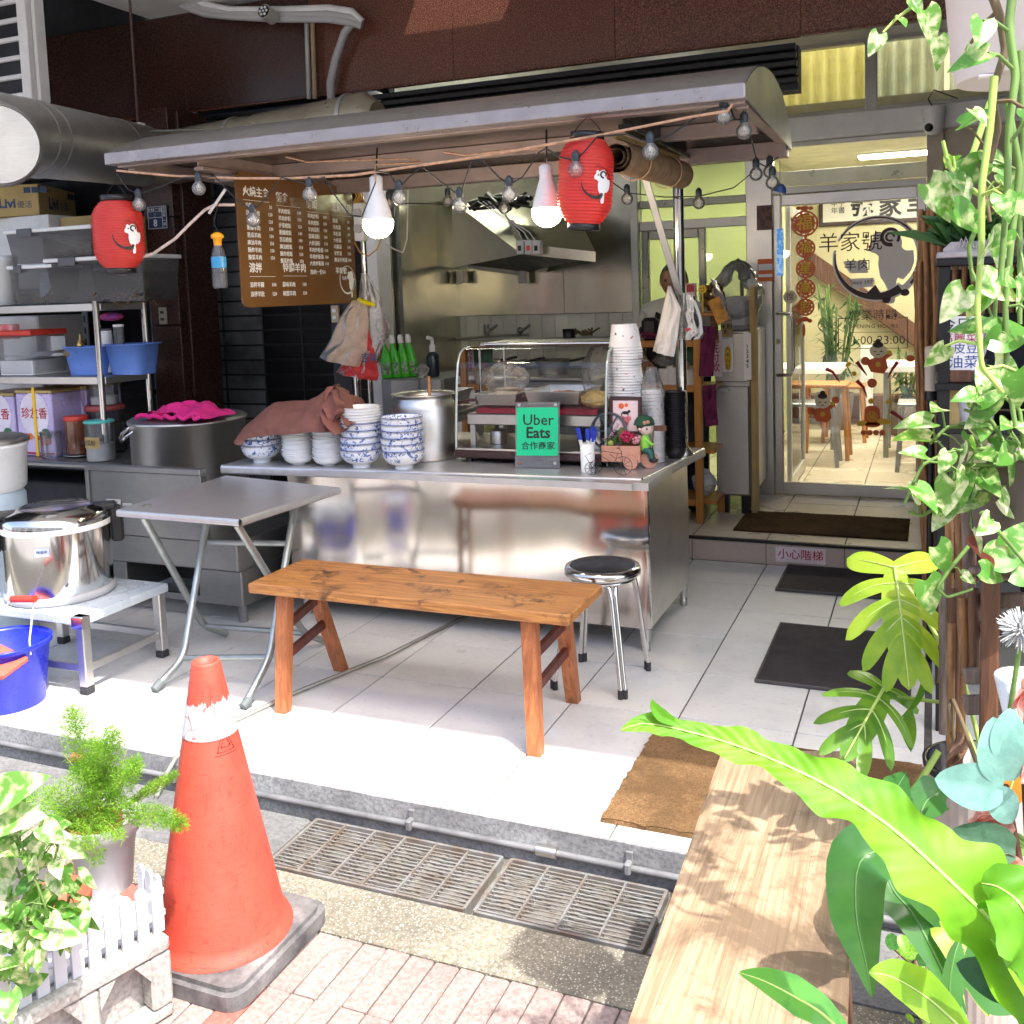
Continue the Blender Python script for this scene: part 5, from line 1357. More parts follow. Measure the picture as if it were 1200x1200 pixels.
# lower shelf on the work table
zw=.653
def tin(u0,u1,vt,y,label):
 xa, xb=at(u0,y), at(u1,y); zt=P(u0,vt,y=y).z; w=xb-xa
 t=T('oil_tin',label,'oil tin',((xa+xb)/2,y+w/2,zw),'lilac oil tins on the work table')
 m=MB(); m.box((xa,y,zw+.001),(xb,y+w,zt-.02),.006); O('tin_body',m,mk('tin_lilac',(.52,.44,.70),.3,.2,.08,4),t)
 m=MB(); m.box((xa-.003,y-.003,zt-.0195),(xb+.003,y+w+.003,zt),.004); O('gold_rim',m,mk('gold_rim',(.50,.36,.14),.35,.5),t)
 F=frame(((xa+xb)/2,y-.0008,(zw+zt)/2),(1,0,0),(0,0,1)); h=(zt-zw)
 m=MB(); m.prism([(w*.40*math.cos(6.283*i/30),h*.13+w*.46*math.sin(6.283*i/30))for i in range(30)],0,.0006,F); O('white_medallion',m,mk('medallion',(.74,.68,.78),.4),t)
 m=MB(); m.text('珍友香',w*.24,F@TR(0,h*.14,.001),bold=.001)
 q=MB(); q.box((-w*.48,-h*.47,0),(w*.48,-h*.44,.0006)); q.xf(F); m.add(q.v,q.f); O('red_print',m,MT['red_print'],t)
 m=MB()
 for k in range(26): m.prism([(w*.43*math.cos(6.283*k/26+.06*math.cos(a)),h*.13+w*.49*math.sin(6.283*k/26)+.002*math.sin(a))for a in(0,2.1,4.2)],0.0,.0006,F)
 O('dotted_ring',m,MT['brown_print'],t)
 for nm, cc, pts in(('carrot_print',(.72,.18,.04),((-.28,-.22,.09),(-.16,-.2,.07))),('leaf_print',(.03,.16,.05),((.28,-.14,.09),(.36,-.18,.07))),('tomato_print',(.45,.08,.05),((.30,-.26,.10),(.1,-.22,.05)))):
  m=MB()
  for x, yy, r in pts: m.prism([(w*x+w*r*1.3*math.cos(6.283*i/14),h*yy+w*r*math.sin(6.283*i/14))for i in range(14)],0.0008,.0014,F)
  O(nm,m,mk(nm,cc,.4),t)
 return t
tin(15,57,457,4.13,'lilac oil tin with vegetable print and yellow strap'); tin(-29,12.5,460,4.16,'lilac oil tin at the left edge of the work table'); tin(57,98,452,4.34,'darker placed lilac oil tin behind the brown jar')
m=MB(); m.box((at(34,4.12),4.122,zw+.001),(at(37,4.12),4.126,P(35,454,y=4.12).z)); tag(O('yellow_strap',m,MT['yellow_print']),'yellow strap hanging down over the front oil tin','strap')
jar('clear_bucket','small clear bucket with a lid before the lilac tin','bucket',41,65,505,4.06,zw,MT['clear_plastic'],MT['clear_plastic'],.012)
m=MB(); m.lathe([(.03,zw+.001),(.085,zw+.014),(.085,zw+.017),(.03,zw+.006),(.001,zw+.006)],(at(84,4.16),4.17,0),30,cap=False); tag(O('steel_plate',m,MT['steel']),'shallow steel plate under the brown jar','plate')
jar('sauce_jar','brown sauce jar with a red lid on the steel plate','jar',71,98,487,4.12,zw+.018,mk('brown_sauce',(.16,.055,.025),.15,0,.3,9,coat=.5),MT['red'],.026)
tj=jar('powder_jar','clear jar of white powder with teal lid and handwritten label','jar',94,128,492,4.02,zw,MT['clear_plastic'],MT['teal'],.014,MT['flour'],.45)
t, xc, yc, r, zt=tj
m=MB(); m.grid(lambda u,v:(xc+r*.985*math.sin((u-.5)*1.5),yc-r*.985*math.cos((u-.5)*1.5),zw+.075+.062*v),10,2); O('label_paper',m,MT['card'],t)
m=MB(); m.text('地瓜粉',.034,frame((xc,yc-r-.004,zw+.106),(1,0,0),(0,0,1))); O('handwriting',m,MT['black_print'],t)
t, xc, yc, r, z5=jar('red_lid_tub','wide brown tub with a dull red lid behind the teal jar','tub',97,141,474,4.24,zw,MT['smoke_plastic'],mk('dull_red',(.33,.06,.05),.5),.03,mk('brown_fill',(.12,.06,.04),.7),.7)
jar('white_jar','clear jar of white salt on top of the red lidded tub','jar',103,136,447,4.27,z5+.001,MT['clear_plastic'],MT['card'],.012,MT['flour'],.4)
for k in range(7):
 m=MB(); m.lathe([(.035,0),(.066,.02),(.072,.036),(.068,.035),(.033,.004),(.001,.004)],(at(158,4.5)+.01,4.56,zw+.0+.0165*k),26,cap=False); tag(O('grey_bowl',m,mk('grey_green_bowl',(.34,.36,.33),.4)),'%s grey green bowl from the bottom of the stack behind the post'%ORD[k],'bowl','grey bowls stacked by the rack')
# ---- big stock pot with a pink towel, on the low stove
sp=Vector((-3.50,4.12,0)); zr_=P(220,498,y=3.86).z; Rp=66.5*mpp((-3.5,4.12,.9))
sp.x=P(221,500,y=4.12).x
zb_=.40
t=T('stock_pot','large steel stock pot with a dented lid behind the folding table','stock pot',(sp.x,sp.y,zb_))
m=MB(); m.lathe([(Rp*.95,zb_+.001),(Rp*.985,zb_+.02),(Rp*.985,zr_-.02),(Rp*1.02,zr_-.012),(Rp*1.02,zr_),(Rp*.99,zr_),(Rp*.96,zr_-.02),(Rp*.96,zb_+.3)],(sp.x,sp.y,0),56); O('body',m,MT['steel'],t)
m=MB(); m.lathe([(Rp*1.0,zr_+.001),(Rp*.96,zr_+.012),(Rp*.5,zr_+.022),(.001,zr_+.026)],(sp.x,sp.y,0),48,cap=False); O('lid',m,MT['steel_dark'],t)
m=MB(); m.tube([(sp.x+Rp*.2+.035*math.cos(a),sp.y-.12,zr_+.03+.02*math.sin(a))for a in[PI*i/8 for i in range(9)]],.006,8); O('lid_knob',m,MT['chrome'],t)
for s_ in(-.92,-.55):
 a=s_; q=Vector((sp.x+Rp*math.sin(a)*1.0,sp.y-Rp*math.cos(a)*1.0,zr_-.06)); d=Vector((math.sin(a),-math.cos(a),0)); w=Vector((math.cos(a),math.sin(a),0))
 m=MB(); m.tube([q-w*.05+Vector((0,0,.02)),q-w*.045+d*.03,q+d*.045-Vector((0,0,.03)),q+w*.045+d*.03,q+w*.05+Vector((0,0,.02))],.008,8); O('handle',m,MT['chrome'],t)
t=T('pink_towel','bright pink towel folded loosely on the pot lid','towel',(sp.x-.05,sp.y-.1,zr_+.02))
m=MB()
a, b=P(176,500,y=3.95), P(252,495,y=3.95)
def towel(u,v):
 x=a.x+(b.x-a.x)*u; y=3.86+.24*v
 fold=.020*abs(math.sin(u*9+v*2))+.022*abs(math.sin(v*6.5+u*3+1))+.012*noise.noise((u*8,v*8,1))
 return(x+.012*math.sin(v*9),y+.015*math.sin(u*14),zr_+.028+fold*min(1,5*u,5*(1-u))+(.03*math.sin(PI*u)*(v>.3)))
m.grid(towel,70,40); O('folds',m,MT['cloth_pink'],t)
m=MB()
for i in range(40): pass
m.tube([(a.x+(b.x-a.x)*(i/40)*.97+.01,3.852-.012*math.sin(i*.7),zr_+.030+.016*abs(math.sin(i*.42)))for i in range(41)],.011,8); O('hem',m,MT['cloth_pink'],t)
# low stove
sv=T('low_stove','low grey steel stove with an upright splash panel','stove',(-3.45,3.75,0))
x0, x1=P(150,640,y=3.55).x, P(298,640,y=3.55).x
m=MB(); m.box((-3.88,3.60,.26),(-2.93,4.42,.398),.006); O('stove_top',m,MT['steel_dark'],sv)
for k, (a,b)in enumerate(((-3.88,-3.62),(-3.18,-2.93))):
 m=MB(); m.box((a,3.62,.09),(b,4.40,.259),.006); O('front_panel',m,MT['steel_dark'],sv)
m=MB(); m.box((-3.619,3.9,.1),(-3.181,4.38,.259)); O('burner_recess',m,MT['black_metal'],sv)
m=MB(); m.box((-3.619,3.63,.09),(-3.181,3.66,.12),.003); O('lower_rail',m,MT['steel_dark'],sv)
for x in(-3.83,-2.98):
 for y in(3.68,4.35): m=MB(); m.cyl((x,y,0),(x,y,.0895),.022,n=14); O('leg',m,MT['steel_dark'],sv)
a, b=P(117,655,y=3.60), P(236,556,y=3.60)
pn=T('splash_panel','framed grey steel splash panel standing left of the folding table','panel',((a.x+b.x)/2,3.6,.36))
m=MB(); m.box((a.x,3.575,.402),(b.x,3.595,b.z),.003); O('sheet',m,MT['steel_dark'],pn)
for q in(((a.x-.02,3.565,b.z),(b.x+.02,3.61,b.z+.028)),((a.x-.022,3.565,.402),(a.x-.0005,3.61,b.z-.001)),((b.x+.0005,3.565,.402),(b.x+.022,3.61,b.z-.001))):
 m=MB(); m.box(*q,.003); O('frame_rail',m,MT['steel_dark'],pn)
m=MB(); m.box((a.x+.10,3.567,.55),(a.x+.19,3.5745,.575),.003); m.box((a.x+.2,3.567,.545),(a.x+.26,3.5745,.56),.003); O('vent_slot',m,MT['alu'],pn)
# ---- folding table
ft=T('folding_table','small stainless folding table on crossed tube legs','folding table',(-2.6,3.2,0))
zt=.70
c0, c1, c2, c3=P(138,597,z=zt), P(281,608,z=zt), P(397,571,z=zt), P(265,557,z=zt)
m=MB(); m.prism([(p.x,p.y)for p in(c0,c1,c2,c3)],zt-.004,zt)
e=[c0,c1,c2,c3]
for i in range(4):
 a, b=e[i], e[(i+1)%4]; d=(b-a).normalized(); nn=Vector((d.y,-d.x,0)); rows=[(0,0),(.006,-.002),(.009,-.008),(.009,-.022),(.004,-.028),(-.01,-.028)]
 m.grid(lambda u,v:a+(b-a)*u+nn*rows[int(round(v*5))][0]+Vector((0,0,rows[int(round(v*5))][1])),8,5)
m.prism([(p.x*.97+(c0.x+c2.x)/2*.03,p.y*.97+(c0.y+c2.y)/2*.03)for p in e],zt-.024,zt-.0041)
O('table_top',m,MT['steel_top'],ft)
def tubeleg(pts,r=.0145):
 m=MB(); q=[Vector(pts[0])]
 for i in range(1,len(pts)-1):
  a, b, c=Vector(pts[i-1]), Vector(pts[i]), Vector(pts[i+1])
  ra=min(.05,(b-a).length*.4,(c-b).length*.4); p0=b+(a-b).normalized()*ra; p1=b+(c-b).normalized()*ra
  for k in range(7): s=k/6; q.append(p0*(1-s)**2+b*2*s*(1-s)+p1*s*s)
 q.append(Vector(pts[-1])); m.tube(q,r,12); return m
f0, f1=P(183,806,z=.016), P(287,826,z=.016); q0, q1=P(250,615,y=3.36), P(348,600,y=3.40)
yb=3.50
h0, h1=P(190,612,y=3.43), P(303,600,y=3.46)
# frame A: front feet, crossing up to the back of the top; frame B: back feet up to the front
k0=P(215,771,y=3.02); k1=P(316,770,y=3.02); q0.z=q1.z=zt-.03
O('leg_frame',tubeleg([f0,k0,k0.lerp(q0,.6)+Vector((.012,-.02,0)),q0]),MT['galv_tube'],ft)
O('leg_frame',tubeleg([f1,k1,k1.lerp(q1,.6)+Vector((.012,-.02,0)),q1]),MT['galv_tube'],ft)
g0, g1=P(255,748,z=.016), P(372,757,z=.016)
O('leg_frame',tubeleg([g0+Vector((.0,.06,0)),g0+Vector((-.03,-.05,.07)),Vector((c0.x+.10,2.96,zt-.03))]),MT['galv_tube'],ft)
O('leg_frame',tubeleg([g1+Vector((0,.06,0)),g1+Vector((-.03,-.05,.07)),Vector((c1.x-.04,2.95,zt-.03))]),MT['galv_tube'],ft)
for a, b in((k0,k1),(k0.lerp(q0,.7),k1.lerp(q1,.7)),(g0+Vector((-.03,-.05,.07)),g1+Vector((-.03,-.05,.07)))):
 m=MB(); m.cyl(a,b,.012,n=12); O('cross_tube',m,MT['galv_tube'],ft)
for p in(f0,f1):
 m=MB(); d=(k0-f0).normalized(); m.cyl(p-d*.012,p+d*.03,.018,n=14); O('foot_cap',m,mk('grey_cap',(.13,.15,.15),.6),ft)
m=MB(); q=P(172,593,z=zt); m.lathe([(.016,zt+.001),(.018,zt+.004),(.014,zt+.0045),(.001,zt+.003)],(q.x,q.y,0),20); tag(O('coaster',m,mk('dull_brass',(.30,.30,.20),.4,.6)),'small round steel disc lying on the folding table','disc')
# ---- white stand with rice cooker
sd=T('low_stand','low pale blue-white metal stand carrying the rice cooker','stand',(-3.3,3.0,0))
sx0, sx1, sy0, sy1, sz=-3.62, -2.995, 2.755, 3.225, .315
m=MB(); m.box((sx0,sy0,sz-.035),(sx1,sy1,sz),.004); O('top',m,mk('pale_blue_steel',(.62,.68,.72),.3,.15,.05,5),sd)
for x, y in((sx1-.03,sy0+.03),(sx1-.03,sy1-.03),(sx0+.03,sy0+.03),(sx0+.03,sy1-.03)):
 m=MB(); m.box((x-.02,y-.02,.03),(x+.02,y+.02,sz-.0355),.004); l=O('leg',m,MT['steel'],sd)
 m=MB(); m.box((x-.021,y-.021,0),(x+.021,y+.021,.029),.004); O('rubber_foot',m,MT['rubber'],l)
for q in(((sx0+.05,sy0+.022,.085),(sx1-.051,sy0+.04,.115)),((sx1-.042,sy0+.051,.085),(sx1-.02,sy1-.051,.115)),((sx0+.05,sy1-.04,.085),(sx1-.051,sy1-.022,.115))):
 m=MB(); m.box(*q,.003); O('stretcher',m,MT['steel'],sd)
m=MB(); m.box((sx1-.055,sy0-.003,sz-.05),(sx1+.003,sy0+.04,sz-.0),.003); O('corner_plate',m,MT['chrome'],sd)
rc=P(67,640,y=2.98); R=60*mpp((-3.3,2.98,.4))
xc, yc=P(68,640,y=2.98).x, 2.98
t=T('rice_cooker','big polished steel rice cooker with black handles','rice cooker',(xc,yc,sz))
z0=sz
m=MB(); m.lathe([(R*.97,z0+.002),(R*1.01,z0+.012),(R*1.01,z0+.03),(R*.97,z0+.035)],(xc,yc,0),48); O('base_ring',m,MT['grey_plastic'],t)
m=MB(); m.lathe([(R*.965,z0+.0355),(R*.97,z0+.04),(R*.97,z0+.285)],(xc,yc,0),64,cap=False); O('body',m,MT['chrome'],t)
m=MB(); m.lathe([(R*1.0,z0+.2855),(R*1.0,z0+.305),(R*.99,z0+.308)],(xc,yc,0),56); O('white_band',m,MT['white_plastic'],t)
m=MB(); m.lathe([(R*.99,z0+.3085),(R*.98,z0+.33),(R*.90,z0+.352),(R*.70,z0+.365),(R*.66,z0+.372),(R*.62,z0+.366),(R*.3,z0+.362),(.001,z0+.361)],(xc,yc,0),56,cap=False); O('lid',m,MT['chrome'],t)
for a in(3.9,.75):
 d=Vector((math.cos(a),math.sin(a),0)); w=Vector((-d.y,d.x,0)); F=frame(Vector((xc,yc,z0)),w,(0,0,1)); s_=-1
 k=MB(); k.box((-.045,.20,.0),(.045,.325,.05),.01); k.box((-.04,.33,-.09),(.04,.365,.03),.012); k.box((-.04,.31,.0),(.04,.345,.045),.01)
 k.xf(Matrix(((w.x,0,d.x,xc+d.x*R*.98),(w.y,0,d.y,yc+d.y*R*.98),(0,1,0,z0),(0,0,0,1)))); O('handle',k,MT['black_plastic'],t)
for k in range(3):
 pass
a=-.72; d=Vector((math.sin(.55),-math.cos(.55),0)); F=frame(Vector((xc,yc,z0+.225))+d*(R*.975),(math.cos(.55),math.sin(.55),0),(0,0,1))
m=MB(); m.box((-.028,-.017,0),(.028,.017,.0012)); m.xf(F); O('paper_label',m,mk('pale_blue_label',(.55,.62,.80),.5),t)
m=MB(); m.text('保溫中',.014,F@TR(0,0,.0018)); O('label_print',m,MT['navy_print'],t)
# ---- blue bucket
bc=Vector((P(8,800,y=2.62).x,2.62,0)); R=.165
t=T('blue_bucket','bright blue plastic bucket with a red grip at the left edge','bucket',bc)
m=MB(); m.lathe([(R*.78,.001),(R*.80,.006),(R*.97,.225),(R*1.03,.228),(R*1.04,.245),(R*1.0,.248),(R*.95,.235),(R*.79,.02),(.001,.015)],bc,48); O('pail',m,MT['blue'],t)
hp=[Vector((bc.x+R*.98,bc.y-.02,.215)),Vector((bc.x+R*.98,bc.y-.02,.27)),P(40,703,y=2.60),P(14,702,y=2.60),P(-20,745,y=2.6)]
m=MB(); m.tube(hp,.0035,8); O('bail',m,MT['white_plastic'],t)
m=MB(); m.cyl(P(14,702,y=2.60),P(41,702,y=2.60),.013,n=12); O('grip',m,MT['red'],t)
m=MB(); m.box((-.14,-.10,-.012),(.10,.02,.012),.006); m.xf(TR(P(6,765,y=2.57))@RT(.25,'Y')@RT(.3,'X')); tag(O('red_board',m,mk('coral_board',(.75,.13,.08),.45)),'coral red board sticking out of the blue bucket','board')
# ---- white pail on a drum at the far left edge
xd=P(-22,600,y=3.15).x
t=T('white_pail','white enamel pail with a rusty rim at the left edge','pail',(xd,3.2,.62))
r=P(19,560,y=3.2).x-xd; zz0, zz1=P(0,576,y=3.2).z, P(0,520,y=3.2).z
m=MB(); m.lathe([(r*.8,zz0),(r*.9,zz0+.02),(r*.97,zz1-.02),(r,zz1-.015),(r,zz1),(r*.93,zz1)],(xd,3.2,0),40); O('body',m,MT['white_plastic'],t)
m=MB(); m.lathe([(r*1.02,zz1+.001),(r*1.02,zz1+.018),(r*.9,zz1+.03),(.001,zz1+.035)],(xd,3.2,0),40,cap=False); O('lid',m,MT['steel_dark'],t)
m=MB(); m.tube([(xd+r*.7,3.2-r*.75,zz1-.03),(xd+r*.75,3.2-r*.8,zz1-.06),(xd+r*.95,3.2-r*.45,zz1-.06),(xd+r*.9,3.2-r*.4,zz1-.03)],.004,8); O('handle',m,MT['rust'],t)
t=tag(O('plastic_drum',MB().lathe([(r*.85,.0),(r*.9,.02),(r*.86,.3),(r*.86,zz0-.02),(r*.8,zz0-.001)],(xd,3.2,0),36),mk('blue_grey_plastic',(.42,.52,.60),.4)),'pale blue-grey drum under the white pail','drum')
# ---- overhead: duct, air conditioner, rods, conduits
A, B=P(-60,148,d=4.15), P(165,182,d=6.1)
dk=T('exhaust_duct','galvanised exhaust duct sloping down behind the stall roof','duct',(A+B)/2)
R=.185
m=MB(); m.tube([A.lerp(B,i/12)for i in range(13)],R,40,caps=False); O('main_pipe',m,MT['galv'],dk)
for f in(.30,.36,.80,.98):
 c=A.lerp(B,f); d=(B-A).normalized(); m=MB(); m.tube([c-d*.012,c-d*.006,c+d*.006,c+d*.012],[R*1.002,R*1.02,R*1.02,R*1.002],40,caps=False); O('seam',m,MT['galv'],dk)
c=P(-6,168,d=4.25); d=(P(10,175,d=3.9)-c).normalized()
m=MB()
for k in range(4): e=c+d*(.03*k); m.tube([e-d*.01,e,e+d*.01],[.165,.178,.165],36,caps=False)
m.tube([c-d*.02,c+d*.1],.16,36); O('flexible_end',m,MT['galv'],dk)
C2=P(432,140,y=4.92)
m=MB(); m.tube([B,Vector((B.x+.2,4.92,B.z-.02)),Vector((C2.x-.5,4.92,C2.z-.04)),C2,C2+Vector((.06,.0,-.005))],[.17,.16,.155,.15,.10],32); O('cross_pipe',m,mk('warm_galv',(.50,.46,.36),.35,.8,.1,5,.1,30),dk)
for f in(.35,.92): c=Vector((B.x+.2,4.92,B.z-.02)).lerp(C2,f); m=MB(); m.tube([c-Vector((.012,0,0)),c+Vector((.012,0,0))],.162,32); O('seam',m,MT['galv'],dk)
m=MB(); a=P(152,0,y=4.75); b=P(162,148,y=4.75); m.cyl(a,b,.008,n=10); t=T('hanger_rod','thin rusty rod holding up the exhaust duct','rod',b); O('rod',m,mk('rusty_rod',(.10,.06,.05),.7),t)
m=MB(); m.box((b.x-.02,4.73,b.z-.04),(b.x+.03,4.78,b.z+.02),.004); O('clamp',m,MT['white_paint'],t)
m=MB(); m.cyl(P(165,154,y=4.75),P(240,152,y=4.8),.008,n=8); O('brace',m,MT['alu_dark'],t)
# air conditioner
ax1=P(33,60,y=4.3).x; za, zb=P(33,118,y=4.3).z, P(33,-30,y=4.3).z
t=T('air_conditioner','white air conditioner outdoor unit with dark louvres at the top left','air conditioner',(ax1-.4,4.5,za))
m=MB(); m.box((ax1-.86,4.345,za),(ax1+.012,4.43,zb),.01); O('casing',m,MT['white_paint'],t)
m=MB(); m.box((ax1-.80,4.336,za+.04),(ax1-.075,4.344,zb-.03)); O('grille_back',m,MT['black_plastic'],t)
m=MB(); m.box((ax1-.072,4.30,za),(ax1-.002,4.344,zb),.006); O('front_frame',m,MT['white_paint'],t)
for k in range(9):
 m=MB(); z=za+.03+.105*k; m.box((ax1-.81,4.305,z),(ax1-.0725,4.334,z+.024),.004); O('louvre',m,MT['white_paint'],t)
# ceiling conduit bundle and flood camera
t=T('conduit_bundle','bundle of white conduits bending along the granite fascia','pipes',P(330,20,y=5.2))
for k, off in enumerate((0,.05,.10)):
 pts=[P(212,-12+9*k,y=5.18),P(240,6+5*k,y=5.18),P(270,12+3.5*k,y=5.18),P(330,12+5*k,y=5.18),P(385,10+6*k,y=5.18),P(412,14+6*k,y=5.18),P(424,26+2*k,y=5.2)]
 m=MB(); m.tube(pts,.024,12); O('pipe',m,MT['grey_plastic']if k else MT['white_plastic'],t)
m=MB(); m.tube([P(412,28,y=5.2),P(404,38,y=5.22),P(393,70,y=5.24),P(387,98,y=5.24),P(388,126,y=5.24)],.024,12); O('down_pipe',m,MT['grey_plastic'],t)
c=P(309,13,y=5.05); t=T('ceiling_lamp','small round black lamp head with a ring of lenses on the conduit','lamp',c)
s=mpp(c); F=frame(c,(1,0,0),(0,.2,1))
m=MB(); m.cyl((0,0,-.09),(0,0,0),8.6*s,n=24); m.xf(F); O('shell',m,MT['alu'],t)
m=MB(); m.cyl((0,0,.0005),(0,0,.004),7.6*s,n=24); m.xf(F); O('face',m,MT['black_plastic'],t)
m=MB()
for k in range(6): m.cyl((4.6*s*math.cos(k*1.047),4.6*s*math.sin(k*1.047),.0045),(4.6*s*math.cos(k*1.047),4.6*s*math.sin(k*1.047),.008),1.7*s,n=10)
m.cyl((0,0,.0045),(0,0,.008),1.4*s,n=10); m.xf(F); O('lens',m,MT['white_plastic'],t,kind='stuff')
t=T('wall_conduit','pair of straight conduits down the dark granite wall','pipes',P(365,60,y=5.24))
for u, mt in((360,MT['grey_plastic']),(367,mk('tan_pipe',(.45,.33,.20),.5))):
 m=MB(); m.cyl(P(u-1,18,y=5.25),P(u+2,116,y=5.25),.014,n=10); O('pipe',m,mt,t)
# hanging water bottle and ropes
b0=P(256,300,y=3.35); s=mpp(b0)
t=T('water_bottle','plastic water bottle with yellow cap hanging on a cord','bottle',P(258,338,y=3.35))
zz=lambda v: P(256,v,y=3.35).z
m=MB(); pr=[(7*s,zz(338)),(8.5*s,zz(336))]+[((8.4+.5*(k%2))*s,zz(334-3*k))for k in range(1,7)]+[(8.3*s,zz(313)),(8.3*s,zz(300)),(7*s,zz(294)),(4*s,zz(286)),(3.6*s,zz(278))]
m.lathe(pr,(b0.x,b0.y,0),24); O('bottle_body',m,MT['clear_plastic'],t)
m=MB(); m.lathe([(8.6*s,zz(314)),(8.6*s,zz(301))],(b0.x,b0.y,0),24,cap=False); O('blue_label',m,mk('label_blue',(.05,.33,.62),.35,0,.2,40),t)
m=MB(); m.lathe([(4.5*s,zz(288)),(4.8*s,zz(280)),(7.5*s,zz(279)),(7.2*s,zz(275)),(3*s,zz(272)),(.001,zz(272))],(b0.x,b0.y,0),20); O('yellow_cap',m,mk('cap_yellow',(.85,.36,.01),.35),t)
m=MB(); m.tube([P(256,272,y=3.35),P(250,262,y=3.35),P(254,245,y=3.35),P(258,232,y=3.35)],.002,6); O('cord',m,MT['cable_black'],t)
tag(O('white_rope',MB().tube([P(165,302,y=3.25),P(180,297,y=3.25),P(205,280,y=3.28),P(225,260,y=3.3),P(240,246,y=3.33),P(252,240,y=3.35),P(275,240,y=3.4)],.0065,8),mk('pale_rope',(.66,.52,.45),.9,0,.2,50,.4,250)),'pale rope looped from the left lantern to the roof frame','rope')
tag(O('hook_stick',MB().tube([P(245,250,y=3.34),P(264,222,y=3.34)],.006,8),MT['cable_white']),'short pale stick tied where the white rope ends','stick')
t=T('cable_loop','orange cable coiled beside the white kitchen post','cable',P(430,230,y=4.45))
for k in range(4):
 m=MB(); m.tube([P(398+3*k,216,y=4.45),P(412+3*k,218,y=4.45),P(418+2.5*k,230,y=4.45),P(414+2*k,238,y=4.45)],.004,6); O('strand',m,MT['cable_yellow'],t)
tag(O('yellow_cable',MB().tube([P(416,222,y=4.5),P(430,240,y=4.5)],.004,6),MT['cable_yellow']),'short yellow cable end above the meter box','cable')
tag(O('yellow_cable',MB().tube([P(415,283,y=4.5),P(422,296,y=4.5),P(432,300,y=4.5),P(442,292,y=4.5),P(450,270,y=4.5),P(458,235,y=4.5)],.004,6),MT['cable_yellow']),'yellow cable hanging in a bow below the left bulb','cable')
tag(O('white_cable',MB().tube([P(478,223,y=4.6),P(477,280,y=4.6),P(472,296,y=4.6),P(462,292,y=4.6),P(452,286,y=4.6)],.004,6),MT['cable_white']),'thin white cable looping down before the steel panel','cable')
c=P(420,258,y=4.55); s=mpp(c); t=T('meter_box','white electric box with round socket on the pole','electric box',c)
m=MB(); m.box((c.x-7*s,4.55,c.z-24*s),(c.x+6*s,4.6,c.z+20*s),.005); O('box',m,MT['white_plastic'],t)
m=MB(); m.cyl((c.x,4.549,c.z+8*s),(c.x,4.53,c.z+8*s),5*s,n=18); m.cyl((c.x,4.549,c.z-10*s),(c.x,4.53,c.z-10*s),5*s,n=18); O('socket',m,MT['grey_plastic'],t)
c=P(392,368,y=4.62); s=mpp(c); t=T('light_switch','cream double light switch below the menu board','switch',c)
m=MB(); m.box((c.x-5*s,4.62,c.z-10*s),(c.x+5*s,4.64,c.z+10*s),.003); O('plate',m,mk('cream_switch',(.55,.46,.32),.4),t)
for k in(-4,4): m=MB(); m.box((c.x-2.5*s,4.614,c.z+(k-2)*s),(c.x+2.5*s,4.6195,c.z+(k+2)*s),.001); O('rocker',m,MT['white_plastic'],t)
m=MB(); m.box((c.x-.04,4.642,0),(c.x+.08,4.70,2.0),.004); tag(O('dark_post',m,MT['dark_wall']),'dark post behind the plastic bags','post')
# plastic bags hanging by the menu board
bx=P(415,400,y=4.42)
t=T('hook_rail','rusty hook with a yellow handle holding the plastic bags','hook',P(405,355,y=4.4))
m=MB(); m.tube([P(392,342,y=4.44),P(405,350,y=4.40),P(424,358,y=4.36)],.007,8); O('rod',m,MT['stem_brown'],t)
m=MB(); m.tube([P(420,351,y=4.37),P(430,355,y=4.35),P(438,357,y=4.33)],[.010,.014,.009],10); O('handle',m,mk('handle_yellow',(.85,.72,.0),.4),t)
def hang(name,label,pts,y,mat,thick=.035,seed=1,cat='plastic bag',group=None,nu=30,nv=30):
 """a flat limp bag: pts are its left and right outline from top to bottom"""
 L, Rr=pts; m=MB()
 def f(side):
  def g(u,v):
   a, b=P(*lerp_px(L,v),y=y), P(*lerp_px(Rr,v),y=y)
   q=a.lerp(b,u); k=math.sin(PI*u)**.6
   q.y+=side*(thick*k*(.25+v*.9))+.014*noise.noise((u*4+seed,v*5,seed))*k*2+.006*math.sin(u*16+v*4+seed)*k
   return q
  return g
 m.grid(f(-1),nu,nv); m.grid(f(1),nu,nv)
 return tag(O(name,m,mat),label,cat,group)
MT['bag_tan']=glassy('tan_bag',(.9,.8,.7),.78,(.74,.60,.48),.35,1.18,.15,20)
MT['bag_red']=glassy('red_bag',(.9,.3,.25),.85,(.68,.06,.06),.3,1.2,.15,16)
hang('plastic_bag','pale brown plastic bags hanging left of the white post',([(412,352),(398,372),(386,400),(375,418)],[(428,352),(432,375),(430,410),(421,430)]),4.36,MT['bag_tan'],.05,2)
hang('plastic_bag','clear plastic bag hanging behind the tan bags',([(424,320),(420,350),(424,400),(424,440)],[(432,322),(447,350),(455,385),(444,425)]),4.42,MT['bag'],.05,5)
hang('red_package','red printed package inside the hanging bags',([(420,398),(406,420),(398,430),(394,436)],[(430,380),(440,415),(444,440),(442,446)]),4.38,MT['bag_red'],.04,9,'package')
hang('clear_bag','small clear bag beside the tap pipes',([(440,368),(440,378),(442,390),(444,396)],[(450,366),(456,378),(458,390),(450,400)]),4.5,MT['bag'],.03,12)
m=MB(); m.text('吉祥',.05,frame(P(433,420,y=4.325),(1,-.1,0),(.2,0,1)),bold=.001); tag(O('package_print',m,MT['navy_print'],bpy.data.objects['red_package']))
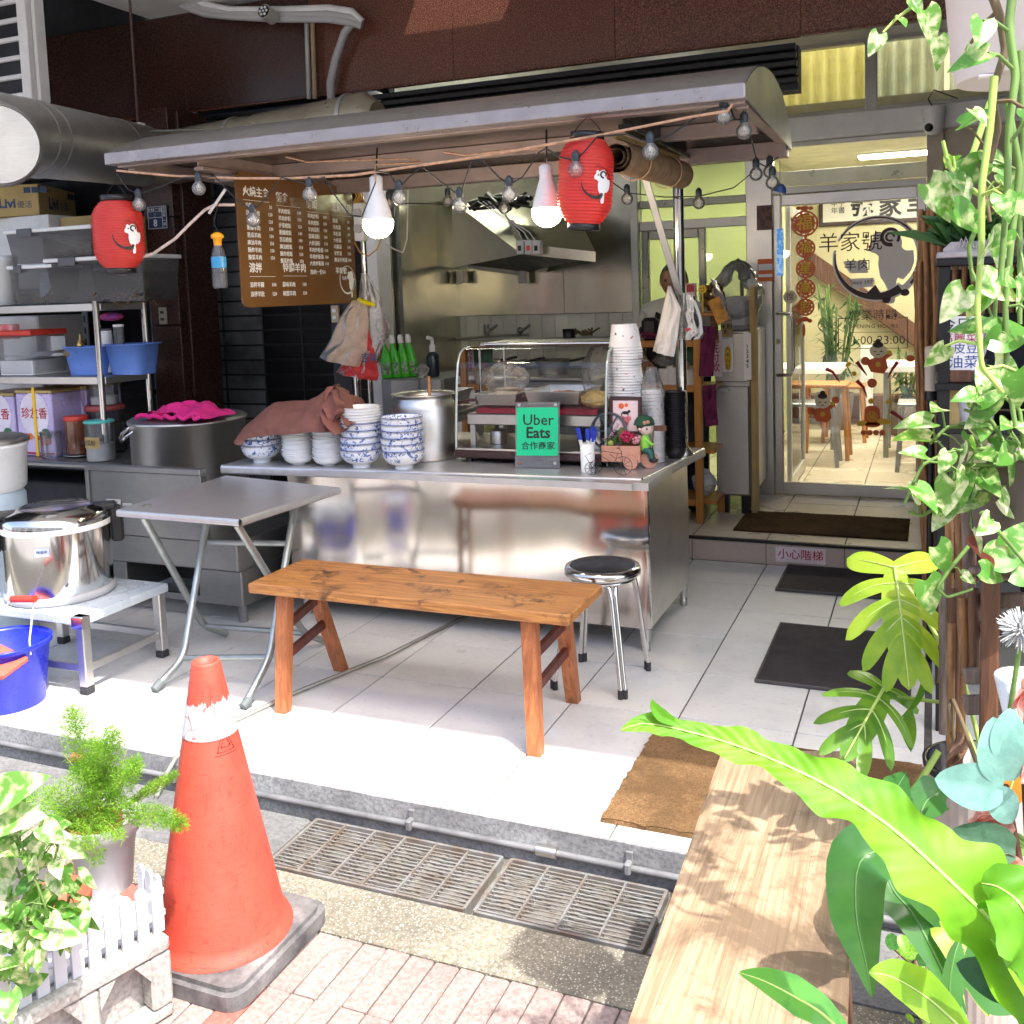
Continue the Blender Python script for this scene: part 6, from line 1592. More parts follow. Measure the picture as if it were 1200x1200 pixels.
# ================================================================ KITCHEN
hd_=T('extractor_hood','large steel extractor hood over the kitchen range','extractor hood',P(610,310,y=5.9))
B_, C_, D_, E_, F_=P(530,314,y=6.1), P(612,298,y=5.5), P(698,307,y=5.5), P(618,324,y=6.44), P(548,315,y=6.44)
C2_, D2_=P(616,286,y=5.5), P(698,295,y=5.5)
T0, T1, T2=P(530,236,y=6.1), P(588,243,y=5.85), P(672,243,y=5.85)
m=MB(); m.poly([P(448,303,y=6.46),B_,T0,P(448,236,y=6.46)]); O('side_box',m,MT['steel_green'],hd_)
m=MB(); m.poly([B_,C_,C2_,T1,T0]); O('front_skirt',m,MT['steel'],hd_)
m=MB(); m.poly([C_,D_,D2_,C2_]); O('lip',m,MT['steel_green'],hd_)
m=MB(); m.poly([C2_,D2_,T2,T1]); O('slope',m,MT['steel_green'],hd_)
m=MB(); m.poly([D_,P(640,319,y=6.44),P(690,250,y=6.44),T2,D2_]); O('right_cheek',m,MT['steel_green'],hd_)
Z=Vector((0,0,.03))
m=MB(); m.poly([B_+Z,C_+Z,D_+Z,E_+Z,F_+Z]); O('hood_inside',m,MT['black_metal'],hd_)
m=MB(); m.poly([F_,E_,E_+Vector((0,0,.12)),F_+Vector((0,0,.12))]); O('inner_back',m,MT['steel_dark'],hd_)
for u in(540,613):
 a=P(u,322,y=6.40); m=MB(); m.box((a.x-.03,6.38,a.z-.06),(a.x+.03,6.44,a.z+.03),.004); O('wall_bracket',m,MT['steel_dark'],hd_)
for u0, c_ in((612,'plug socket'),(622,'red rocker switch'),(631,'grey timer box')):
 a=P(u0,290,y=5.44); s=mpp(a)
 t=T('hood_switch',c_+' on the lip of the extractor hood','switch',a,'switches on the hood')
 m=MB(); m.box((a.x-4.6*s,5.40,a.z-8*s),(a.x+4.6*s,5.455,a.z+8*s),.004); O('housing',m,MT['grey_plastic'],t)
 m=MB(); m.box((a.x-2*s,5.394,a.z-4*s),(a.x+2*s,5.3995,a.z+2*s),.001); O('rocker',m,MT['red']if 'red' in c_ else MT['black_plastic'],t)
for k in range(3):
 tag(O('hood_cable',MB().tube([P(560+6*k,236,y=5.6),P(585+5*k,252+2*k,y=5.5),P(608+6*k,272,y=5.42),P(612+8*k,283,y=5.41)],.0035,6),MT['grey_plastic']),'%s grey cable from the left running down the hood'%ORD[k],'cable','cables on the hood')
m=MB()
for k in range(14): m.tube([P(548+random.uniform(0,50),240+random.uniform(-6,6),y=5.75),P(560+random.uniform(0,60),232+random.uniform(-6,8),y=5.7),P(580+random.uniform(0,50),240+random.uniform(-10,6),y=5.65)],random.uniform(.006,.02),6)
tag(O('cable_tangle',m,MT['black_plastic']),'dark tangle of cables and fan parts above the hood','cables',kind='stuff')
# range and worktop
rg=T('cooking_range','dark steel cooking range along the kitchen back wall','range',(-2.6,6.1,SZ))
m=MB(); m.box((-3.7,5.85,SZ),(-1.95,6.45,.93),.01); O('range_body',m,MT['steel_dark'],rg)
m=MB(); m.box((-3.72,5.83,.931),(-1.93,6.47,.955),.006); O('range_top',m,MT['steel'],rg)
for k, (u,v,r,lb)in enumerate(((590,381,.13,'left'),(640,379,.12,'middle'),(560,384,.08,'farthest left'))):
 c=P(u,v,y=6.0); z=.956
 t=T('cooking_pan','%s steel pan on the kitchen range'%lb,'pan',(c.x,6.05,z),'pans on the kitchen range')
 m=MB(); m.lathe([(r*.8,z+.001),(r,z+.09),(r*1.03,z+.092),(r*.97,z+.088),(r*.78,z+.008),(.001,z+.008)],(c.x,6.05+.05*k,0),28); O('pan_body',m,MT['steel'],t)
 m=MB(); m.tube([(c.x+r,6.05+.05*k,z+.08),(c.x+r+.15,6.0+.05*k,z+.11)],.009,8); O('handle',m,MT['black_plastic'],t)
# gas pipe with taps
t=T('tap_pipe','grey gas pipe with lever taps along the wall tiles','pipe',P(580,393,y=6.42))
m=MB(); m.tube([P(470,394,y=6.42),P(500,396,y=6.42),P(540,397,y=6.42),P(570,394,y=6.42),P(620,392,y=6.42)],.010,8); O('main_pipe',m,MT['alu_dark'],t)
for u, v in((500,388),(572,388),(610,388)):
 a=P(u,v+4,y=6.40); s=mpp(a)
 m=MB(); m.tube([a,a+Vector((0,-.02,4*s)),a+Vector((8*s,-.03,7*s)),a+Vector((14*s,-.03,11*s))],.011,8); m.sphere(a+Vector((1*s,-.02,5*s)),.024,10,8); O('lever_tap',m,MT['alu_dark'],t)
m=MB(); a=P(570,382,y=6.40); s=mpp(a); m.cyl(a-Vector((0,0,10*s)),a+Vector((0,0,2*s)),.020,n=12); O('upright_pipe',m,MT['steel_dark'],t)
a=P(466,365,y=6.3); s=mpp(a)
t=T('pressure_gauge','black round pressure gauge on brass pipework by the white post','gauge',a)
m=MB(); m.cyl(a,a+Vector((.0,.04,0)),5*s,n=20); O('case',m,MT['black_plastic'],t)
m=MB(); m.cyl(a+Vector((0,-.002,0)),a+Vector((0,-.001,0)),3.8*s,n=20); O('dial',m,MT['white_plastic'],t)
m=MB(); m.cyl(a+Vector((0,.02,-5*s)),a+Vector((0,.02,-22*s)),2*s,n=10); m.cyl(a+Vector((-8*s,.02,-14*s)),a+Vector((10*s,.02,-14*s)),2.2*s,n=10); m.sphere(a+Vector((10*s,.02,-12*s)),3.5*s,10,8); O('valve',m,MT['black_metal'],t)
# cabinet with green bottles
a, b=P(455,443,y=5.15), P(520,443,y=5.15)
zc=P(470,443,y=5.2).z
t=T('side_cabinet','grey steel side cabinet under the green bottles','cabinet',(a.x,5.3,0))
m=MB(); m.box((a.x-.05,5.15,SZ),(b.x,5.6,zc),.006); O('cabinet_body',m,MT['steel_dark'],t)
m=MB(); m.box((a.x+.02,5.143,zc-.12),(P(490,443,y=5.15).x,5.1495,zc-.01),.002); O('drawer',m,MT['steel'],t)
m=MB(); m.box((P(497,443,y=5.15).x,5.10,zc-.10),(P(521,443,y=5.15).x,5.142,zc+.0),.003); O('tray_box',m,MT['steel'],t)
MT['bottle_green']=mk('green_bottle',(.06,.50,.02),.25,0,.05,6)
for k, u in enumerate((455,465,475,484)):
 c=P(u,441,y=5.2+.03*k); s=mpp(c); z0=zc+.001
 t=T('cleaner_bottle',['leftmost green cleaner bottle in the row','second green cleaner bottle from the white post','third green cleaner bottle from the white post','rightmost green cleaner bottle in the row'][k],'bottle',(c.x,c.y,z0),'green cleaner bottles in the kitchen')
 m=MB(); k_=m.mark()
 m.lathe([(7*s,0),(8*s,.01),(7.6*s,18*s),(6*s,28*s),(3.2*s,36*s),(2.6*s,40*s)],(0,0,0),20); m.xf(TR(c.x,c.y,z0)@RT(-.10,'Y')@Matrix.Diagonal((1,.7,1,1)),k_); O('bottle_body',m,MT['bottle_green'],t)
 m=MB(); m.lathe([(3.2*s,40*s),(3.4*s,46*s),(2*s,50*s)],(0,0,0),12); m.xf(TR(c.x,c.y,z0)@RT(-.10,'Y')); O('cap',m,MT['white_plastic'],t)
 m=MB(); m.grid(lambda u_,v_:(8.2*s*math.sin((u_-.5)*1.8),-.7*8.2*s*math.cos((u_-.5)*1.8),(4+14*v_)*s),8,2); m.xf(TR(c.x,c.y,z0)@RT(-.10,'Y')); O('label',m,mk('bottle_label',(.30,.50,.25),.4,0,.4,60,col2=(.02,.05,.02)),t)
c=P(508,440,y=5.3); s=mpp(c); z0=zc+.001
t=T('black_bottle','black pump bottle with a steel neck by the tap','bottle',(c.x,5.3,z0))
m=MB(); m.lathe([(7*s,0),(7.5*s,3*s),(7.5*s,24*s),(6*s,27*s),(3*s,29*s)],(c.x,5.3,z0),22); O('bottle_body',m,mk('dark_bottle',(.015,.025,.04),.3),t)
m=MB(); m.lathe([(3.4*s,29*s),(3.6*s,36*s),(2*s,38*s),(2*s,44*s)],(c.x,5.3,z0),14); m.cyl((c.x,5.3,z0+44*s),(c.x-.02,5.27,z0+46*s),2.2*s,n=8); O('pump_head',m,MT['white_plastic'],t)
bag('wrapped_greens','loose clear bag of pale greens beside the green bottles',(P(498,440,y=5.25).x,5.22,zc),.04,.04,.09,31,MT['bag'],.2)
# jug and tools on the wall ledge
a=P(690,390,y=6.3); m=MB(); m.box((P(640,396,y=6.3).x,6.15,a.z-.05),(P(745,396,y=6.3).x,6.45,a.z-.03),.004); tag(O('wall_ledge',m,MT['steel_dark']),'narrow steel ledge under the wall tiles','ledge')
c=P(668,386,y=6.3); s=mpp(c); tag(O('dark_mug',MB().lathe([(7*s,0),(8*s,10*s),(7*s,10*s),(6*s,1*s),(.001,1*s)],(c.x,6.28,a.z-.029),18),MT['black_plastic']),'dark mug with a stick on the ledge','mug')
c=P(685,388,y=6.3); m=MB()
for k in range(20): q=Vector((c.x+random.uniform(-.07,.09),6.28+random.uniform(-.04,.04),a.z-.02+random.uniform(0,.04))); m.tube([q,q+Vector((random.uniform(-.05,.05),0,.02))],.007,5)
tag(O('drying_tools',m,mk('drying_tools',(.13,.10,.05),.7)),'heap of small wooden tools on the ledge','tools',kind='stuff')
# ================================================================ ALCOVE BY THE FRIDGE
wr=T('wooden_rack','orange wooden rack behind the counter corner','rack',(-1.45,5.7,SZ))
yw=5.62
xr1, xr0=P(831,500,y=yw).x, P(752,400,y=yw).x-.15
for u in(818.5,):
 pass
for x, y in((P(819,500,y=yw-.02).x,yw-.02),(xr1+.005,yw+.30),(xr0,yw-.02),(xr0,yw+.3)):
 zt_=P(825,402,y=yw).z+.0
 m=MB(); m.box((x-.022,y-.018,SZ),(x+.022,y+.018,zt_+.05),.003); O('post',m,MT['wood_rack'],wr)
for v in(402,455,529,588):
 z=P(820,v,y=yw).z
 m=MB(); m.box((xr0-.01,yw-.001,z-.012),(xr1+.03,yw+.28,z+.012),.003); O('shelf',m,MT['wood_rack'],wr)
 m=MB(); m.box((xr0+.023,yw-.03,z-.02),(P(819,500,y=yw-.02).x-.023,yw-.002,z+.018),.003); O('rail',m,MT['wood_rack'],wr)
zs1, zs2=P(820,402,y=yw).z+.013, P(820,455,y=yw).z+.013
for k, (u,n)in enumerate(((780,3),(789,4),(806,4),(812,3))):
 x=P(u,450,y=yw+.1).x
 for i in range(n):
  tag(O('paper_cup',MB().lathe([(.034,0),(.042,.055),(.044,.057),(.040,.055),(.032,.003),(.001,.003)],(x,yw+.1,zs2+.018*i),20),MT['paper']),'%s paper cup from the bottom in %s stack on the wooden rack'%(ORD[i],('the leftmost','the second','the third','the rightmost')[k]),'paper cup','paper cups on the wooden rack')
a=P(795,430,y=yw+.08); b=P(817,402,y=yw+.08)
for k, (va,vb,cc,lb)in enumerate(((432,420,(.62,.42,.02),'yellow lower carton on the wooden rack'),(419,404,(.02,.10,.05),'dark green upper carton on the wooden rack'))):
 p0, p1=P(790,va,y=yw+.08), P(817,vb,y=yw+.08);
 m=MB(); m.box((p0.x,yw+.08,zs2+(.0 if k==0 else .11)),(p1.x,yw+.25,zs2+(.109 if k==0 else .22)),.003); tag(O('small_carton',m,mk('carton_tint%d'%k,cc,.6)),lb,'carton','cartons on the wooden rack')
bag('utensil_bag','clear bag of plastic cutlery on the wooden rack',(P(778,428,y=yw+.1).x,yw+.12,zs2+.1),.07,.05,.08,41,MT['bag'],.2,'bag')
bag('white_sack','white plastic sack on the lowest shelf of the wooden rack',(P(824,560,y=yw+.1).x,yw+.12,P(820,588,y=yw).z+.014),.07,.07,.16,43,MT['bag_white'],.2,'sack')
# purple cloths on the rack edge
for k, (pts,lb)in enumerate((([(822,382),(821,400),(820,420),(819,441)],'upper purple cloth hanging on the wooden rack'),([(824,452),(824,470),(826,490),(827,500)],'lower purple cloth hanging on the wooden rack'))):
 rr=[(p[0]+(17 if k==0 else 15),p[1]-(2 if k else 0))for p in pts]
 hang('purple_cloth',lb,(pts,rr),yw-.05,MT['cloth_purple'],.014,60+k,'cloth','purple cloths on the wooden rack')
hang('purple_cloth','folded purple cloth on the left end of the wooden rack',([(752,389),(751,396)],[(775,390),(775,397)]),yw-.06,MT['cloth_purple'],.015,66,'cloth','purple cloths on the wooden rack')
# towels and bag hung on the pole
hang('cloth_towel','cream cloth towel hanging from the steel strap at the pole',([(783,335),(776,365),(769,395),(765,411)],[(786,335),(798,362),(794,395),(790,418)]),4.24,MT['cloth_white'],.03,71,'towel')
hang('white_bag','white plastic carrier bag with a red mark hanging on the pole',([(800,343),(800,365),(802,385),(802,398)],[(815,347),(822,370),(826,390),(822,397)]),4.28,MT['bag_white'],.04,74)
c=P(806,387,y=4.225); s=mpp(c); m=MB(); F=frame(c,(1,0,0),(0,0,1)); m.prism([(-3.5*s,2*s),(3*s,2.5*s),(4*s,.5*s),(1*s,-.5*s),(0,-2.5*s),(-1.5*s,-.5*s),(-3.5*s,0)],0,.001,F); O('red_mark',m,MT['red_print'],bpy.data.objects['white_bag'])
hang('clear_bag','thin clear bag hanging between towel and carrier bag',([(791,345),(789,370),(788,400)],[(800,345),(803,370),(800,396)]),4.30,MT['bag'],.02,77)
# fridge
fr=T('counter_fridge','steel counter fridge beside the steel column','fridge',(-1.05,6.05,SZ))
fy=5.86
fx0, fx1=P(838,500,y=fy).x, P(879,500,y=fy).x
zt=P(860,388,y=fy).z
m=MB(); m.box((fx0,fy+.03,.24),(fx1,6.46,zt),.006); O('cabinet',m,MT['steel'],fr)
zm_=P(860,450,y=fy).z
for a, b in((.25,zm_-.012),(zm_+.012,zt-.012)):
 m=MB(); m.box((fx0+.006,fy,a),(fx1-.006,fy+.029,b),.006); d=O('door',m,MT['steel'],fr)
 m=MB(); m.box((fx0-.012,fy-.02,b-.035),(fx0+.09,fy-.001,b-.008),.004); O('handle',m,MT['alu'],d)
for x in(fx0+.04,fx1-.04): m=MB(); m.box((x-.025,fy+.05,SZ),(x+.025,fy+.10,.239)); O('foot',m,MT['black_plastic'],fr)
def sheet(name,label,u0,v0,u1,v1,y,mat,cat='notice',text=None,ts=.04,tm=None,vert=False):
 a, b=P(u0,v1,y=y), P(u1,v0,y=y)
 t=T(name,label,cat,((a.x+b.x)/2,y,a.z))
 m=MB(); m.box((a.x,y-.002,a.z),(b.x,y,b.z)); O('paper',m,mat,t)
 if text:
  m=MB(); m.text(text,ts,frame(((a.x+b.x)/2,y-.0035,(a.z+b.z)/2),(1,0,0),(0,0,1)),bold=.0005,line=.95); O('lettering',m,tm or MT['red_print'],t)
 return t
sheet('payment_sign','pale pink sign with red vertical characters on the fridge side',830,388,846,441,5.80,MT['paper_pink'],'sign','請\n先\n付\n款',.058)
sheet('bulb_notice','cream notice with a yellow lemon shape on the fridge',847,396,859,436,5.845,MT['paper'],'notice')
a=P(853,420,y=5.84); s=mpp(a); F=frame((a.x,5.8415,a.z),(1,0,0),(0,0,1)); m=MB(); m.prism([(4.2*s*math.cos(6.283*i/24),15*s*math.sin(6.283*i/24))for i in range(24)],0,.0012,F); m2=MB(); m2.text('內\n用\n自\n取',.034,F@TR(0,0,.0022)); o=bpy.data.objects['bulb_notice']; O('yellow_shape',m,MT['yellow_print'],o); O('lettering',m2,MT['black_print'],o)
sheet('price_label','small buff label with black print above the lemon notice',845,378,858,395,5.84,MT['card'],'label','米粉\n麵',.035,MT['black_print'])
sheet('white_list','narrow white paper list on the fridge door',872,390,880,445,5.84,MT['paper'],'list','1\n2\n3\n4\n5',.03,MT['black_print'])
m=MB(); m.box((P(884,400,y=5.95).x-.02,5.90,SZ),(P(886,400,y=5.95).x,6.02,P(884,336,y=5.95).z),.003); tag(O('cardboard_sheet',m,MT['card']),'tall tan cardboard sheet standing beside the fridge','cardboard')
# wrapped machine on the fridge
mc=T('wrapped_machine','machine wrapped in clear plastic on top of the fridge','machine',((fx0+fx1)/2,6.1,zt))
m=MB(); m.box((fx0+.03,5.95,zt+.001),(fx1-.01,6.3,zt+.20),.03); O('machine_body',m,MT['grey_plastic'],mc)
m=MB(); m.grid(bagf(((fx0+fx1)/2,6.1,zt+.002),.15,.20,.42,51,.25),36,26); O('plastic_cover',m,MT['bag'],mc)
a=P(873,318,y=6.2); m=MB(); m.box((a.x-.04,6.18,a.z-.05),(a.x+.03,6.24,a.z+.04),.006); m.cyl((a.x+.01,6.178,a.z+.01),(a.x+.01,6.16,a.z+.01),.022,n=14); m.cyl((a.x-.02,6.2,zt),(a.x-.02,6.2,a.z-.05),.012,n=8); tag(O('desk_camera',m,MT['black_plastic']),'small black camera on a stalk above the wrapped machine','camera')
# oddments on top of the wooden rack
zt_=P(825,402,y=yw).z+.051
cn=T('wooden_stand','small wooden stand on the rack carrying ornaments','stand',(P(820,390,y=yw+.1).x,yw+.1,zs1))
zsd=P(825,366,y=yw+.1).z
m=MB(); m.box((P(800,366,y=yw+.1).x,yw+.03,zsd-.02),(P(843,366,y=yw+.1).x,yw+.25,zsd),.004); O('board',m,MT['wood_rack'],cn)
for u in(806,838): m=MB(); x=P(u,380,y=yw+.1).x; m.box((x-.018,yw+.06,zs1-.0),(x+.018,yw+.1,zsd-.0205),.003); O('leg',m,MT['wood_brown'],cn)
a=P(809,338,y=yw+.02); s=mpp(a); t=T('red_badge','red square badge on the ornament stand','badge',a); m=MB(); m.box((a.x-5.5*s,a.y,zsd+.001),(a.x+5.5*s,a.y+.05,a.z+6*s),.006); O('block',m,MT['paper_pink'],t); m=MB(); m.box((a.x-4.5*s,a.y-.003,a.z-4*s),(a.x+4.5*s,a.y-.0005,a.z+5*s)); O('red_face',m,MT['red_print'],t)
a=P(823,339,y=yw+.02); t=T('smiley_badge','round yellow smiling face badge on the ornament stand','badge',a); m=MB(); m.cyl((a.x,a.y,a.z),(a.x,a.y+.02,a.z),5*s,n=24); m.box((a.x-.004,a.y+.003,zsd+.001),(a.x+.004,a.y+.012,a.z-4.5*s)); O('disc',m,MT['yellow_print'],t); m=MB()
for dx_ in(-1.6,1.6): m.cyl((a.x+dx_*s,a.y-.002,a.z+1.2*s),(a.x+dx_*s,a.y-.0005,a.z+1.2*s),.8*s,n=8)
m.tube([(a.x+2.6*s*math.sin(q),a.y-.001,a.z-2.6*s*math.cos(q))for q in[-.9+.3*i for i in range(7)]],.4*s,5); O('face_print',m,MT['black_print'],t)
m=MB(); c=P(836,348,y=yw+.1)
for k in range(60): d=Vector((random.gauss(0,1),random.gauss(0,.8),random.gauss(0,1))).normalized(); m.sphere(c+Vector((d.x*.055,d.y*.05,d.z*.07)),.017,7,5)
tag(O('pine_cones',m,mk('pine_cone',(.22,.10,.04),.8,0,.4,30)),'brown cluster of pine cones on the ornament stand','pine cones')
a, b=P(836,350,y=yw-.04), P(848,378,y=yw-.04); d=(b-a).normalized(); F=frame(a,d,(0,1,0)); L=(b-a).length
m=MB(); m.box((0,-.012,-.035),(L,.012,.035),.003); m.xf(F); tag(O('orange_plaque',m,mk('plaque',(.62,.26,.02),.5,0,.3,20)),'tilted orange wooden plaque leaning on the stand','plaque')
hang('wrapped_sheet','clear sheet sticking up behind the tilted plaque',([(832,325),(840,345),(846,372),(850,376)],[(838,328),(848,345),(855,370),(858,376)]),yw+.02,MT['bag'],.01,83,'plastic sheet')
# ---- the cook behind the pole
def person():
 px_=P(793,330,y=6.02); x0=px_.x; hz_=px_.z
 t=T('person','cook in a pale shirt with dark apron straps bending behind the pole','person',(x0,6.02,SZ))
 me=bpy.data.meshes.new('body'); bmn=bmesh.new()
 J={}
 def j(n,p,r,par=None):
  v=bmn.verts.new((p[0],p[1],p[2])); J[n]=(v,r)
  if par: bmn.edges.new((J[par][0],v))
 s=(hz_-SZ)/1.48
 z=lambda q: q*s
 j('pelvis',(0,0,z(.86)),.14); j('waist',(0,-.01,z(1.02)),.125,'pelvis'); j('chest',(-.01,-.03,z(1.2)),.145,'waist'); j('shoulders',(-.01,-.03,z(1.31)),.11,'chest'); j('neck',(0,-.05,z(1.38)),.055,'shoulders')
 for sd, sx in(('l',-1),('r',1)):
  j('sh'+sd,(sx*.17-.01,-.02,z(1.29)),.062,'shoulders'); j('el'+sd,(sx*.235,-.06,z(1.05)),.043,'sh'+sd); j('wr'+sd,(sx*.15,-.24,z(.98)),.030,'el'+sd); j('ha'+sd,(sx*.11,-.32,z(.97)),.026,'wr'+sd)
  j('hip'+sd,(sx*.09,0,z(.80)),.098,'pelvis'); j('kn'+sd,(sx*.10,-.01,z(.46)),.064,'hip'+sd); j('an'+sd,(sx*.11,.02,z(.09)),.044,'kn'+sd); j('to'+sd,(sx*.12,-.12,z(.04)),.036,'an'+sd)
 bmn.verts.index_update(); order=[J[k]for k in J]
 bmn.to_mesh(me); bmn.free()
 o=bpy.data.objects.new('body',me); COL.objects.link(o); o.parent=t
 md=o.modifiers.new('skin','SKIN')
 if not me.skin_vertices: me.attributes  # the modifier creates its own layer
 for i, (v,r)in enumerate(order): me.skin_vertices[0].data[i].radius=(r,r)
 me.skin_vertices[0].data[0].use_root=True
 sb=o.modifiers.new('smooth','SUBSURF'); sb.levels=sb.render_levels=2
 me.materials.append(mk('pale_shirt',(.60,.58,.50),.9,0,.1,14))
 me.polygons.foreach_set('use_smooth',[True]*len(me.polygons))
 skin=mk('skin',(.36,.18,.10),.5,0,.1,20,sss=.1)
 hx, hy, hz2=0, -.075, hz_-SZ
 m=MB(); r=.082
 def headf(u,v):
  a=2*PI*u; b=PI*v; y=-math.cos(b); q=math.sin(b)
  px=q*math.cos(a)*.95; py=q*math.sin(a)*1.08; pz=y*1.32
  if pz<0: px*=1-.22*(-pz)**1.5; py*=1-.08*(-pz)
  if py<0:
   f=math.exp(-((px/.22)**2+((pz+.05)/.25)**2)); py-=.20*f
   for ex in(-.38,.38): py+=.07*math.exp(-(((px-ex)/.2)**2+((pz-.12)/.14)**2))
   py-=.05*math.exp(-((px/.3)**2+((pz+.52)/.1)**2))
  return(hx+px*r,hy+py*r,hz2+pz*r)
 m.grid(headf,36,26)
 for ex in(-1,1): m.sphere((hx+ex*r*.96,hy+.01,hz2),.022,10,8,sc=(.45,.8,1.3))
 m.tube([(0,-.045,hz2-.17),(0,-.06,hz2-.07)],[.056,.05],16); O('head',m,skin,t,local=True)
 m=MB()
 for ex in(-.36,.36): m.sphere((hx+ex*r,hy-r*.93,hz2+.11*r),.0095,10,8)
 O('eyes',m,MT['black_plastic'],t,local=True)
 m=MB(); m.tube([(hx-.025,hy-r*1.0,hz2-.56*r),(hx,hy-r*1.06,hz2-.57*r),(hx+.025,hy-r*1.0,hz2-.56*r)],[.003,.006,.003],8); O('mouth',m,mk('lips',(.30,.10,.08),.5),t,local=True)
 m=MB()
 def hairf(u,v):
  p=Vector(headf(u,.52+.48*v)); c=Vector((hx,hy,hz2)); a=2*PI*u
  if math.sin(a)<-.2: p=Vector(headf(u,.70+.30*v))
  return c+(p-c)*1.10
 m.grid(hairf,40,14); O('hair',m,mk('black_hair',(.018,.014,.012),.6,0,.3,60),t,local=True)
 m=MB()
 for sx in(-1,1): m.grid(lambda u,v:(sx*.085-.018+.036*u,-.03-.165*math.cos((v-.5)*2.4)*1.0,z(1.34)-.02-.30*abs(v-.0)*1.0),2,14)
 m.grid(lambda u,v:(-.15+.3*u,-.188-.02*math.sin(PI*u),z(1.18)-.55*v),10,10); O('apron',m,mk('dark_apron',(.02,.02,.022),.8),t,local=True)
 m=MB()
 for sx in(-1,1):
  b=Vector((sx*.11,-.32,z(.97)))
  for i in range(5):
   o_=(i-2)*.017; L=(.035,.065,.072,.066,.05)[i]
   if i==0: pts=[b+Vector((-sx*.02,-.0,0)),b+Vector((-sx*.045,-.02,-.005)),b+Vector((-sx*.05,-.045,-.012))]
   else: pts=[b+Vector((o_,-.02,0)),b+Vector((o_,-.02-L*.6,-.006)),b+Vector((o_*.9,-.02-L*.9,-.028))]
   m.tube(pts,[.0085,.008,.006],8)
  m.sphere(b,.036,12,8,sc=(1,1,.5))
 O('hands',m,skin,t,local=True)
 m=MB()
 for sx in(-1,1): m.box((sx*.12-.045,-.16,0.0),(sx*.12+.045,.09,.075),.025)
 O('shoes',m,MT['black_plastic'],t,local=True)
 m=MB()
 for sx in(-1,1): m.tube([(sx*.085,0,z(.86)),(sx*.10,-.005,z(.46)),(sx*.11,.02,z(.08))],[.118,.082,.062],18)
 O('trousers',m,mk('dark_trousers',(.03,.03,.04),.9),t,local=True)
person()
c=P(762,384,y=5.75); m=MB(); m.box((c.x-.05,5.72,zs1),(c.x+.05,5.8,c.z+.06),.02); m.tube([(c.x-.05,5.76,c.z),(c.x-.1,5.76,zs1+.01)],.015,8); tag(O('card_terminal',m,MT['black_plastic']),'black terminal on the left of the wooden rack','terminal')
# ================================================================ ENTRANCE DOOR
dr=T('glass_door','steel framed glass entrance door covered with festive stickers','door',(-.48,DY,SZ))
z0d, z1d=SZ+.005, 2.05
def bard(x0,x1,za,zb,name,mat=MT['steel'],y=DY,d=.05): return bar(x0,x1,za,zb,dr,mat,d,name,y)
bard(dxl,dxl+.05,z0d,z1d,'stile'); bard(-.088,-.038,z0d,z1d,'stile')
bard(dxl+.051,-.089,z0d,z0d+.075,'bottom_rail'); bard(dxl+.051,-.089,z1d-.07,z1d,'top_rail')
m=MB(); m.box((dxl+.05,DY-.005,z0d+.07),(-.088,DY+.005,z1d-.06)); O('pane',m,MT['glass'],dr)
tr=T('transom_window','clear transom glass above the entrance door','window',(-.48,DY,z1d+.02))
bar(dxl-.17,-.038,z1d+.003,z1d+.045,tr,MT['alu'],.06); bar(dxl-.17,-.038,bz0-.03,bz0-.002,tr,MT['alu'],.05)
m=MB(); m.box((dxl,DY-.004,z1d+.046),(-.038,DY+.004,bz0-.031)); O('pane',m,MT['glass'],tr)
m=MB(); m.box((dxl-.1,DY+.5,z1d+.10),(.2,DY+.54,z1d+.2),.004); tag(O('inner_beam',m,MT['alu_dark']),'dull metal beam inside above the doorway','beam')
# pull handle
t=None
a, b=P(913,366,y=DY-.075), P(926,438,y=DY-.075)
hx_=P(921,400,y=DY-.07).x
za_, zb__=P(921,440,y=DY-.07).z, P(921,367,y=DY-.07).z
m=MB(); m.tube([(dxl+.02,DY-.026,zb__),(dxl+.03,DY-.07,zb__),(hx_+.03,DY-.075,zb__-.005),(hx_+.045,DY-.075,zb__-.05),(hx_+.045,DY-.075,za_+.05),(hx_+.03,DY-.075,za_+.005),(dxl+.03,DY-.07,za_),(dxl+.02,DY-.026,za_)],.012,10); O('pull_handle',m,MT['chrome'],dr)
a=P(912,400,y=DY-.03); m=MB(); m.cyl((dxl+.025,DY-.027,a.z),(dxl+.025,DY-.04,a.z),.016,n=16); O('lock',m,MT['chrome'],dr)
# inner leaf, folded back
t=T('inner_leaf','second aluminium framed glass leaf standing open inside the doorway','door leaf',(-.86,7.0,SZ))
for y0_, y1_, za, zb in((6.62,6.66,SZ+.01,1.99),(7.36,7.40,SZ+.01,1.99),(6.661,7.359,SZ+.01,SZ+.09),(6.661,7.359,1.92,1.99)):
 m=MB(); m.box((-.875,y0_,za),(-.845,y1_,zb),.004); O('frame_rail',m,MT['alu'],t)
m=MB(); m.box((-.863,6.66,SZ+.09),(-.857,7.36,1.92)); O('pane',m,MT['glass'],t)
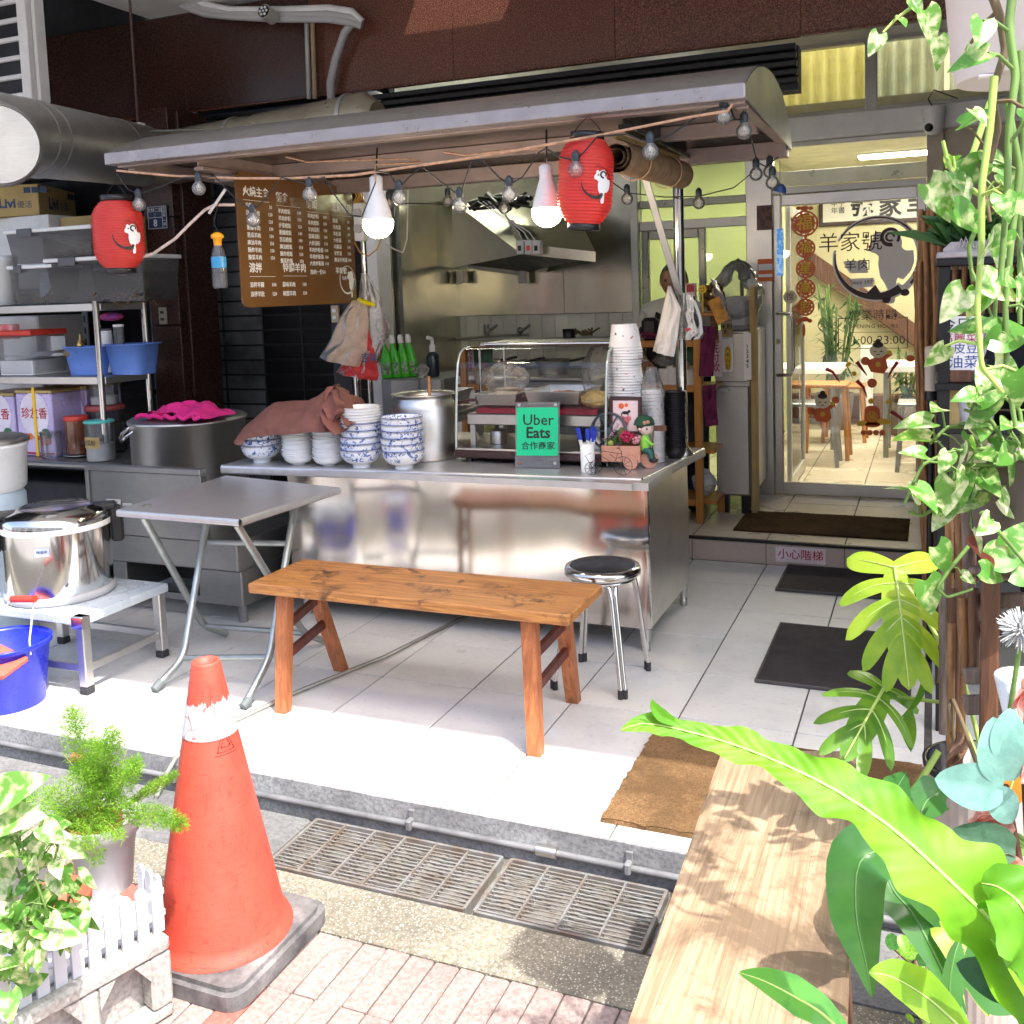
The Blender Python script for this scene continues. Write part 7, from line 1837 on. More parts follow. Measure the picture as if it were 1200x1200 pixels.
# ---- stickers on the glass
gy_=DY-.0052
def G(u,v): return P(u,v,y=gy_)
s=mpp(G(1000,350))
def GF(u,v,dz=0): c=G(u,v); return frame((c.x,gy_-dz,c.z),(1,0,0),(0,0,1))
def ell(m,F,x,y,rx,ry=None,z=0,n=22,th=.0006,a0=0,rot=0):
 ry=ry or rx; c, sn=math.cos(rot), math.sin(rot)
 m.prism([(x+c*rx*math.cos(6.283*i/n+a0)-sn*ry*math.sin(6.283*i/n+a0),y+sn*rx*math.cos(6.283*i/n+a0)+c*ry*math.sin(6.283*i/n+a0))for i in range(n)],z,z+th,F)
MT['beige_print']=mk('beige_vinyl',(.82,.76,.69),.5,rvar=0,var=.02)
MT['cream_print']=mk('cream_vinyl',(.80,.68,.45),.5,rvar=0,var=.02)
# fortune string
m=MB(); tx_=MB(); hol=MB()
for(u,v,r,ch)in((943,262,15.5,'福'),(944,291,11.5,'福'),(944,315,11.5,'星'),(944,338,11.5,'高'),(944,360,10.5,'照')):
 F=GF(u,v); ringarc(m,F,r*s,2.2*s,2.2*s,0,2*PI,26,0)
 ringarc(m,F,(r-3.4)*s,(r-3.6)*s,(r-3.6)*s,0,2*PI,20,0)
 for k in range(10): ell(m,F,(r-2.6)*s*math.cos(k*.628),(r-2.6)*s*math.sin(k*.628),1.5*s)
 tx_.text(ch,r*1.25*s,F@TR(0,0,.0014),bold=.0009)
for u, v, rx, ry in((943,244,4.5,3),(936,244,3,2.2),(950,244,3,2.2),(943,236,1.4,3),(944,277,2,3),(944,303,2,2),(944,327,2,2),(944,349,2,2),(943,374,5,3),(937,376,3,2.4),(949,376,3,2.4),(942,387,1.8,8)): ell(m,GF(u,v),0,0,rx*s,ry*s)
o=O('fortune_sticker',m,MT['orange_print'],dr,label='orange string of round fortune characters stuck on the glass'); O('characters',tx_,MT['yellow_print'],o)
m=MB(); ell(m,GF(926,348),0,0,8*s); o=O('push_sticker',m,MT['cream_print'],dr,label='round cream sticker with one character by the handle')
m=MB(); m.text('推',10*s,GF(926,348,.0012)); O('character',m,MT['brown_print'],o)
# ram logo
F=GF(1028,303); RR=48*s
m=MB(); ringarc(m,F,RR+1.5*s,3*s,13*s,PI*.92,PI*1.72,40,0); ringarc(m,F,RR+1.5*s,8*s,3*s,-PI*.28,PI*.85,40,0)
bd=GOAT
m.prism([(x*s,y*s)for x,y in bd],0,.0006,F)
m.prism([(-38*s,-2*s),(-12*s,-2*s),(-10*s,-16*s),(-30*s,-16*s)],-.0004,0,F); m.prism([(-30*s,-22*s),(-4*s,-22*s),(-4*s,-32*s),(-26*s,-34*s)],-.0004,0,F)
o=O('ram_logo',m,MT['beige_print'],dr,label='beige and brown ram logo in a ring on the glass')
m=MB(); ringarc(m,F,RR-.5*s,1.5*s,9.5*s,PI*.95,PI*1.70,40,.001); ringarc(m,F,RR,2.6*s,1.2*s,-PI*.22,PI*.8,40,.001)
m.prism([(-14*s,-42*s),(-2*s,-30*s),(4*s,-40*s),(12*s,-48*s),(2*s,-47*s)],.001,.0016,F)
ringarc(m,F,11*s,3*s,4.5*s,-.6,5.0,26,.0012,14*s,24*s); ringarc(m,F,5.5*s,2.4*s,2.4*s,0,5.4,18,.0012,14*s,24*s)
for x, y, rx, ry in((-4,20,2.6,1.4),(-9,10,3,1),(-12,26,1.5,2.6),(20,-66,2,2.2),(12,-67,2,2),(10,-46,5,6),(30,-40,5,4)): ell(m,F,x*s,y*s,rx*s,ry*s,.001)
q=MB(); q.text('羊家號',24*s,F@TR(-30*s,19*s,.0014),bold=-.0002,sx=1.0); q.text('羊肉',15*s,F@TR(-22*s,-7*s,.0014)); q.text('Since 1975',6.6*s,F@TR(-16*s,-27*s,.0014)); m.add(q.v,q.f)
O('logo_print',m,MT['brown_print'],o)
m=MB(); ell(m,F,-8*s,14*s,1.6*s,1.6*s,.0016); O('red_dot',m,MT['red_print'],o)
# hours
m=MB(); F=GF(1023,390)
m.text('營業時間',13.5*s,F@TR(0,20*s,0),bold=.0,spacing=.95); m.text('OPENING HOURS',6.2*s,F@TR(0,7.5*s,0),bold=.0003,spacing=1.15); m.text('11:00-23:00',14*s,F@TR(2*s,-9*s,0),spacing=1.0)
for x0_, y0_, x1_, y1_ in((-39,17,-26,18),(27,17,38,18),(-39,-18,-38,17),(37,-18,38,17),(-39,-18.5,38,-17.8),(-24,.5,22,1)):
 q=MB(); q.box((x0_*s,y0_*s,0),(x1_*s,y1_*s,.0006)); q.xf(F); m.add(q.v,q.f)
O('hours_sticker',m,MT['brown_print'],dr,label='brown opening hours lettering in a thin box on the glass')
# small festive child figures
def child(u,v,k,label,flip=1):
 F=GF(u,v); S_=s*k
 b=MB(); b.prism([(-9*S_,-2*S_),(-12*S_,-8*S_),(-8*S_,-17*S_),(6*S_,-19*S_),(11*S_,-12*S_),(9*S_,-2*S_),(16*S_*flip,3*S_),(14*S_*flip,7*S_),(5*S_*flip,2*S_)],0,.0006,F); ell(b,F,-14*S_*flip,-4*S_,5*S_)
 o=O('child_sticker',b,MT['orange_print'],dr,label=label)
 b=MB(); ell(b,F,0,8*S_,9.5*S_,8.5*S_,.0008); O('face_print',b,MT['cream_print'],o)
 b=MB(); ell(b,F,0,15*S_,6*S_,3.6*S_,.0014); ell(b,F,0,19*S_,3*S_,3*S_,.0014); ell(b,F,-3.5*S_,7*S_,1.5*S_,.7*S_,.0014); ell(b,F,3.5*S_,7*S_,1.5*S_,.7*S_,.0014); ell(b,F,0,3.5*S_,2*S_,.6*S_,.0014); O('hair_print',b,MT['brown_print'],o)
 b=MB(); ell(b,F,0,-8*S_,3*S_,3*S_,.0008); ell(b,F,12*S_*flip,6*S_,3*S_,2.6*S_,.0008); O('trim_print',b,MT['yellow_print'],o)
child(964,478,.95,'red dressed child sticker on the lower left of the glass'); child(1029,419,1.0,'red dressed child sticker below the opening hours'); child(1081,494,.95,'red dressed child sticker by the right door edge',-1)
m=MB(); F=GF(1022,488)
m.prism([(-9*s,-10*s),(9*s,-10*s),(8.5*s,9*s),(-8.5*s,9*s)],0,.0006,F); ell(m,F,0,-10*s,9*s,3*s); ell(m,F,0,10*s,7*s,3*s,.0002)
for k in range(4): ell(m,GF(1012+7.3*k,507),0,0,3.3*s)
ell(m,GF(979,469),0,0,4.5*s); ell(m,GF(1022,449),0,0,5.5*s); ell(m,GF(1067,420),0,0,5*s,4*s)
o=O('fortune_pot_sticker',m,MT['orange_print'],dr,label='orange fortune pot sticker with gold ingots on the glass')
m=MB(); ringarc(m,F,6*s,1*s,1*s,0,6.283,20,.0008); m.text('福',8*s,F@TR(0,-.5*s,.001),bold=.0004)
for u, v, rx, ry, r_ in((1010,496,6,3,.4),(1036,494,8,3.4,-.1),(1041,471,4,2,.2),(1021,470,3.4,3.4,0),(994,427,3.4,2.4,.6),(1001,438,2.6,3,0)): ell(m,GF(u,v,.0008),0,0,rx*s,ry*s,rot=r_)
O('gold_print',m,MT['yellow_print'],o)
m=MB()
for pts in(((968,432),(976,436),(984,448)),((1004,424),(1010,432),(1016,440)),((1052,424),(1046,432),(1040,444)),((1004,446),(1012,454),(1016,466)),((1044,482),(1056,490),(1064,498))):
 c_=[G(*p)for p in pts]; m.tube([Vector((p.x,gy_-.0008,p.z))for p in c_],[2.4*s,1.6*s,.5*s],6)
O('red_streamers',m,MT['red_print'],o)
# dome camera under the beam
c=P(1094,140,y=6.40); s2=mpp(c)
t=T('security_camera','white dome security camera under the white beam','camera',c)
m=MB(); m.lathe([(13*s2,14*s2),(13*s2,6*s2),(12*s2,4*s2),(12*s2,-8*s2),(9*s2,-15*s2),(4*s2,-18*s2),(.001,-18.5*s2)],c,28); O('shell',m,MT['white_plastic'],t)
m=MB(); q=c+Vector((-5*s2,-10*s2,-10*s2)); m.sphere(q,5*s2,14,10); O('lens',m,MT['black_plastic'],t)
m=MB(); m.tube([c+Vector((0,.02,13*s2)),c+Vector((-6*s2,0,24*s2)),c+Vector((0,0,34*s2)),c+Vector((26*s2,.02,22*s2))],.004,6); O('cord',m,MT['cable_black'],t)
# ================================================================ DINING ROOM
yb_=10.58
a, b=P(960,266,y=yb_), P(1096,224,y=yb_)
t=T('calligraphy_frame','framed calligraphy panel on the far dining room wall','picture',((a.x+b.x)/2,yb_,a.z))
m=MB(); m.box((a.x,yb_-.03,a.z),(b.x,yb_+.015,b.z),.008); O('frame',m,MT['brown_print'],t)
m=MB(); m.box((a.x+.04,yb_-.034,a.z+.04),(b.x-.04,yb_-.0301,b.z-.04)); O('sheet',m,MT['paper'],t)
m=MB(); sc_=mpp(a)
for u, ch in((1010,'號'),(1043,'家'),(1076,'羊')): c=P(u,243,y=yb_-.037); m.text(ch,25*sc_,frame((c.x,yb_-.0375,c.z),(1,0,0),(0,0,1)),bold=.006)
c=P(982,243,y=yb_-.037); m.text('甲子\n年書',8*sc_,frame((c.x,yb_-.0375,c.z),(1,0,0),(0,0,1))); O('brush_lettering',m,MT['black_print'],t)
a, b=P(940,300,y=10.45), P(1090,405,y=10.45)
t=T('stair_stringer','dark brown sloping stair edge on the dining room wall','stair',a)
d=(b-a).normalized(); F=frame(a,d,(0,0,1)); L=(b-a).length
m=MB(); m.box((0,-.09,-.03),(L,.09,.03),.006); m.xf(F); O('stringer',m,MT['wood_brown'],t)
def table(u,v,y,label,rz=0):
 c=P(u,v,y=y); z=c.z
 t=T('dining_table',label,'table',(c.x,y,SZ),'white topped dining tables')
 m=MB(); m.box((c.x-.35,y-.3,z-.05),(c.x+.35,y+.3,z),.006); O('table_top',m,MT['white_paint'],t)
 for sx in(-1,1):
  for sy in(-1,1): m=MB(); m.cyl((c.x+sx*.28,y+sy*.24,SZ),(c.x+sx*.28,y+sy*.24,z-.051),.02,n=10); O('leg',m,MT['alu_dark'],t)
table(938,428,8.6,'dining table on the left inside the glass door'); table(1085,425,8.3,'dining table on the right inside the glass door')
def wstool(u,v,y,label,mat):
 c=P(u,v,y=y); z=c.z
 t=T('dining_stool',label,'stool',(c.x,y,SZ),'stools in the dining room')
 m=MB(); m.box((c.x-.17,y-.15,z-.03),(c.x+.17,y+.15,z),.008); O('seat',m,mat,t)
 for sx in(-1,1):
  for sy in(-1,1): m=MB(); m.tube([(c.x+sx*.14,y+sy*.12,z-.031),(c.x+sx*.17,y+sy*.15,SZ)],.016,8); O('leg',m,mat,t)
wstool(968,448,8.0,'orange wooden stool nearest inside the door',MT['wood_rack']); wstool(990,450,8.9,'orange wooden stool farther inside the door',MT['wood_rack'])
wstool(955,470,7.7,'grey metal stool on the left inside the door',MT['steel_dark']); wstool(1082,470,7.6,'grey metal stool on the right inside the door',MT['steel_dark'])
def bambooplant(u0,u1,v0,v1,y,n,label,lm,name='bamboo_plant'):
 a, b=P(u0,v1,y=y), P(u1,v0,y=y)
 t=T(name,label,'plant',((a.x+b.x)/2,y,SZ),'plants in the dining room')
 z0=max(SZ,a.z-.2); m=MB(); f=MB()
 m.lathe([(.13,SZ+.001),(.17,z0+.28),(.15,z0+.28),(.12,z0+.2),(.001,z0+.2)],((a.x+b.x)/2,y,0),20); O('pot',m,MT['brown_pot'],t)
 m=MB()
 for k in range(max(4,n//30)):
  x=random.uniform(a.x,b.x); p0=Vector(((a.x+b.x)/2+(x-(a.x+b.x)/2)*.2,y,z0+.2)); p1=Vector((x,y+random.uniform(-.2,.2),b.z-random.random()*.3))
  m.tube([p0,p0.lerp(p1,.5)+Vector((0,0,.05)),p1],.010,6)
  for j in range(30):
   q=p0.lerp(p1,random.uniform(.25,1)); d=Vector((random.gauss(0,1),random.gauss(0,.8),random.gauss(-.2,.6))).normalized()*random.uniform(.10,.20); w=d.cross(Vector((0,0,1))).normalized()*.014
   f.add([q,q+d*.5+w,q+d,q+d*.5-w],[(0,1,2,3)])
 O('stem',m,MT['stem'],t,kind='stuff'); O('foliage',f,lm,t,kind='stuff')
MT['bamboo_leaf']=leafmat('bamboo_leaf',(.05,.13,.035),(.02,.07,.02),0,8,.25)
bambooplant(948,1010,325,470,9.6,330,'tall leafy green plant inside the dining room left of the hours',MT['bamboo_leaf'])
bambooplant(1040,1085,395,480,9.3,200,'low leafy plant in the dining room behind the right table',MT['bamboo_leaf'])
m=MB(); a=P(1014,480,y=10.0); m.box((a.x-.05,9.95,SZ),(a.x+.07,10.05,P(1014,405,y=10).z),.01); tag(O('white_post',m,MT['white_paint']),'slim white post standing in the dining room','post')
m=MB(); m.box((P(925,480,y=10.4).x,10.3,SZ),(P(1100,480,y=10.4).x,10.5,P(1000,462,y=10.4).z),.006); tag(O('low_wall',m,MT['wood_brown']),'dark low wall along the back of the dining room','low wall')
# ================================================================ RIGHT OF THE DOOR
t=T('bamboo_screen','rolled bundle of brown bamboo sticks standing by the door','bamboo screen',(.05,4.3,0))
for k in range(16):
 u=1073+2.05*k; y=4.25+.05*math.sin(k*2.3)
 vt=318-6*k if k<3 else 252+7*math.sin(k*1.7); a=P(u,vt,y=y); b=P(u+9-.25*k,640,y=y)
 m=MB(); r=random.uniform(.0085,.012); n_=7
 m.tube([a.lerp(b,i/n_)+Vector((.004*math.sin(i*2+k),0,0))for i in range(n_+1)]+[Vector((b.x+.01,b.y,.001))],[r*(1.0+.08*(i%2))for i in range(n_+2)],8); O('bamboo_stick',m,MT['bamboo'],t)
m=MB(); a=P(1091,406,y=4.1); s=mpp(a); m.lathe([(6.5*s,-52*s),(6.8*s,-50*s),(6.8*s,-2*s),(5.5*s,0),(.001,1*s)],a,20); t=T('dispenser','cream cylinder dispenser hung before the bamboo screen','dispenser',a); O('cylinder',m,mk('cream_cylinder',(.60,.52,.42),.5),t)
m=MB(); m.lathe([(6.9*s,-63*s),(6.9*s,-52.5*s)],a,20); O('black_band',m,MT['black_plastic'],t); m=MB(); m.cyl((a.x,a.y,0),(a.x,a.y,a.z-63*s),.012,n=10); O('stand',m,MT['black_metal'],t)
# black rack
bk=T('black_rack','black metal rack with planter and menu card at the right','rack',(.25,3.65,0))
zt=P(1097,312,y=3.45).z
for x in(.035,.50):
 for y in(3.46,3.86): m=MB(); m.box((x-.018,y-.018,0),(x+.018,y+.018,zt-.001),.003); O('post',m,MT['black_metal'],bk)
for z in(zt,P(1110,455,y=3.5).z,P(1110,505,y=3.5).z,.55): m=MB(); m.box((.01,3.43,z),(.53,3.89,z+.022),.003); O('shelf',m,MT['black_metal'],bk)
m=MB(); m.box((.054,3.86,P(1110,505,y=3.5).z+.03),(.48,3.875,zt-.01)); O('back_panel',m,MT['dark_wall'],bk)
t=T('bamboo_blind','short bamboo sticks inside the black rack above the menu card','bamboo blind',(.2,3.8,1.2))
for k in range(14):
 x=.07+.030*k; m=MB(); m.cyl((x,3.82,P(1110,368,y=3.8).z),(x+.004,3.82,zt-.002),.010,n=8); O('bamboo_stick',m,MT['bamboo'],t)
# planter
a, b=P(1102,311,y=3.44), P(1170,281,y=3.44)
t=T('stone_planter','grey carved stone planter on top of the black rack','planter',((a.x+b.x)/2,3.6,zt+.022))
m=MB(); z0=zt+.023; z1=b.z
m.prism([(a.x+.012,z0),(b.x,z0),(b.x,z1),(a.x+.03,z1),(a.x+.008,z0+.03)],-.30,0,Matrix(((1,0,0,0),(0,0,-1,3.45),(0,1,0,0),(0,0,0,1)))); m.box((a.x-.012,3.435,z0),(b.x,3.75,z0+.02),.004); O('trough',m,mk('stone',(.40,.36,.36),.8,0,.15,20,.4,60),t)
m=MB(); w=(b.x-a.x)/3.2
for k in range(4):
 c=a.x+.05+w*k; m.tube([(c,3.447,z0+.03),(c+w*.2,3.447,z0+.06),(c+w*.45,3.447,z1-.02),(c+w*.7,3.447,z0+.06),(c+w*.9,3.447,z0+.03)],.0035,6); m.tube([(c+w*.25,3.447,z0+.03),(c+w*.45,3.447,z0+.065),(c+w*.65,3.447,z0+.03)],.003,6)
O('relief',m,mk('stone_relief',(.44,.40,.40),.8),t)
m=MB()
for k in range(260):
 q=Vector((random.uniform(a.x+.03,b.x-.02),random.uniform(3.5,3.68),z1-.015)); d=Vector((random.gauss(0,.5),random.gauss(-.1,.35),1)).normalized()*random.uniform(.06,.17); w_=Vector((.004,.002,0)); m.add([q-w_,q+w_,q+d*.7+w_*.8+Vector((d.x*.2,0,0)),q+d+Vector((d.x*.6,d.y*.5,-.03))],[(0,1,2,3)])
O('grass_leaves',m,MT['bamboo_leaf'],t,kind='stuff'); m=MB(); m.box((a.x+.03,3.47,z0+.03),(b.x-.01,3.73,z1-.012)); O('soil',m,MT['soil'],t)
# menu card
a, b=P(1107,434,y=3.47), P(1152,370,y=3.47)
t=T('menu_card','white card with handwritten red and blue menu in the black rack','menu card',((a.x+b.x)/2,3.47,a.z))
F=frame(((a.x+b.x)/2,3.47,(a.z+b.z)/2),(1,0,0),(0,.05,1)); w, h=(b.x-a.x)/2, (b.z-a.z)/2
m=MB(); m.box((-w,-h,0),(w,h,.003),.001); m.xf(F); O('card',m,MT['paper'],t)
m=MB(); m.box((-w-.004,h+.0005,-.004),(w+.004,h+.025,.006),.003); m.xf(F); O('clip_bar',m,MT['wood_brown'],t)
m=MB(); m.text('今日的',.046,F@TR(0,h*.66,.004)); O('black_writing',m,MT['black_print'],t)
m=MB(); m.text('高麗菜',.036,F@TR(-.012,h*.18,.004)); O('red_writing',m,MT['red_print'],t)
m=MB(); m.text('豆皮豆',.036,F@TR(-.012,-h*.22,.004)); m.text('油菜',.044,F@TR(0,-h*.72,.004)); O('blue_writing',m,mk('blue_ink',(.03,.06,.28),.5),t)
zz_=P(1110,455,y=3.5).z+.0225
m=MB(); m.box((P(1102,450,y=3.45).x,3.45,zz_),(P(1139,450,y=3.45).x,3.56,P(1110,433,y=3.45).z-.003),.004); tag(O('brown_box',m,MT['wood_brown']),'small brown box under the menu card','box')
c=P(1144,470,y=3.46); zq=P(1110,505,y=3.5).z+.0225
tag(O('grey_cup',MB().lathe([(.05,zq),(.062,zq+.085),(.058,zq+.085),(.045,zq+.006),(.001,zq+.006)],(c.x,3.5,0),24),MT['grey_plastic']),'grey cup on the shelf below the brown box','cup')
m=MB(); m.box((P(1103,480,y=3.46).x,3.47,zq),(P(1125,480,y=3.46).x,3.58,zq+.14),.003); tag(O('paper_holder',m,MT['card']),'tan paper holder with slips beside the grey cup','paper holder')
t=T('brush_pot','glass pot full of pale brushes on the black rack','brush pot',(P(1140,440,y=3.5).x,3.52,zz_))
c=P(1143,440,y=3.52); m=MB(); m.lathe([(.032,zz_),(.036,zz_+.07),(.033,zz_+.07),(.03,zz_+.005)],(c.x,3.52,0),20); O('pot',m,MT['clear_plastic'],t)
for k in range(9): m=MB(); d=Vector((random.uniform(-.05,.05),random.uniform(-.03,.03),.15)); m.tube([Vector((c.x,3.52,zz_+.01)),Vector((c.x,3.52,zz_+.01))+d],.004,6); O('brush',m,MT['cable_white'],t)
# ================================================================ SEATS ON THE FLOOR
def leg(m,a,b,wa,wb):
 """square tapered leg from a (top) to b (foot)"""
 a, b=Vector(a), Vector(b); vs=[]
 for p, w in((a,wa),(b,wb)): vs+=[(p.x-w[0],p.y-w[1],p.z),(p.x+w[0],p.y-w[1],p.z),(p.x+w[0],p.y+w[1],p.z),(p.x-w[0],p.y+w[1],p.z)]
 m.add(vs,[(0,1,2,3),(7,6,5,4),(0,4,5,1),(1,5,6,2),(2,6,7,3),(3,7,4,0)]); return m
bz=.47
bn=T('wooden_bench','long orange-brown wooden bench standing before the counter','bench',(-1.68,3.06,0))
m=MB(); m.box((-2.31,2.885,bz-.038),(-1.06,3.235,bz),.006); O('seat',m,MT['wood_orange'],bn)
ft_={}
for nm, u, v in(('fl',332,834),('bl',400,785),('fr',628,884),('br',672,822)): ft_[nm]=P(u,v,z=0)
tp_={'fl':Vector((-2.19,2.945,bz-.039)),'bl':Vector((-2.23,3.16,bz-.039)),'fr':Vector((-1.22,2.945,bz-.039)),'br':Vector((-1.19,3.17,bz-.039))}
for k in ft_: m=MB(); leg(m,tp_[k],ft_[k],(.026,.020),(.023,.02)); O('leg',m,MT['wood_leg'],bn)
for s_ in('l','r'):
 for h in(.30,.55):
  a, b=tp_['f'+s_].lerp(ft_['f'+s_],h), tp_['b'+s_].lerp(ft_['b'+s_],h-.06)
  m=MB(); F=frame(a,(b-a),(0,0,1)); L=(b-a).length; m.box((.018,-.018,-.010),(L-.016,.018,.010),.003); m.xf(F); O('rung',m,mk('dark_rung',(.13,.03,.02),.5,0,.2,20)if h==.30 and s_=='l' else bpy.data.materials['dark_rung'],bn)
sc_=Vector((-1.165,3.56,0)); R=.147
so=T('round_stool','round steel stool with dark seat beside the counter corner','stool',sc_)
m=MB(); m.lathe([(.001,.4465),(R*.84,.4465),(R*.86,.445)],sc_,48,cap=False); O('seat_pad',m,mk('dark_vinyl',(.014,.012,.012),.42,0,.1,9,spec=.25),so)
m=MB(); m.lathe([(R*.86,.4455),(R*.97,.442),(R,.432),(R,.415),(R*.96,.41),(R*.9,.412)],sc_,48,cap=False); O('seat_rim',m,MT['chrome'],so)
feet=[P(683,775,z=0),P(730,819,z=0),P(759,785,z=0)]
feet.append(feet[0]+feet[1]*0+(feet[1]-feet[2]))
for i, f in enumerate(feet):
 d=Vector((f.x-sc_.x,f.y-sc_.y,0)); dn=d.normalized(); w=Vector((-dn.y,dn.x,0)); legp=None
 for sgn in(-1,1):
  o_=w*sgn*.0085
  m=MB(); m.tube([sc_+dn*.03+o_*3+Vector((0,0,.408)),sc_+dn*(R*.70)+o_*2.2+Vector((0,0,.404)),sc_+dn*(R*.86)+o_*1.4+Vector((0,0,.385)),sc_+dn*(R*.93)+o_+Vector((0,0,.34)),f+o_+Vector((0,0,.03))],.0082,10); legp=O('leg',m,MT['chrome'],so)
  m=MB(); m.cyl(f+o_+Vector((0,0,.0005)),f+o_+Vector((0,0,.034)),.0105,n=12); O('rubber_tip',m,MT['rubber'],legp)
m=MB(); m.tube([sc_+Vector((R*.82*math.cos(6.283*i/40),R*.82*math.sin(6.283*i/40),.398))for i in range(40)],.007,8,True); O('ring',m,MT['chrome'],so)
# ================================================================ CONE
def conemat():
 n=N('worn_orange_plastic'); v=n.coord(); f=n.noise(v,9,8,.75,.6); g=n.noise(n.coord((30,30,2.5)),3,6,.7,.8); k=n.noise(n.coord((3,3,26),rot=(.5,.3,0)),5,7,.8,2.2)
 c=n.ramp(f,[(.3,(.54,.06,.036)),(.65,(.60,.085,.052))]); c=n.mix(n.ramp(g,[(.54,0),(.72,.85)]),c,(.40,.035,.018)); c=n.mix(n.ramp(k,[(.56,0),(.63,.85)]),c,(.22,.02,.015))
 n.set('Base Color',c); n.set('Roughness',.55); n.bump(f,.1,.003); return n.m
MT['cone']=conemat()
cc=Vector((-1.612,1.842,GZ)); ztop=P(250,777,y=1.842).z
cn=T('traffic_cone','worn orange traffic cone with a ragged white band on a black base','traffic cone',cc)
cn.rotation_euler=(0,0,-.02)
m=MB(); q=MB()
zb_=GZ+.048; H=ztop-zb_; r0, r1=.150, .0335
m.lathe([(.170,zb_+.001),(.166,zb_+.010),(.156,zb_+.02),(r0,zb_+.035)]+[(r0+(r1-r0)*i/14,zb_+.035+(H-.035)*i/14)for i in range(1,15)]+[(r1*.95,ztop+.004),(r1*.75,ztop+.004),(r1*.66,ztop-.03),(r1*.6,ztop-.08)],cc.xy.to_3d(),56,cap=False); O('cone_body',m,MT['cone'],cn)
def cr(z): return r0+(r1-r0)*(z-zb_-.035)/(H-.035)
za_, zt__=P(250,875,y=1.842-.07).z, P(250,826,y=1.842-.05).z
m=MB()
def band(u,v):
 a=2*PI*u; top=zt__+.012*noise.noise((math.cos(a)*4,math.sin(a)*4,0))+(.022*abs(noise.noise((math.cos(a)*11,math.sin(a)*11,3)))-.012); z=za_+(top-za_)*v
 return(cc.x+(cr(z)+.0012)*math.cos(a),cc.y+(cr(z)+.0012)*math.sin(a),z)
m.grid(band,160,6)
n=N('cracked_white_band'); v=n.coord(); vo=n.new('TexVoronoi',feature='DISTANCE_TO_EDGE'); vo.inputs['Scale'].default_value=26; n.link(n.coord((1,1,.7)),vo.inputs['Vector'])
n.set('Base Color',n.mix(n.ramp(vo.outputs['Distance'],[(.008,0),(.03,1)]),(.40,.16,.15),(.56,.56,.60))); n.set('Roughness',.4); O('white_band',m,n.m,cn)
m=MB(); bb=.19; m.prism(rrect(-bb,-bb,bb,bb,.045),0,.036,TR(cc)); k_=m.mark(); m.prism(rrect(-bb+.014,-bb+.014,bb-.014,bb-.014,.04),.0361,.048,TR(cc))
n=N('dusty_rubber_base'); v=n.coord(); f=n.noise(v,7,7,.7); sx=n.new('SeparateXYZ'); tc=n.new('TexCoord'); n.link(tc.outputs['Object'],sx.inputs[0])
n.set('Base Color',n.ramp(f,[(.35,(.05,.05,.055)),(.55,(.16,.155,.155)),(.7,(.30,.28,.28))])); n.set('Roughness',.8); n.bump(n.noise(v,40,5),.3,.004); O('rubber_base',m,n.m,cn)
m=MB(); z9=P(287,892,y=1.74).z
for q in([(0,.030),(-.022,-.028),(.022,-.028),(0,.030)],[(0,.012),(-.012,-.018),(.012,-.018),(0,.012)],[(-.03,-.035),(.03,-.035)]):
 pts=[]
 for(x0,y0_), (x1,y1_)in zip(q,q[1:]):
  for i in range(5):
   x, z=x0+(x1-x0)*i/4, z9+y0_+(y1_-y0_)*i/4; a=-.35+x/cr(z); pts.append((cc.x+(cr(z)+.0005)*math.cos(a),cc.y+(cr(z)+.0005)*math.sin(a),z))
 m.tube(pts,.0011,5)
O('stamped_mark',m,mk('stamp_red',(.28,.03,.02),.6),cn)
# ================================================================ LEAF KIT
def leaf_mesh(name,L,W,mat,kind='heart',droop=.25,fold=.25,wav=.0,nu=10,nv=8):
 m=MB()
 def wd(t):
  if kind=='heart': return(math.sin(PI*min(1,(t*.94+.06))**.62))**.85*(1-.15*t)
  if kind=='lance': return math.sin(PI*t**.8)**.9
  if kind=='round': return math.sin(PI*min(1,t*.95+.05)**.8)**.6
  return math.sin(PI*t)
 def f(u,v):
  s=(u-.5)*2; w=wd(v)*W/2
  back=.10*L*(abs(s)**1.5)*(1-v)*(kind=='heart')
  x=s*w; y=v*L-back*1.6; z=fold*abs(x)*(1-.3*v)-droop*L*v*v+wav*W*math.sin(v*17+s*2)*abs(s)**2
  return(x,y,z)
 m.grid(f,nv,nu+2); return m.mesh(name,mat)
VG1=leafmat('variegated_leaf',(.60,.62,.38),(.12,.28,.045),.05,3.2,.38,.3,(1.3,1.35,.75))
VG2=leafmat('green_variegated_leaf',(.52,.58,.28),(.09,.25,.035),.12,2.6,.38,.3,(1.3,1.4,.6))
VG3=leafmat('creamy_leaf',(.62,.63,.42),(.15,.32,.06),.02,3,.35,.3,(1.2,1.25,.85))
GL1=leafmat('bright_leaf',(.20,.40,.045),(.12,.28,.03),0,10,.45,.3,(1.7,1.7,.5))
GL2=leafmat('dark_leaf',(.035,.11,.03),(.02,.07,.02),0,9,.3,.28,(1.6,1.8,.5))
POTH=[leaf_mesh('leaf',1,.82,mt,'heart',dr_,fo)for mt,dr_,fo in((VG1,.25,.3),(VG2,.35,.2),(VG3,.15,.35),(VG2,.1,.25))]
def lmat(p,tip,nrm,s):
 y=Vector(tip).normalized(); z=Vector(nrm); z=(z-y*z.dot(y)).normalized(); x=y.cross(z)
 m=Matrix.Identity(4)
 for i in range(3): m[i][0], m[i][1], m[i][2], m[i][3]=x[i]*s, y[i]*s, z[i]*s, p[i]
 return m
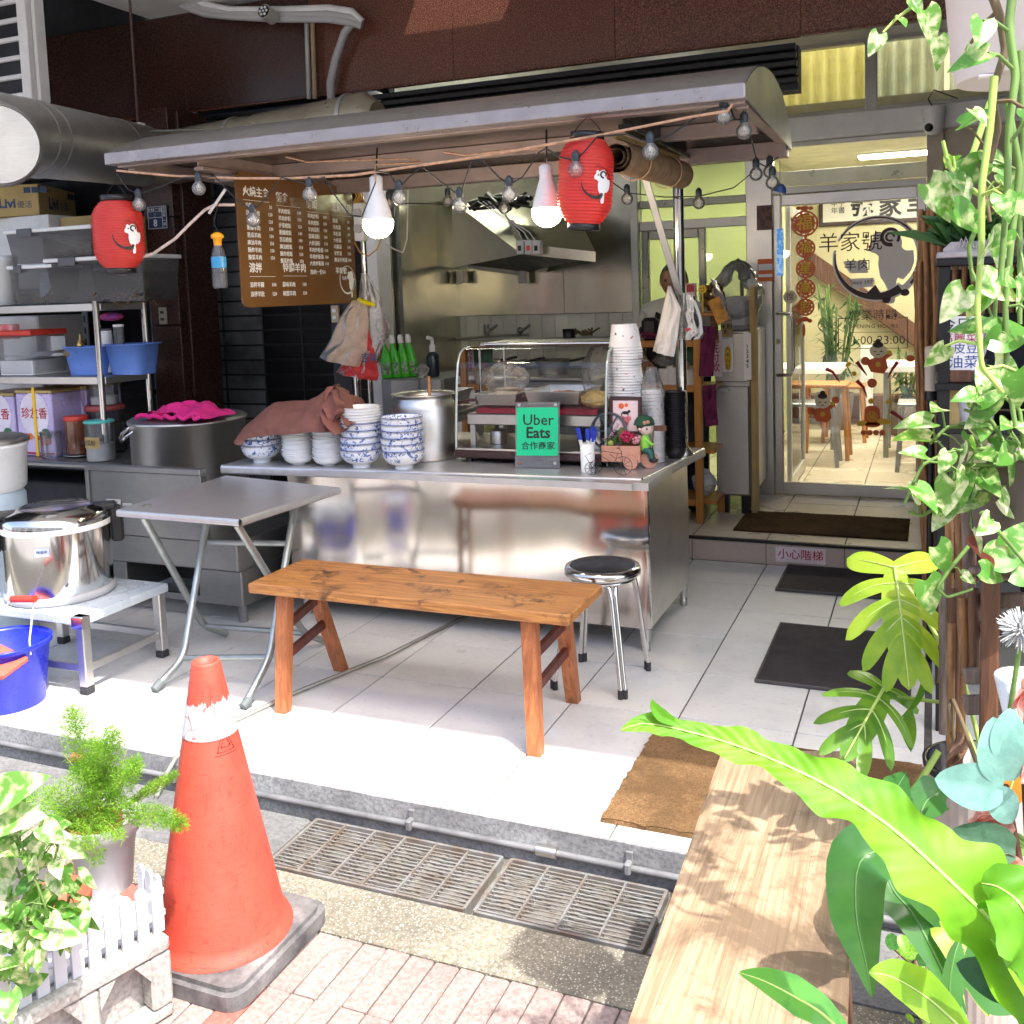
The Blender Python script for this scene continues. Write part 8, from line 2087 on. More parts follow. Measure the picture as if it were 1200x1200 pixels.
def put_leaf(t,me,p,tip,nrm,s,name='leaf'):
 o=bpy.data.objects.new(name,me); COL.objects.link(o); o.parent=t
 o.matrix_basis=worldm(t).inverted()@lmat(p,tip,nrm,s); return o
def rdir(g=1): return Vector((random.gauss(0,g),random.gauss(0,g),random.gauss(0,g)))
TOCAM=-RZ
def vine(t,path,d,n,size,stem_r=.004,meshes=POTH,spread=.03,stem=None,down=.5,seed=0,lmin=0.0):
 random.seed(seed+101)
 pts=[P(u,v,d=dd if isinstance(dd,float)else d)for u,v,dd in[(p+(None,))[:3]if len(p)==2 else p for p in path]]
 dense=[]
 for a, b in zip(pts,pts[1:]):
  for i in range(8): dense.append(a.lerp(b,i/8))
 dense.append(pts[-1])
 sm=[dense[0]]+[(dense[i-1]+dense[i]*2+dense[i+1])/4 for i in range(1,len(dense)-1)]+[dense[-1]]
 m=MB(); m.tube(sm,[stem_r*(1-.4*i/len(sm))for i in range(len(sm))],7); st_o=O('vine_stem',m,stem or MT['stem'],t)
 pm=MB()
 for k in range(n):
  i=int((lmin+(1-lmin)*(k+random.random()*.8)/n)*(len(sm)-1)); p=sm[min(i,len(sm)-1)]
  off=rdir(.7); off=(off-TOCAM*off.dot(TOCAM)*.4+TOCAM*.35+Vector((0,0,.25))).normalized()*spread*random.uniform(.6,1.5)
  q=p+off
  pm.tube([p,p+off*.6+Vector((0,0,.006)),q],[stem_r*.45,stem_r*.4,stem_r*.35],5)
  tip=off.normalized()*.6+Vector((0,0,-down))+rdir(.35); nrm=TOCAM*.7+Vector((0,0,.7))+rdir(.4)
  put_leaf(t,random.choice(meshes),q,tip,nrm,size*random.uniform(.65,1.2))
 if pm.v: O('leaf_stalks',pm,stem or MT['stem'],st_o)
# ================================================================ LEFT FOREGROUND PLANTER
e1=Vector((-.311,-.95,0)).normalized(); en=Vector((.95,-.311,0)).normalized()
kc=Vector((-1.560,1.612,0))
def blk(k,label):
 o0=kc+e1*(.40*k)
 t=T('breeze_block',label,'block',Vector((o0.x,o0.y,GZ)),'concrete blocks of the planter')
 m=MB(); L, D, Hh=.39, .15, .19
 M4=Matrix(((e1.x,-en.x,0,o0.x),(e1.y,-en.y,0,o0.y),(0,0,1,GZ),(0,0,0,1)))
 m.box((0,.05,0),(L,D,Hh),.006); m.box((0,0,Hh-.036),(L,.0499,Hh-.0005),.008); m.box((0,0,0),(L,.0499,.03),.008)
 for a, b in((0,.05),(.165,.205),(.345,.39)): m.box((a,.001,.0301),(b,.0499,Hh-.0361),.006)
 for a, b in((.05,.165),(.205,.345)):
  for sx in(0,1):
   x=a if sx==0 else b; d=.035 if sx==0 else-.035
   m.prism([(x,Hh-.0362),(x+d,Hh-.0362),(x,Hh-.085)],-.0495,-.002,Matrix(((1,0,0,0),(0,0,-1,0),(0,1,0,0),(0,0,0,1))))
 m.xf(M4); O('block_body',m,MT['block'],t)
MT['block']=concretemat('white_concrete_block',(.47,.455,.42),(.32,.31,.295))
blk(0,'white-washed hollow concrete block beside the cone'); blk(1,'white-washed hollow concrete block at the lower left corner')
pf=T('picket_planter','white plastic picket fence planter standing on the concrete blocks','planter fence',kc+Vector((0,0,.10)))
pw=mk('fence_white',(.56,.575,.62),.45,0,.05,9,rnd=.06)
for k in range(12):
 o0=kc+e1*(.012+.0365*k)-en*.028
 M4=frame(Vector((o0.x,o0.y,.1008)),e1,(0,0,1)); h=.118; w=.0125
 m=MB(); m.prism([(-w,0),(w,0),(w,h-w)]+[(w*math.cos(PI*i/8),h-w+w*math.sin(PI*i/8))for i in range(1,8)]+[(-w,h-w)],-.004,.004,M4); O('picket',m,pw,pf)
for z in(.028,.078):
 m=MB(); a=kc-en*.036; m.box((-.01,-.004,z),(.44,.004,z+.016),.002); m.xf(Matrix(((e1.x,-en.x,0,a.x),(e1.y,-en.y,0,a.y),(0,0,1,.1),(0,0,0,1)))); O('fence_rail',m,pw,pf)
for k in range(3):
 o0=kc-e1*.004-en*(.05+.036*k); M4=frame(Vector((o0.x,o0.y,.1008)),en,(0,0,1)); h=.118; w=.0125
 m=MB(); m.prism([(-w,0),(w,0),(w,h-w)]+[(w*math.cos(PI*i/8),h-w+w*math.sin(PI*i/8))for i in range(1,8)]+[(-w,h-w)],-.004,.004,M4); O('picket',m,pw,pf)
m=MB(); a=kc; m.box((0,.05,.0),(.42,.30,.004)); m.xf(Matrix(((e1.x,-en.x,0,a.x),(e1.y,-en.y,0,a.y),(0,0,1,.101),(0,0,0,1)))); O('tray',m,pw,pf)
m=MB(); m.box((0,.16,0),(.42,.34,.188)); m.xf(Matrix(((e1.x,-en.x,0,a.x),(e1.y,-en.y,0,a.y),(0,0,1,GZ),(0,0,0,1)))); tag(O('rear_block',m,MT['block']),'plain concrete block behind carrying the flower pots','block','concrete blocks of the planter')
# grey pot with asparagus fern
gp_=P(122,1000,y=1.70); s=mpp(gp_); zr_=P(122,985,y=1.62).z
fp=T('grey_flower_pot','grey plastic flower pot inside the picket fence','flower pot',(gp_.x,1.70,.106))
R=43*s
m=MB(); m.lathe([(R*.68,.1065),(R*.86,zr_-.038),(R*.97,zr_-.036),(R*1.02,zr_),(R*.96,zr_+.001),(R*.84,zr_-.06),(.001,zr_-.06)],(gp_.x,1.70,0),44); O('pot',m,MT['grey_plastic'],fp)
m=MB(); m.lathe([(R*.66,zr_-.059),(R*.70,zr_-.005),(R*.66,zr_-.005),(R*.6,zr_-.05)],(gp_.x-.012,1.692,0),36,cap=False); O('inner_pot',m,MT['terracotta'],fp)
m=MB(); m.grid(lambda u,v:(gp_.x-.012+(u-.5)*R*1.1,1.692+(v-.5)*R*1.1,zr_-.02+.008*noise.noise((u*9,v*9,0))),12,12); O('soil',m,MT['soil'],fp)
FERN=leafmat('asparagus_fern',(.26,.46,.045),(.15,.36,.028),0,16,.4,.6,(1.4,1.4,.5))
af=T('asparagus_fern','bright feathery asparagus fern growing in the grey pot','fern',(gp_.x,1.70,zr_-.02))
random.seed(21)
base=Vector((gp_.x-.012,1.692,zr_-.015))
plumes=[(84,832,.9,1),(132,858,.8,1),(110,870,1,.9),(60,925,1,.8),(160,893,.7,.9),(95,900,1.1,1.1),(30,930,.8,.7),(125,925,1.0,.9),(75,965,1,.9),(100,990,.9,.9),(88,1035,.6,.6),(215,966,.6,.75),(205,908,.3,.5),(150,940,.5,.6),(50,985,.8,.8),(140,980,.6,.5),(112,1010,.7,.6)]
sm=MB()
for i, (u,v,w,dens)in enumerate(plumes):
 tip=P(u,v,y=1.66+random.uniform(-.07,.06)); b=base+Vector((random.uniform(-.03,.03),random.uniform(-.03,.03),0))
 mid=b.lerp(tip,.5)+Vector((0,0,.05 if v>940 else .01))
 ax=[b*(1-t)**2+mid*2*t*(1-t)+tip*t*t for t in[k/14 for k in range(15)]]
 sm.tube(ax,[.0016*(1-.6*k/14)for k in range(15)],5)
 f=MB(); L=(tip-b).length
 for k in range(int(2000*dens*max(.6,L/.22))):
  t=random.uniform(.34 if v<950 else .45,1); j=min(13,int(t*14)); c=ax[j].lerp(ax[j+1],t*14-j); axd=(ax[j+1]-ax[j]).normalized()
  rr=.046*w*(math.sin(PI*min(1,(1-t)*1.25+.12))**.8)
  d=rdir(1); d=(d-axd*d.dot(axd)).normalized(); p0=c+d*rr*random.random()**.8+axd*random.uniform(-.008,.012)
  nd=(d*.6+axd*.7+rdir(.5)).normalized()*random.uniform(.007,.014); wv=nd.cross(rdir(1)).normalized()*.0009
  f.add([p0-wv,p0+wv,p0+nd],[(0,1,2)])
 O('feathery_frond',f,FERN if i!=10 else leafmat('yellowing_fern',(.60,.38,.04),(.45,.35,.05),0,16,.4,.6),af,kind='stuff')
for k in range(30):
 b=base+Vector((random.uniform(-.03,.03),random.uniform(-.03,.03),0)); sm.tube([b,b+Vector((random.uniform(-.03,.05),random.uniform(-.03,.03),.06)),b+Vector((random.uniform(-.05,.09),random.uniform(-.04,.04),random.uniform(.10,.19)))],.0011,4)
O('bare_stems',sm,mk('dry_stem',(.42,.32,.17),.7),af,kind='stuff')
# terracotta pot with pothos
tp=P(70,1085,y=1.50); s=mpp(tp)
t=T('terracotta_pot','small terracotta pot behind the picket fence','flower pot',(tp.x-.02,1.52,.106))
m=MB(); m.lathe([(.045,.1065),(.062,.18),(.068,.181),(.070,.205),(.064,.206),(.056,.17),(.001,.17)],(tp.x-.02,1.52,0),32); O('pot',m,MT['terracotta'],t)
ph=T('variegated_pothos','leafy cream and green pothos spilling over the picket fence','plant',(tp.x-.04,1.5,.19))
for i, path in enumerate((([(60,1080),(45,1040),(25,990),(10,960)]),([(60,1080),(60,1020),(70,985),(60,970)]),([(55,1080),(30,1060),(5,1050),(-20,1040)]),([(55,1085),(35,1100),(20,1130),(5,1150)]),([(60,1085),(70,1080),(80,1060),(84,1040)]),([(50,1080),(10,1000),(-10,960)]),([(50,1085),(20,1085),(-10,1100)]))):
 vine(ph,path,1.96+.04*(i%3),20 if i<6 else 14,.048,.003,POTH,.036,None,.5,300+i)
for u, v, sz, tx_, ty_ in((10,935,.10,.9,.5),(2,960,.10,.8,.1),(62,968,.055,.7,-.6),(20,990,.085,-.2,-1),(70,1095,.07,.8,-.1),(25,1120,.075,.2,-.8)):
 put_leaf(ph,POTH[0 if u<60 else 2],P(u-12,v,d=1.92),RX*tx_-RY*(-ty_)*-1 if False else RX*tx_+Vector((0,0,ty_)),TOCAM*.8+Vector((0,0,.7)),sz)
# ================================================================ RIGHT FOREGROUND
pz=.45
A0, A1, A2, A3=P(846,878,z=pz), P(1003,880,z=pz), P(993,1200,z=pz), P(735,1200,z=pz)
ex=A3-A0; ex2=A2-A1
A3=A0+ex*1.25; A2=A1+ex2*1.25
pb_=T('plank_bench','weathered pale wooden plank bench dappled by leaf shadows','bench',((A0.x+A2.x)/2,(A0.y+A2.y)/2,GZ))
m=MB(); m.prism([(p.x,p.y)for p in(A0,A3,A2,A1)],pz-.032,pz-.003); m.prism([(p.x+dx,p.y+dy)for p,dx,dy in((A0,.003,-.003),(A3,.003,.003),(A2,-.003,.003),(A1,-.003,-.003))],pz-.0029,pz)
O('plank',m,MT['wood_plank'],pb_)
for p, q in((A0.lerp(A3,.12),Vector((.05,0,0))),(A1.lerp(A2,.45),Vector((-.035,0,0))),(A0.lerp(A3,.85),Vector((.05,0,0))),(A1.lerp(A2,.88),Vector((-.04,0,0)))):
 m=MB(); leg(m,(p.x+q.x,p.y,pz-.033),(p.x+q.x*.2,p.y,GZ+.001),(.022,.02),(.02,.02)); O('leg',m,MT['wood_brown'],pb_)
# ---- monstera in the ribbed pot
mp_=P(1150,900,d=1.95);
pt_=T('ribbed_pot','beige ribbed planter with a glossy black inner rim','planter',(mp_.x,mp_.y,GZ))
s=mpp(mp_); zr_=mp_.z; R=62*s
m=MB(); pr=[(R*.8,GZ+.001),(R*.97,zr_-.004)]; n_=72
vs=[]; fs=[]
for j in range(3):
 r, z=((R*.78,GZ+.001),(R*.97,zr_-.01),(R*.99,zr_))[j]
 for k in range(n_): a=2*PI*k/n_; q=r*(1+.012*(k%2)); vs.append((mp_.x+q*math.cos(a),mp_.y+q*math.sin(a),z))
for j in range(2):
 for k in range(n_): fs.append((j*n_+k,j*n_+(k+1)%n_,(j+1)*n_+(k+1)%n_,(j+1)*n_+k))
m.add(vs,fs,False); O('ribbed_side',m,mk('beige_planter',(.52,.43,.38),.5),pt_)
m=MB(); m.lathe([(R*1.03,zr_-.003),(R*1.04,zr_+.008),(R*.92,zr_+.010),(R*.88,zr_-.05),(.001,zr_-.06)],(mp_.x,mp_.y,0),48,cap=False); O('black_rim',m,MT['black_plastic'],pt_)
mo=T('monstera','monstera with big split yellow-green leaves leaning over the entrance','plant',(mp_.x,mp_.y,zr_-.05))
def split_leaf(name,org,tip,width,nrm,mat,stalk,nl=5,droop=.2,off=.5):
 """a cut leaf: a midrib with finger lobes each side; org is where the stalk joins"""
 L=(tip-org).length; y=(tip-org).normalized(); z=Vector(nrm); z=(z-y*z.dot(y)).normalized(); x=y.cross(z)
 F=lambda a, b, c: org+x*a+y*b+z*c
 m=MB(); W=width
 def bend(a,b):
  return .06*L-droop*L*(b/L)**2*(1 if b>0 else .3)-.35*abs(a)**1.6/W**.6
 m.grid(lambda u,v:(lambda b,a:F(a,b,bend(a,b)+.02*abs(a)))(-.06*L+1.06*L*v,(u-.5)*2*W*(.30*math.sin(PI*min(1,v*.93+.07))**.5)),6,24)
 for sd in(-1,1):
  for i in range(nl):
   b0=L*(-.04+.80*i/nl); ang=math.radians(118-88*i/(nl-1)); ln=W*(.98,1.1,1.06,.96,.78,.6)[min(i,5)]
   dx, dy=math.sin(ang)*sd, math.cos(ang)
   wl=W*(.34,.27,.25,.23,.2)[min(i,4)]
   def lob(u,v):
    t=v; c=(b0+dy*ln*t+.22*ln*t*t*(1 if i>0 else-.2)); a=dx*ln*t*(1-.10*t)
    ww=wl*.95*(.42+.62*t*(1.55-t))*max(0.0,1-t**5)**.55
    s_=(u-.5)*2*ww
    a2=a+s_*(-dy*sd)*sd*.0+s_*(-dy); b2=c+s_*dx
    return F(a2,b2,bend(a2,b2)+.018*math.sin(u*PI)*W-.03*L*t*t+.0008*i)
   m.grid(lob,5,12)
 lf=O(name,m,mat,mo)
 r=MB(); r.tube([F(0,-.06*L+1.04*L*k/12,bend(0,-.06*L+1.04*L*k/12)+.004)for k in range(13)],[.0035*(1-.7*k/12)for k in range(13)],6); O('midrib',r,MT['leaf_rib'],lf)
 for sd in(-1,1):
  for i in range(nl):
   b0=L*(-.04+.80*i/nl); ang=math.radians(118-88*i/(nl-1)); ln=W*(.98,1.1,1.06,.96,.78,.6)[min(i,5)]*.88
   dx, dy=math.sin(ang)*sd, math.cos(ang)
   r=MB(); r.tube([F(dx*ln*t*(1-.10*t),b0+dy*ln*t+.22*ln*t*t*(1 if i>0 else-.2),bend(dx*ln*t*(1-.10*t),b0+dy*ln*t+.22*ln*t*t*(1 if i>0 else-.2))+.018*W-.03*L*t*t+.0016)for t in[k/8 for k in range(9)]],[.0016*(1.1-k/8)for k in range(9)],5); O('side_vein',r,MT['leaf_rib'],lf)
 r=MB(); r.tube(stalk,[.0045]*len(stalk),8); O('stalk',r,MT['stem_pale'],lf)
MT['leaf_rib']=mk('leaf_rib',(.45,.58,.16),.5); MT['stem_pale']=mk('pale_green_stem',(.34,.48,.10),.45,0,.1,20)
ML1=leafmat('yellow_monstera_leaf',(.34,.48,.05),(.24,.40,.035),0,12,.5,.36,(1.5,1.5,.5),0)
ML2=leafmat('green_monstera_leaf',(.14,.30,.035),(.09,.22,.03),0,10,.42,.3,(1.8,1.7,.5),0)
o1, t1=P(1049,677,d=2.05), P(1066,798,d=1.86)
split_leaf('monstera_leaf',o1,t1,66*mpp(o1),TOCAM*1.0+Vector((-.25,-.2,.35)),ML1,[o1,P(1075,705,d=2.05),P(1100,750,d=2.0),P(1128,790,d=1.98),P(1150,880,d=1.95)],5,.18)
o2, t2=P(1031,816,d=1.98), P(995,878,d=1.80)
split_leaf('monstera_leaf',o2,t2,56*mpp(o2),TOCAM*.8+Vector((0,0,.9)),ML2,[o2,P(1070,819,d=1.98),P(1120,825,d=1.97),P(1150,900,d=1.95)],4,.2)
lm_=leaf_mesh('young_leaf',.10,.03,ML2,'lance',.3,.6); put_leaf(mo,lm_,P(1080,795,d=1.95),Vector((0,0,-1))+RX*-.2,TOCAM+RX*.8,1.0,'young_leaf'); put_leaf(mo,lm_,P(1068,830,d=1.95),Vector((0,0,-1))+RX*-.1,TOCAM-RX*.8,1.0,'young_leaf')
# dry twig
m=MB(); m.tube([P(1130,905,d=1.7),P(1118,870,d=1.7),P(1113,825,d=1.7),P(1116,818,d=1.7),P(1125,840,d=1.68),P(1145,895,d=1.66)],.004,7); tag(O('dry_stalk',m,MT['stem_brown']),'bent dry brown stalk rising from the ribbed planter','stalk')
m=MB(); m.grid(lambda u,v:P(1112+20*u+4*math.sin(v*7),858+55*v,d=1.69+.02*math.sin(u*5+v*9)),8,14); tag(O('withered_leaf',m,mk('withered',(.25,.13,.08),.8,0,.3,30)),'withered brown leaf hanging on the dry stalk','leaf')
# ---- peace lily and its dark leaves low right
pl_=T('peace_lily','dark glossy broad-leaved plant beside the plank bench','plant',P(1090,1180,d=1.55))
PLm=leafmat('peace_lily_leaf',(.055,.17,.04),(.035,.12,.03),0,8,.32,.2,(1.8,1.9,.5),.15)
MT['dark_rib']=mk('dark_leaf_rib',(.10,.22,.06),.5)
PLl=leafmat('peace_lily_light',(.26,.46,.04),(.18,.38,.03),0,8,.45,.25,(1.6,1.6,.5),.1)
def ribbon_leaf(t,mid,widths,mat,nrm,nm='leaf',fold=.25,wav=.0,freq=20,n=30,across=10,rib=True,ripple=0):
 """a long leaf along a list of points with a width at each, folded at the midrib"""
 L=len(mid)-1
 def at_(s):
  i=min(int(s*L),L-1); f=s*L-i; f2=f
  p0, p1, p2, p3=mid[max(i-1,0)], mid[i], mid[i+1], mid[min(i+2,L)]
  p=.5*((2*p1)+(p2-p0)*f+(2*p0-5*p1+4*p2-p3)*f*f+(3*p1-p0-3*p2+p3)*f**3); return p, widths[i]+(widths[i+1]-widths[i])*f2
 m=MB()
 def g(u,v):
  p, w=at_(v); q, _=at_(min(1,v+.01)); q0, _=at_(max(0,v-.01)); y=(q-q0).normalized(); z=Vector(nrm); z=(z-y*z.dot(y)).normalized(); x=y.cross(z); s=(u-.5)*2
  edge=1+(wav*.9*math.sin(v*freq*1.0+.9*s+1)+wav*.6*math.sin(v*freq*2.3+2))*abs(s)**2
  return p+x*(s*w*edge)+z*(fold*abs(s)*w+wav*w*math.sin(v*freq*1.3+s*1.2)*abs(s)**1.5*1.1)
 m.grid((lambda u,v:g(u,v)+Vector(nrm).normalized()*(ripple*math.sin(v*170-abs(u-.5)*22)))if ripple else g,across,n*3 if ripple else n); lf=O(nm,m,mat,t)
 if rib:
  r=MB(); r.tube([g(.5,k/20)+Vector(nrm).normalized()*.0006 for k in range(21)],[.0022*(1.15-k/20)for k in range(21)],6); O('midrib',r,MT['leaf_rib']if mat!=PLm else MT['dark_rib'],lf)
 return lf
def D(u,v,d): return P(u,v,d=d)
ribbon_leaf(pl_,[D(1140,1125,1.5),D(1090,1050,1.45),D(1045,1000,1.42),D(1008,1010,1.40),D(1003,1070,1.40),D(1015,1130,1.40),D(1022,1168,1.40)],[.004,.030,.040,.042,.036,.016,.001],PLm,TOCAM*.9+Vector((-.3,0,.6)),fold=.35)
ribbon_leaf(pl_,[D(1130,1190,1.4),D(1075,1080,1.46),D(1045,1040,1.5),D(1030,990,1.55),D(1040,950,1.6)],[.004,.03,.034,.024,.001],PLm,TOCAM+Vector((0,0,.5)))
ribbon_leaf(pl_,[D(1150,1230,1.3),D(1110,1190,1.3),D(1080,1165,1.3),D(1045,1145,1.3),D(1018,1140,1.3)],[.004,.022,.03,.022,.001],PLl,TOCAM+Vector((0,0,1)))
ribbon_leaf(pl_,[D(1010,1235,1.1),D(965,1190,1.1),D(930,1168,1.1),D(895,1150,1.1),D(866,1140,1.1)],[.004,.018,.022,.014,.001],leafmat('striped_leaf',(.10,.30,.06),(.05,.2,.05),0,14,.4,.15,(1.7,1.8,.6),.1),TOCAM*.6+Vector((0,0,1)))
ribbon_leaf(pl_,[D(1160,1190,1.4),D(1140,1130,1.42),D(1110,1085,1.45),D(1090,1070,1.48)],[.004,.035,.03,.001],leafmat('yellowish_leaf',(.36,.46,.07),(.28,.4,.05),0,10,.45,.3,(1.5,1.5,.5),.1),TOCAM+Vector((0,0,.5)))
ribbon_leaf(pl_,[D(1120,1200,1.35),D(1112,1160,1.35),D(1118,1120,1.36),D(1125,1100,1.37)],[.004,.026,.022,.001],PLm,TOCAM+RX*.5)
ribbon_leaf(pl_,[D(1200,1180,1.25),D(1170,1160,1.25),D(1150,1130,1.25),D(1138,1105,1.25)],[.004,.032,.034,.006],PLm,TOCAM+Vector((0,0,.3)))
ribbon_leaf(pl_,[D(1075,970,1.75),D(1082,945,1.78),D(1095,930,1.8),D(1110,925,1.8)],[.004,.03,.034,.004],PLm,TOCAM+Vector((0,0,.8)))
ribbon_leaf(pl_,[D(1015,985,1.6),D(1035,955,1.7),D(1050,925,1.75),D(1062,905,1.78)],[.004,.028,.026,.001],PLm,TOCAM+Vector((0,0,.8)))
m=MB()
for pts in(((1110,1200),(1105,1120),(1090,1060),(1078,1040)),((1085,1200),(1092,1140),(1082,1090)),((1130,1200),(1120,1130),(1100,1070))): m.tube([D(u,v,1.5)for u,v in pts],.0055,7)
O('stalks',m,MT['stem_pale'],pl_)
m=MB(); m.tube([D(1100,880,1.9),D(1085,905,1.9),D(1062,938,1.9),D(1050,960,1.85)],.006,8); tag(O('pale_stalk',m,MT['stem_pale']),'pale green stalk crossing above the brown mat','stalk')
# shrubs on the ground
random.seed(5)
sg=T('low_plant','low dark leafy plant growing on the concrete by the plank bench','plant',D(1075,1110,1.95))
RND=[leaf_mesh('leaf',1,.7,mt,'round',.2,.2)for mt in(GL2,GL1,PLm)]
for k in range(26): p=D(random.uniform(1045,1110),random.uniform(1080,1190),random.uniform(1.65,1.95)); put_leaf(sg,random.choice(RND),p,rdir(1)+Vector((0,0,.4)),TOCAM+Vector((0,0,1))+rdir(.4),random.uniform(.02,.045))
m=MB()
for k in range(9): a=D(1075,1190,1.8); m.tube([a,D(random.uniform(1050,1100),random.uniform(1120,1150),1.8),D(random.uniform(1040,1115),random.uniform(1075,1130),1.85)],.002,5)
O('twigs',m,MT['stem_brown'],sg)
# ---- big bright leaf close to the lens
bf_=T('bird_nest_fern','huge bright lime-green wavy fern leaf across the foreground','fern',D(1215,1150,.95))
FERNL=leafmat('lime_fern_leaf',(.17,.40,.018),(.09,.27,.010),0,11,.42,.55,(1.3,1.25,.4),0)
mid=[D(1225,1170,.93),D(1170,1090,.93),D(1110,1030,.94),D(1050,975,.96),D(985,930,.98),D(920,897,1.0),D(860,873,1.02),D(800,856,1.03),D(755,848,1.03),D(727,856,1.02)]
ribbon_leaf(bf_,mid,[.042,.050,.043,.036,.028,.021,.016,.013,.010,.001],FERNL,TOCAM*.75+Vector((.1,0,.75)),fold=.18,wav=.17,freq=29,n=110,across=16,ripple=.00055)
ribbon_leaf(bf_,[D(790,846,1.03),D(775,838,1.03),D(766,828,1.03),D(764,820,1.03)],[.004,.007,.005,.001],FERNL,TOCAM+RX*.5,'leaf_curl',rib=False)
ribbon_leaf(bf_,[D(1240,1160,.9),D(1215,1100,.9),D(1195,1060,.9),D(1170,1040,.92),D(1150,1035,.93)],[.03,.045,.04,.025,.001],FERNL,TOCAM+Vector((.3,0,.4)),fold=.2,wav=.12)
ribbon_leaf(bf_,[D(1240,1240,.86),D(1220,1180,.88),D(1190,1130,.9),D(1160,1100,.92)],[.02,.03,.025,.001],PLl,TOCAM+RX*.8)
for k in range(6): m=MB(); m.tube([D(1150+6*k,1020,1.2),D(1165+6*k,990-2*k,1.2),D(1190+5*k,1000,1.15)],.004,6); O('thin_frond',m,MT['stem'],bf_)
# ---- artificial bouquet
bq=T('artificial_bouquet','artificial bouquet with teal leaves and pink petals at the right edge','bouquet',D(1180,990,1.0))
TEAL=leafmat('teal_fabric_leaf',(.22,.43,.37),(.17,.35,.30),0,3,.3,.6,(1.1,1.2,1.1),0)
DKL=leafmat('dark_fabric_leaf',(.055,.13,.075),(.035,.09,.05),0,3,.25,.6,(1.2,1.4,1),0)
PET=leafmat('pink_petal',(.78,.45,.40),(.70,.34,.31),0,3,.4,.6,(1.1,1,.9),0)
rl=leaf_mesh('teal_leaf',1,.72,TEAL,'round',.15,.15,nu=14,nv=10)
for u, v, du, dv, sz in((1175,925,-1,.12,.064),(1175,915,-.1,.9,.062),(1165,925,.35,-.6,.045),(1178,890,.15,1,.05)):
 put_leaf(bq,rl,D(u,v,.98),RX*du+Vector((0,0,dv)),TOCAM+Vector((0,0,.25))+rdir(.1),sz,'teal_leaf')
dl=leaf_mesh('dark_green_leaf',1,.62,DKL,'round',.2,.2,nu=14,nv=10)
put_leaf(bq,dl,D(1190,995,.98),RX*-1+Vector((0,0,.25)),TOCAM+Vector((0,0,.4)),.062,'dark_green_leaf'); put_leaf(bq,dl,D(1195,1160,.95),RX*-.8+Vector((0,0,.35)),TOCAM+Vector((0,0,.4)),.060,'dark_green_leaf')
pe=leaf_mesh('petal',1,.95,PET,'round',-.35,.5,nu=12,nv=10)
random.seed(9)
for cu, cv, dd, sz, n_ in((1148,962,1.02,.034,6),(1205,815,1.1,.046,8),(1170,1008,1.0,.03,4),(1215,880,1.0,.05,4)):
 for k in range(n_): a=6.283*k/n_; put_leaf(bq,pe,D(cu,cv,dd),RX*math.cos(a)+Vector((0,0,math.sin(a)))+TOCAM*.6,TOCAM+rdir(.2),sz,'petal')
m=MB()
for pts in(((1178,920),(1185,960),(1195,1010),(1205,1080)),((1150,970),(1165,1000),(1190,1050)),((1205,820),(1200,900),(1205,1000))): m.tube([D(u,v,1.0)for u,v in pts],.0035,7)
m.tube([D(1192,1030,1.0),D(1196,1075,1.0),D(1200,1130,1.0)],.014,10); O('stems',m,MT['wood_brown'],bq)
ribbon_leaf(bq,[D(1230,850,1.05),D(1200,885,1.05),D(1185,920,1.05),D(1178,955,1.05)],[.02,.03,.02,.002],leafmat('orange_fabric',(.62,.26,.03),(.5,.2,.03),0,8,.3,.5,(1.2,1,.6),0),TOCAM,'orange_leaf')
# ---- wooden plant rack with stick trellis
rkx=T('plant_rack','weathered wooden plant rack with slats at the right edge','plant rack',D(1175,880,1.75))
def bar3(a,b,w,h,mat,nm,t):
 F=frame(a,b-a,(0,0,1)); m=MB(); m.box((0,-h/2,-w/2),((b-a).length,h/2,w/2),.003); m.xf(F); return O(nm,m,mat,t)
bar3(D(1158,880,1.75),D(1162,662,1.75),.030,.030,MT['wood_brown'],'post',rkx)
bar3(D(1240,880,1.6),D(1244,662,1.6),.030,.030,MT['wood_brown'],'post',rkx)
for v, h in((667,.020),(704,.026),(738,.030),(792,.028),(826,.034)): bar3(D(1130 if v>760 else 1150,v,1.80),D(1260,v-2,1.66),.016,h,MT['wood_grey'],'slat',rkx)
for k in range(4): bar3(D(1140,667+3*k,1.82+.05*k),D(1260,664+3*k,1.68+.05*k),.04,.012,MT['wood_grey'],'shelf_board',rkx)
ts=T('stick_trellis','bundle of weathered wooden sticks standing before the plant rack','trellis',D(1125,880,1.85))
random.seed(13)
for u0, v0, v1, dd, r in((1107,640,860,1.9,.008),(1112,600,870,1.95,.008),(1118,690,830,1.86,.007),(1123,560,880,1.9,.009),(1128,700,790,1.82,.010),(1133,540,760,1.86,.011),(1139,560,720,1.9,.009),(1141,690,800,1.8,.010),(1115,730,880,1.84,.007),(1104,700,800,1.93,.006)):
 a, b=D(u0,v0,dd), D(u0+random.uniform(-4,4),v1,dd); m=MB(); m.tube([a,a.lerp(b,.3)+rdir(.0015),a.lerp(b,.7)+rdir(.0015),b],[r,r*1.08,r*.95,r],9); O('stick',m,random.choice([MT['wood_grey'],MT['wood_brown'],MT['bamboo']]),ts)
for v in(668,760): bar3(D(1100,v,1.91),D(1150,v-3,1.91),.012,.014,MT['wood_brown'],'cross_bar',ts)
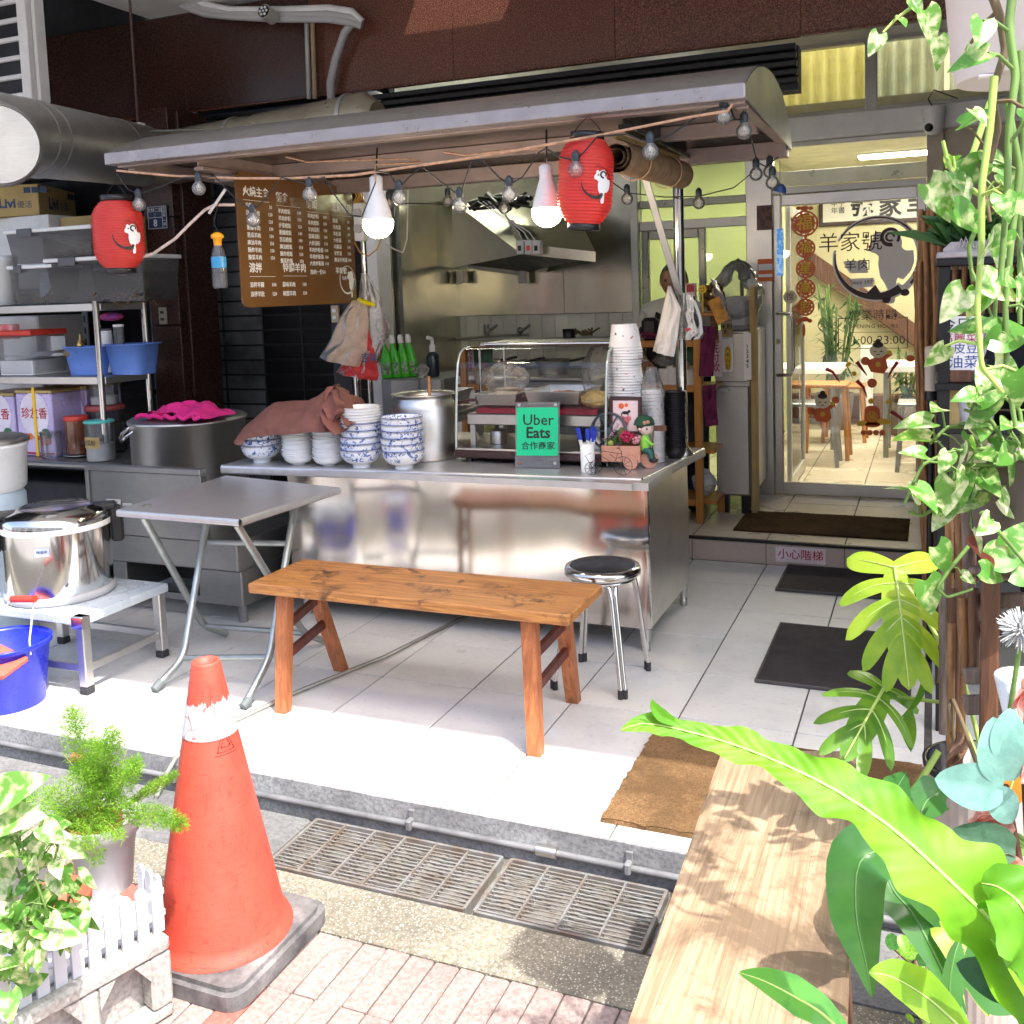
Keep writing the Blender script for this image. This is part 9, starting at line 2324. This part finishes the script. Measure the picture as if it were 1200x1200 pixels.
# brown pot on saucer
c=D(1205,650,1.74); s=mpp(c)
t=T('brown_plant_pot','large matt brown plant pot on the wooden rack','flower pot',c)
m=MB(); z0=c.z+.012; R=70*s
m.lathe([(R*.78,z0),(R*.92,z0+.09),(R*1.0,z0+.165),(R*1.02,z0+.17),(R*.96,z0+.172),(R*.88,z0+.13),(.001,z0+.125)],(c.x,c.y,0),44); O('pot',m,MT['brown_pot'],t)
m=MB(); m.lathe([(R*.7,c.z-.012),(R*.95,c.z+.018),(R*.92,c.z+.02),(R*.7,z0-.002),(.001,z0-.002)],(c.x,c.y,0),40); tag(O('red_saucer',m,MT['terracotta']),'red-brown saucer under the large brown plant pot','saucer')
pp_=T('rack_pothos','cream and lime pothos spilling from the brown pot at the right','plant',Vector((c.x,c.y,z0+.13)))
paths=([(1190,540),(1150,525),(1110,530),(1080,545),(1060,590)],[(1190,540),(1140,500),(1110,500),(1090,520)],[(1185,545),(1140,560),(1105,590),(1080,605),(1065,600)],[(1190,540),(1160,490),(1130,480)],[(1200,530),(1180,500),(1150,505)],[(1190,545),(1150,580),(1120,600)],[(1200,530),(1195,480),(1170,460)],[(1180,545),(1130,545),(1100,555)])
for i, path in enumerate(paths): vine(pp_,path,1.62+.03*(i%3),6,.056,.0042,POTH,.032,None,.45,500+i,.25)
vine(pp_,[(1150,600),(1185,640),(1205,665)],1.55,1,.05,.004,POTH,.02,None,.5,520)
for u, v, sz, a_ in((1165,655,.07,.4),(1185,668,.075,.1),(1150,668,.05,-.3),(1180,640,.05,.9),(1085,680,.07,-1.2),(1098,640,.06,-1.0)):
 put_leaf(pp_,POTH[1],D(u,v,1.6),RX*math.cos(a_)+Vector((0,0,math.sin(a_))),TOCAM+Vector((0,0,.5)),sz)
vine(pp_,[(1135,640),(1112,668),(1098,690),(1110,700),(1140,690)],1.6,1,.03,.0035,POTH,.02,None,.5,521)
# grey woolly plant
c=D(1196,738,1.5); m=MB(); random.seed(3)
for k in range(240): d=rdir(1).normalized(); q=c+d*.012; m.tube([q,q+d*random.uniform(.012,.026)],[.0022,.0006],4)
t=T('woolly_plant','small grey woolly plant at the right edge','plant',c); O('woolly_leaves',m,mk('woolly_grey',(.55,.56,.55),.9),t,kind='stuff'); m=MB(); m.tube([D(1196,750,1.5),D(1190,790,1.5),D(1184,830,1.52)],.004,6); O('stem',m,MT['stem'],t)
m=MB(); m.lathe([(.03,0),(.05,.09),(.045,.09),(.001,.07)],D(1205,860,1.55),24); tag(O('small_pot',m,MT['white_plastic']),'small pale pot at the right edge under the woolly plant','flower pot')
# ---- hanging white pot with long vines
a, b=D(1104,20,1.38), D(1118,92,1.38); s=mpp(a)
hp=T('hanging_pot','white hanging planter at the top right corner','hanging pot',D(1165,90,1.38))
zt, zb=D(1104,-60,1.38).z, D(1118,94,1.38).z
xl=D(1104,0,1.38).x;
cx=xl+.105; cy=D(1160,40,1.40).y
m=MB(); m.lathe([(.085,zb),(.088,zb+.004),(.089,zb+.020),(.092,zb+.022),(.106,zt),(.112,zt+.002),(.112,zt+.02),(.102,zt+.02),(.09,zb+.06)],(cx,cy,0),48); m.box((cx-.06,cy-.075,zb-.006),(cx-.03,cy-.05,zb-.0005),.002); O('pot',m,mk('pinkish_white_plastic',(.74,.66,.64),.35,0,.05,6),hp)
for k in range(3): m=MB(); a_=2.1*k; m.cyl((cx+.107*math.cos(a_),cy+.107*math.sin(a_),zt+.015),(cx,cy,zt+.45),.0018,n=6); O('hanging_wire',m,MT['black_metal'],hp)
hv=T('hanging_pothos','long variegated pothos vines trailing down at the right edge','plant',Vector((cx,cy,zt)))
DK=MT['stem_brown']
vp=[([(1150,-40),(1172,20),(1178,60),(1162,110),(1170,150),(1160,190)],1.22,2,.03,.006,DK),([(1190,-40),(1182,30),(1190,90),(1182,150),(1180,230),(1172,330)],1.2,4,.044,.006,MT['stem']),([(1165,90),(1160,150),(1150,220),(1150,290),(1145,360),(1150,430),(1175,460)],1.2,5,.044,.005,MT['stem_pale']),([(1180,120),(1195,200),(1185,280),(1178,360),(1180,440),(1190,500)],1.25,6,.044,.005,MT['stem']),([(1160,120),(1140,180),(1125,215),(1100,240),(1105,225),(1135,205)],1.3,4,.040,.0045,MT['stem_pale']),([(1195,60),(1200,160),(1195,260),(1195,380)],1.3,6,.044,.005,MT['stem']),([(1175,220),(1150,230),(1130,215),(1112,195),(1105,165)],1.3,3,.03,.004,MT['stem_pale']),([(1190,200),(1170,300),(1165,380),(1180,440)],1.35,4,.042,.004,MT['stem']),([(1180,210),(1150,250),(1135,290),(1140,330)],1.3,3,.044,.004,MT['stem']),([(1165,150),(1150,200),(1160,260)],1.25,3,.042,.004,DK)]
for i, (path,dd,n_,sz,r,stm)in enumerate(vp): vine(hv,path,dd,n_,sz,r,POTH,.035,stm,.7,700+i,.15)
vine(hv,[(1110,-60),(1080,0),(1050,22),(1035,38)],1.4,2,.03,.003,POTH,.015,MT['stem_pale'],.7,730,.5)
for u, v, sz, a_ in((1084,12,.048,-1.2),(1098,45,.04,-1.4),(1030,40,.03,-2),(1088,215,.06,-.9),(1118,245,.055,-.6),(1150,330,.06,-.3),(1160,395,.065,.2),(1130,340,.05,-2.2),(1165,430,.06,-.6)):
 put_leaf(hv,POTH[int(sz*1000)%4],D(u,v,1.25),RX*math.cos(a_)+Vector((0,0,math.sin(a_))),TOCAM+Vector((0,0,.4))+rdir(.15),sz)
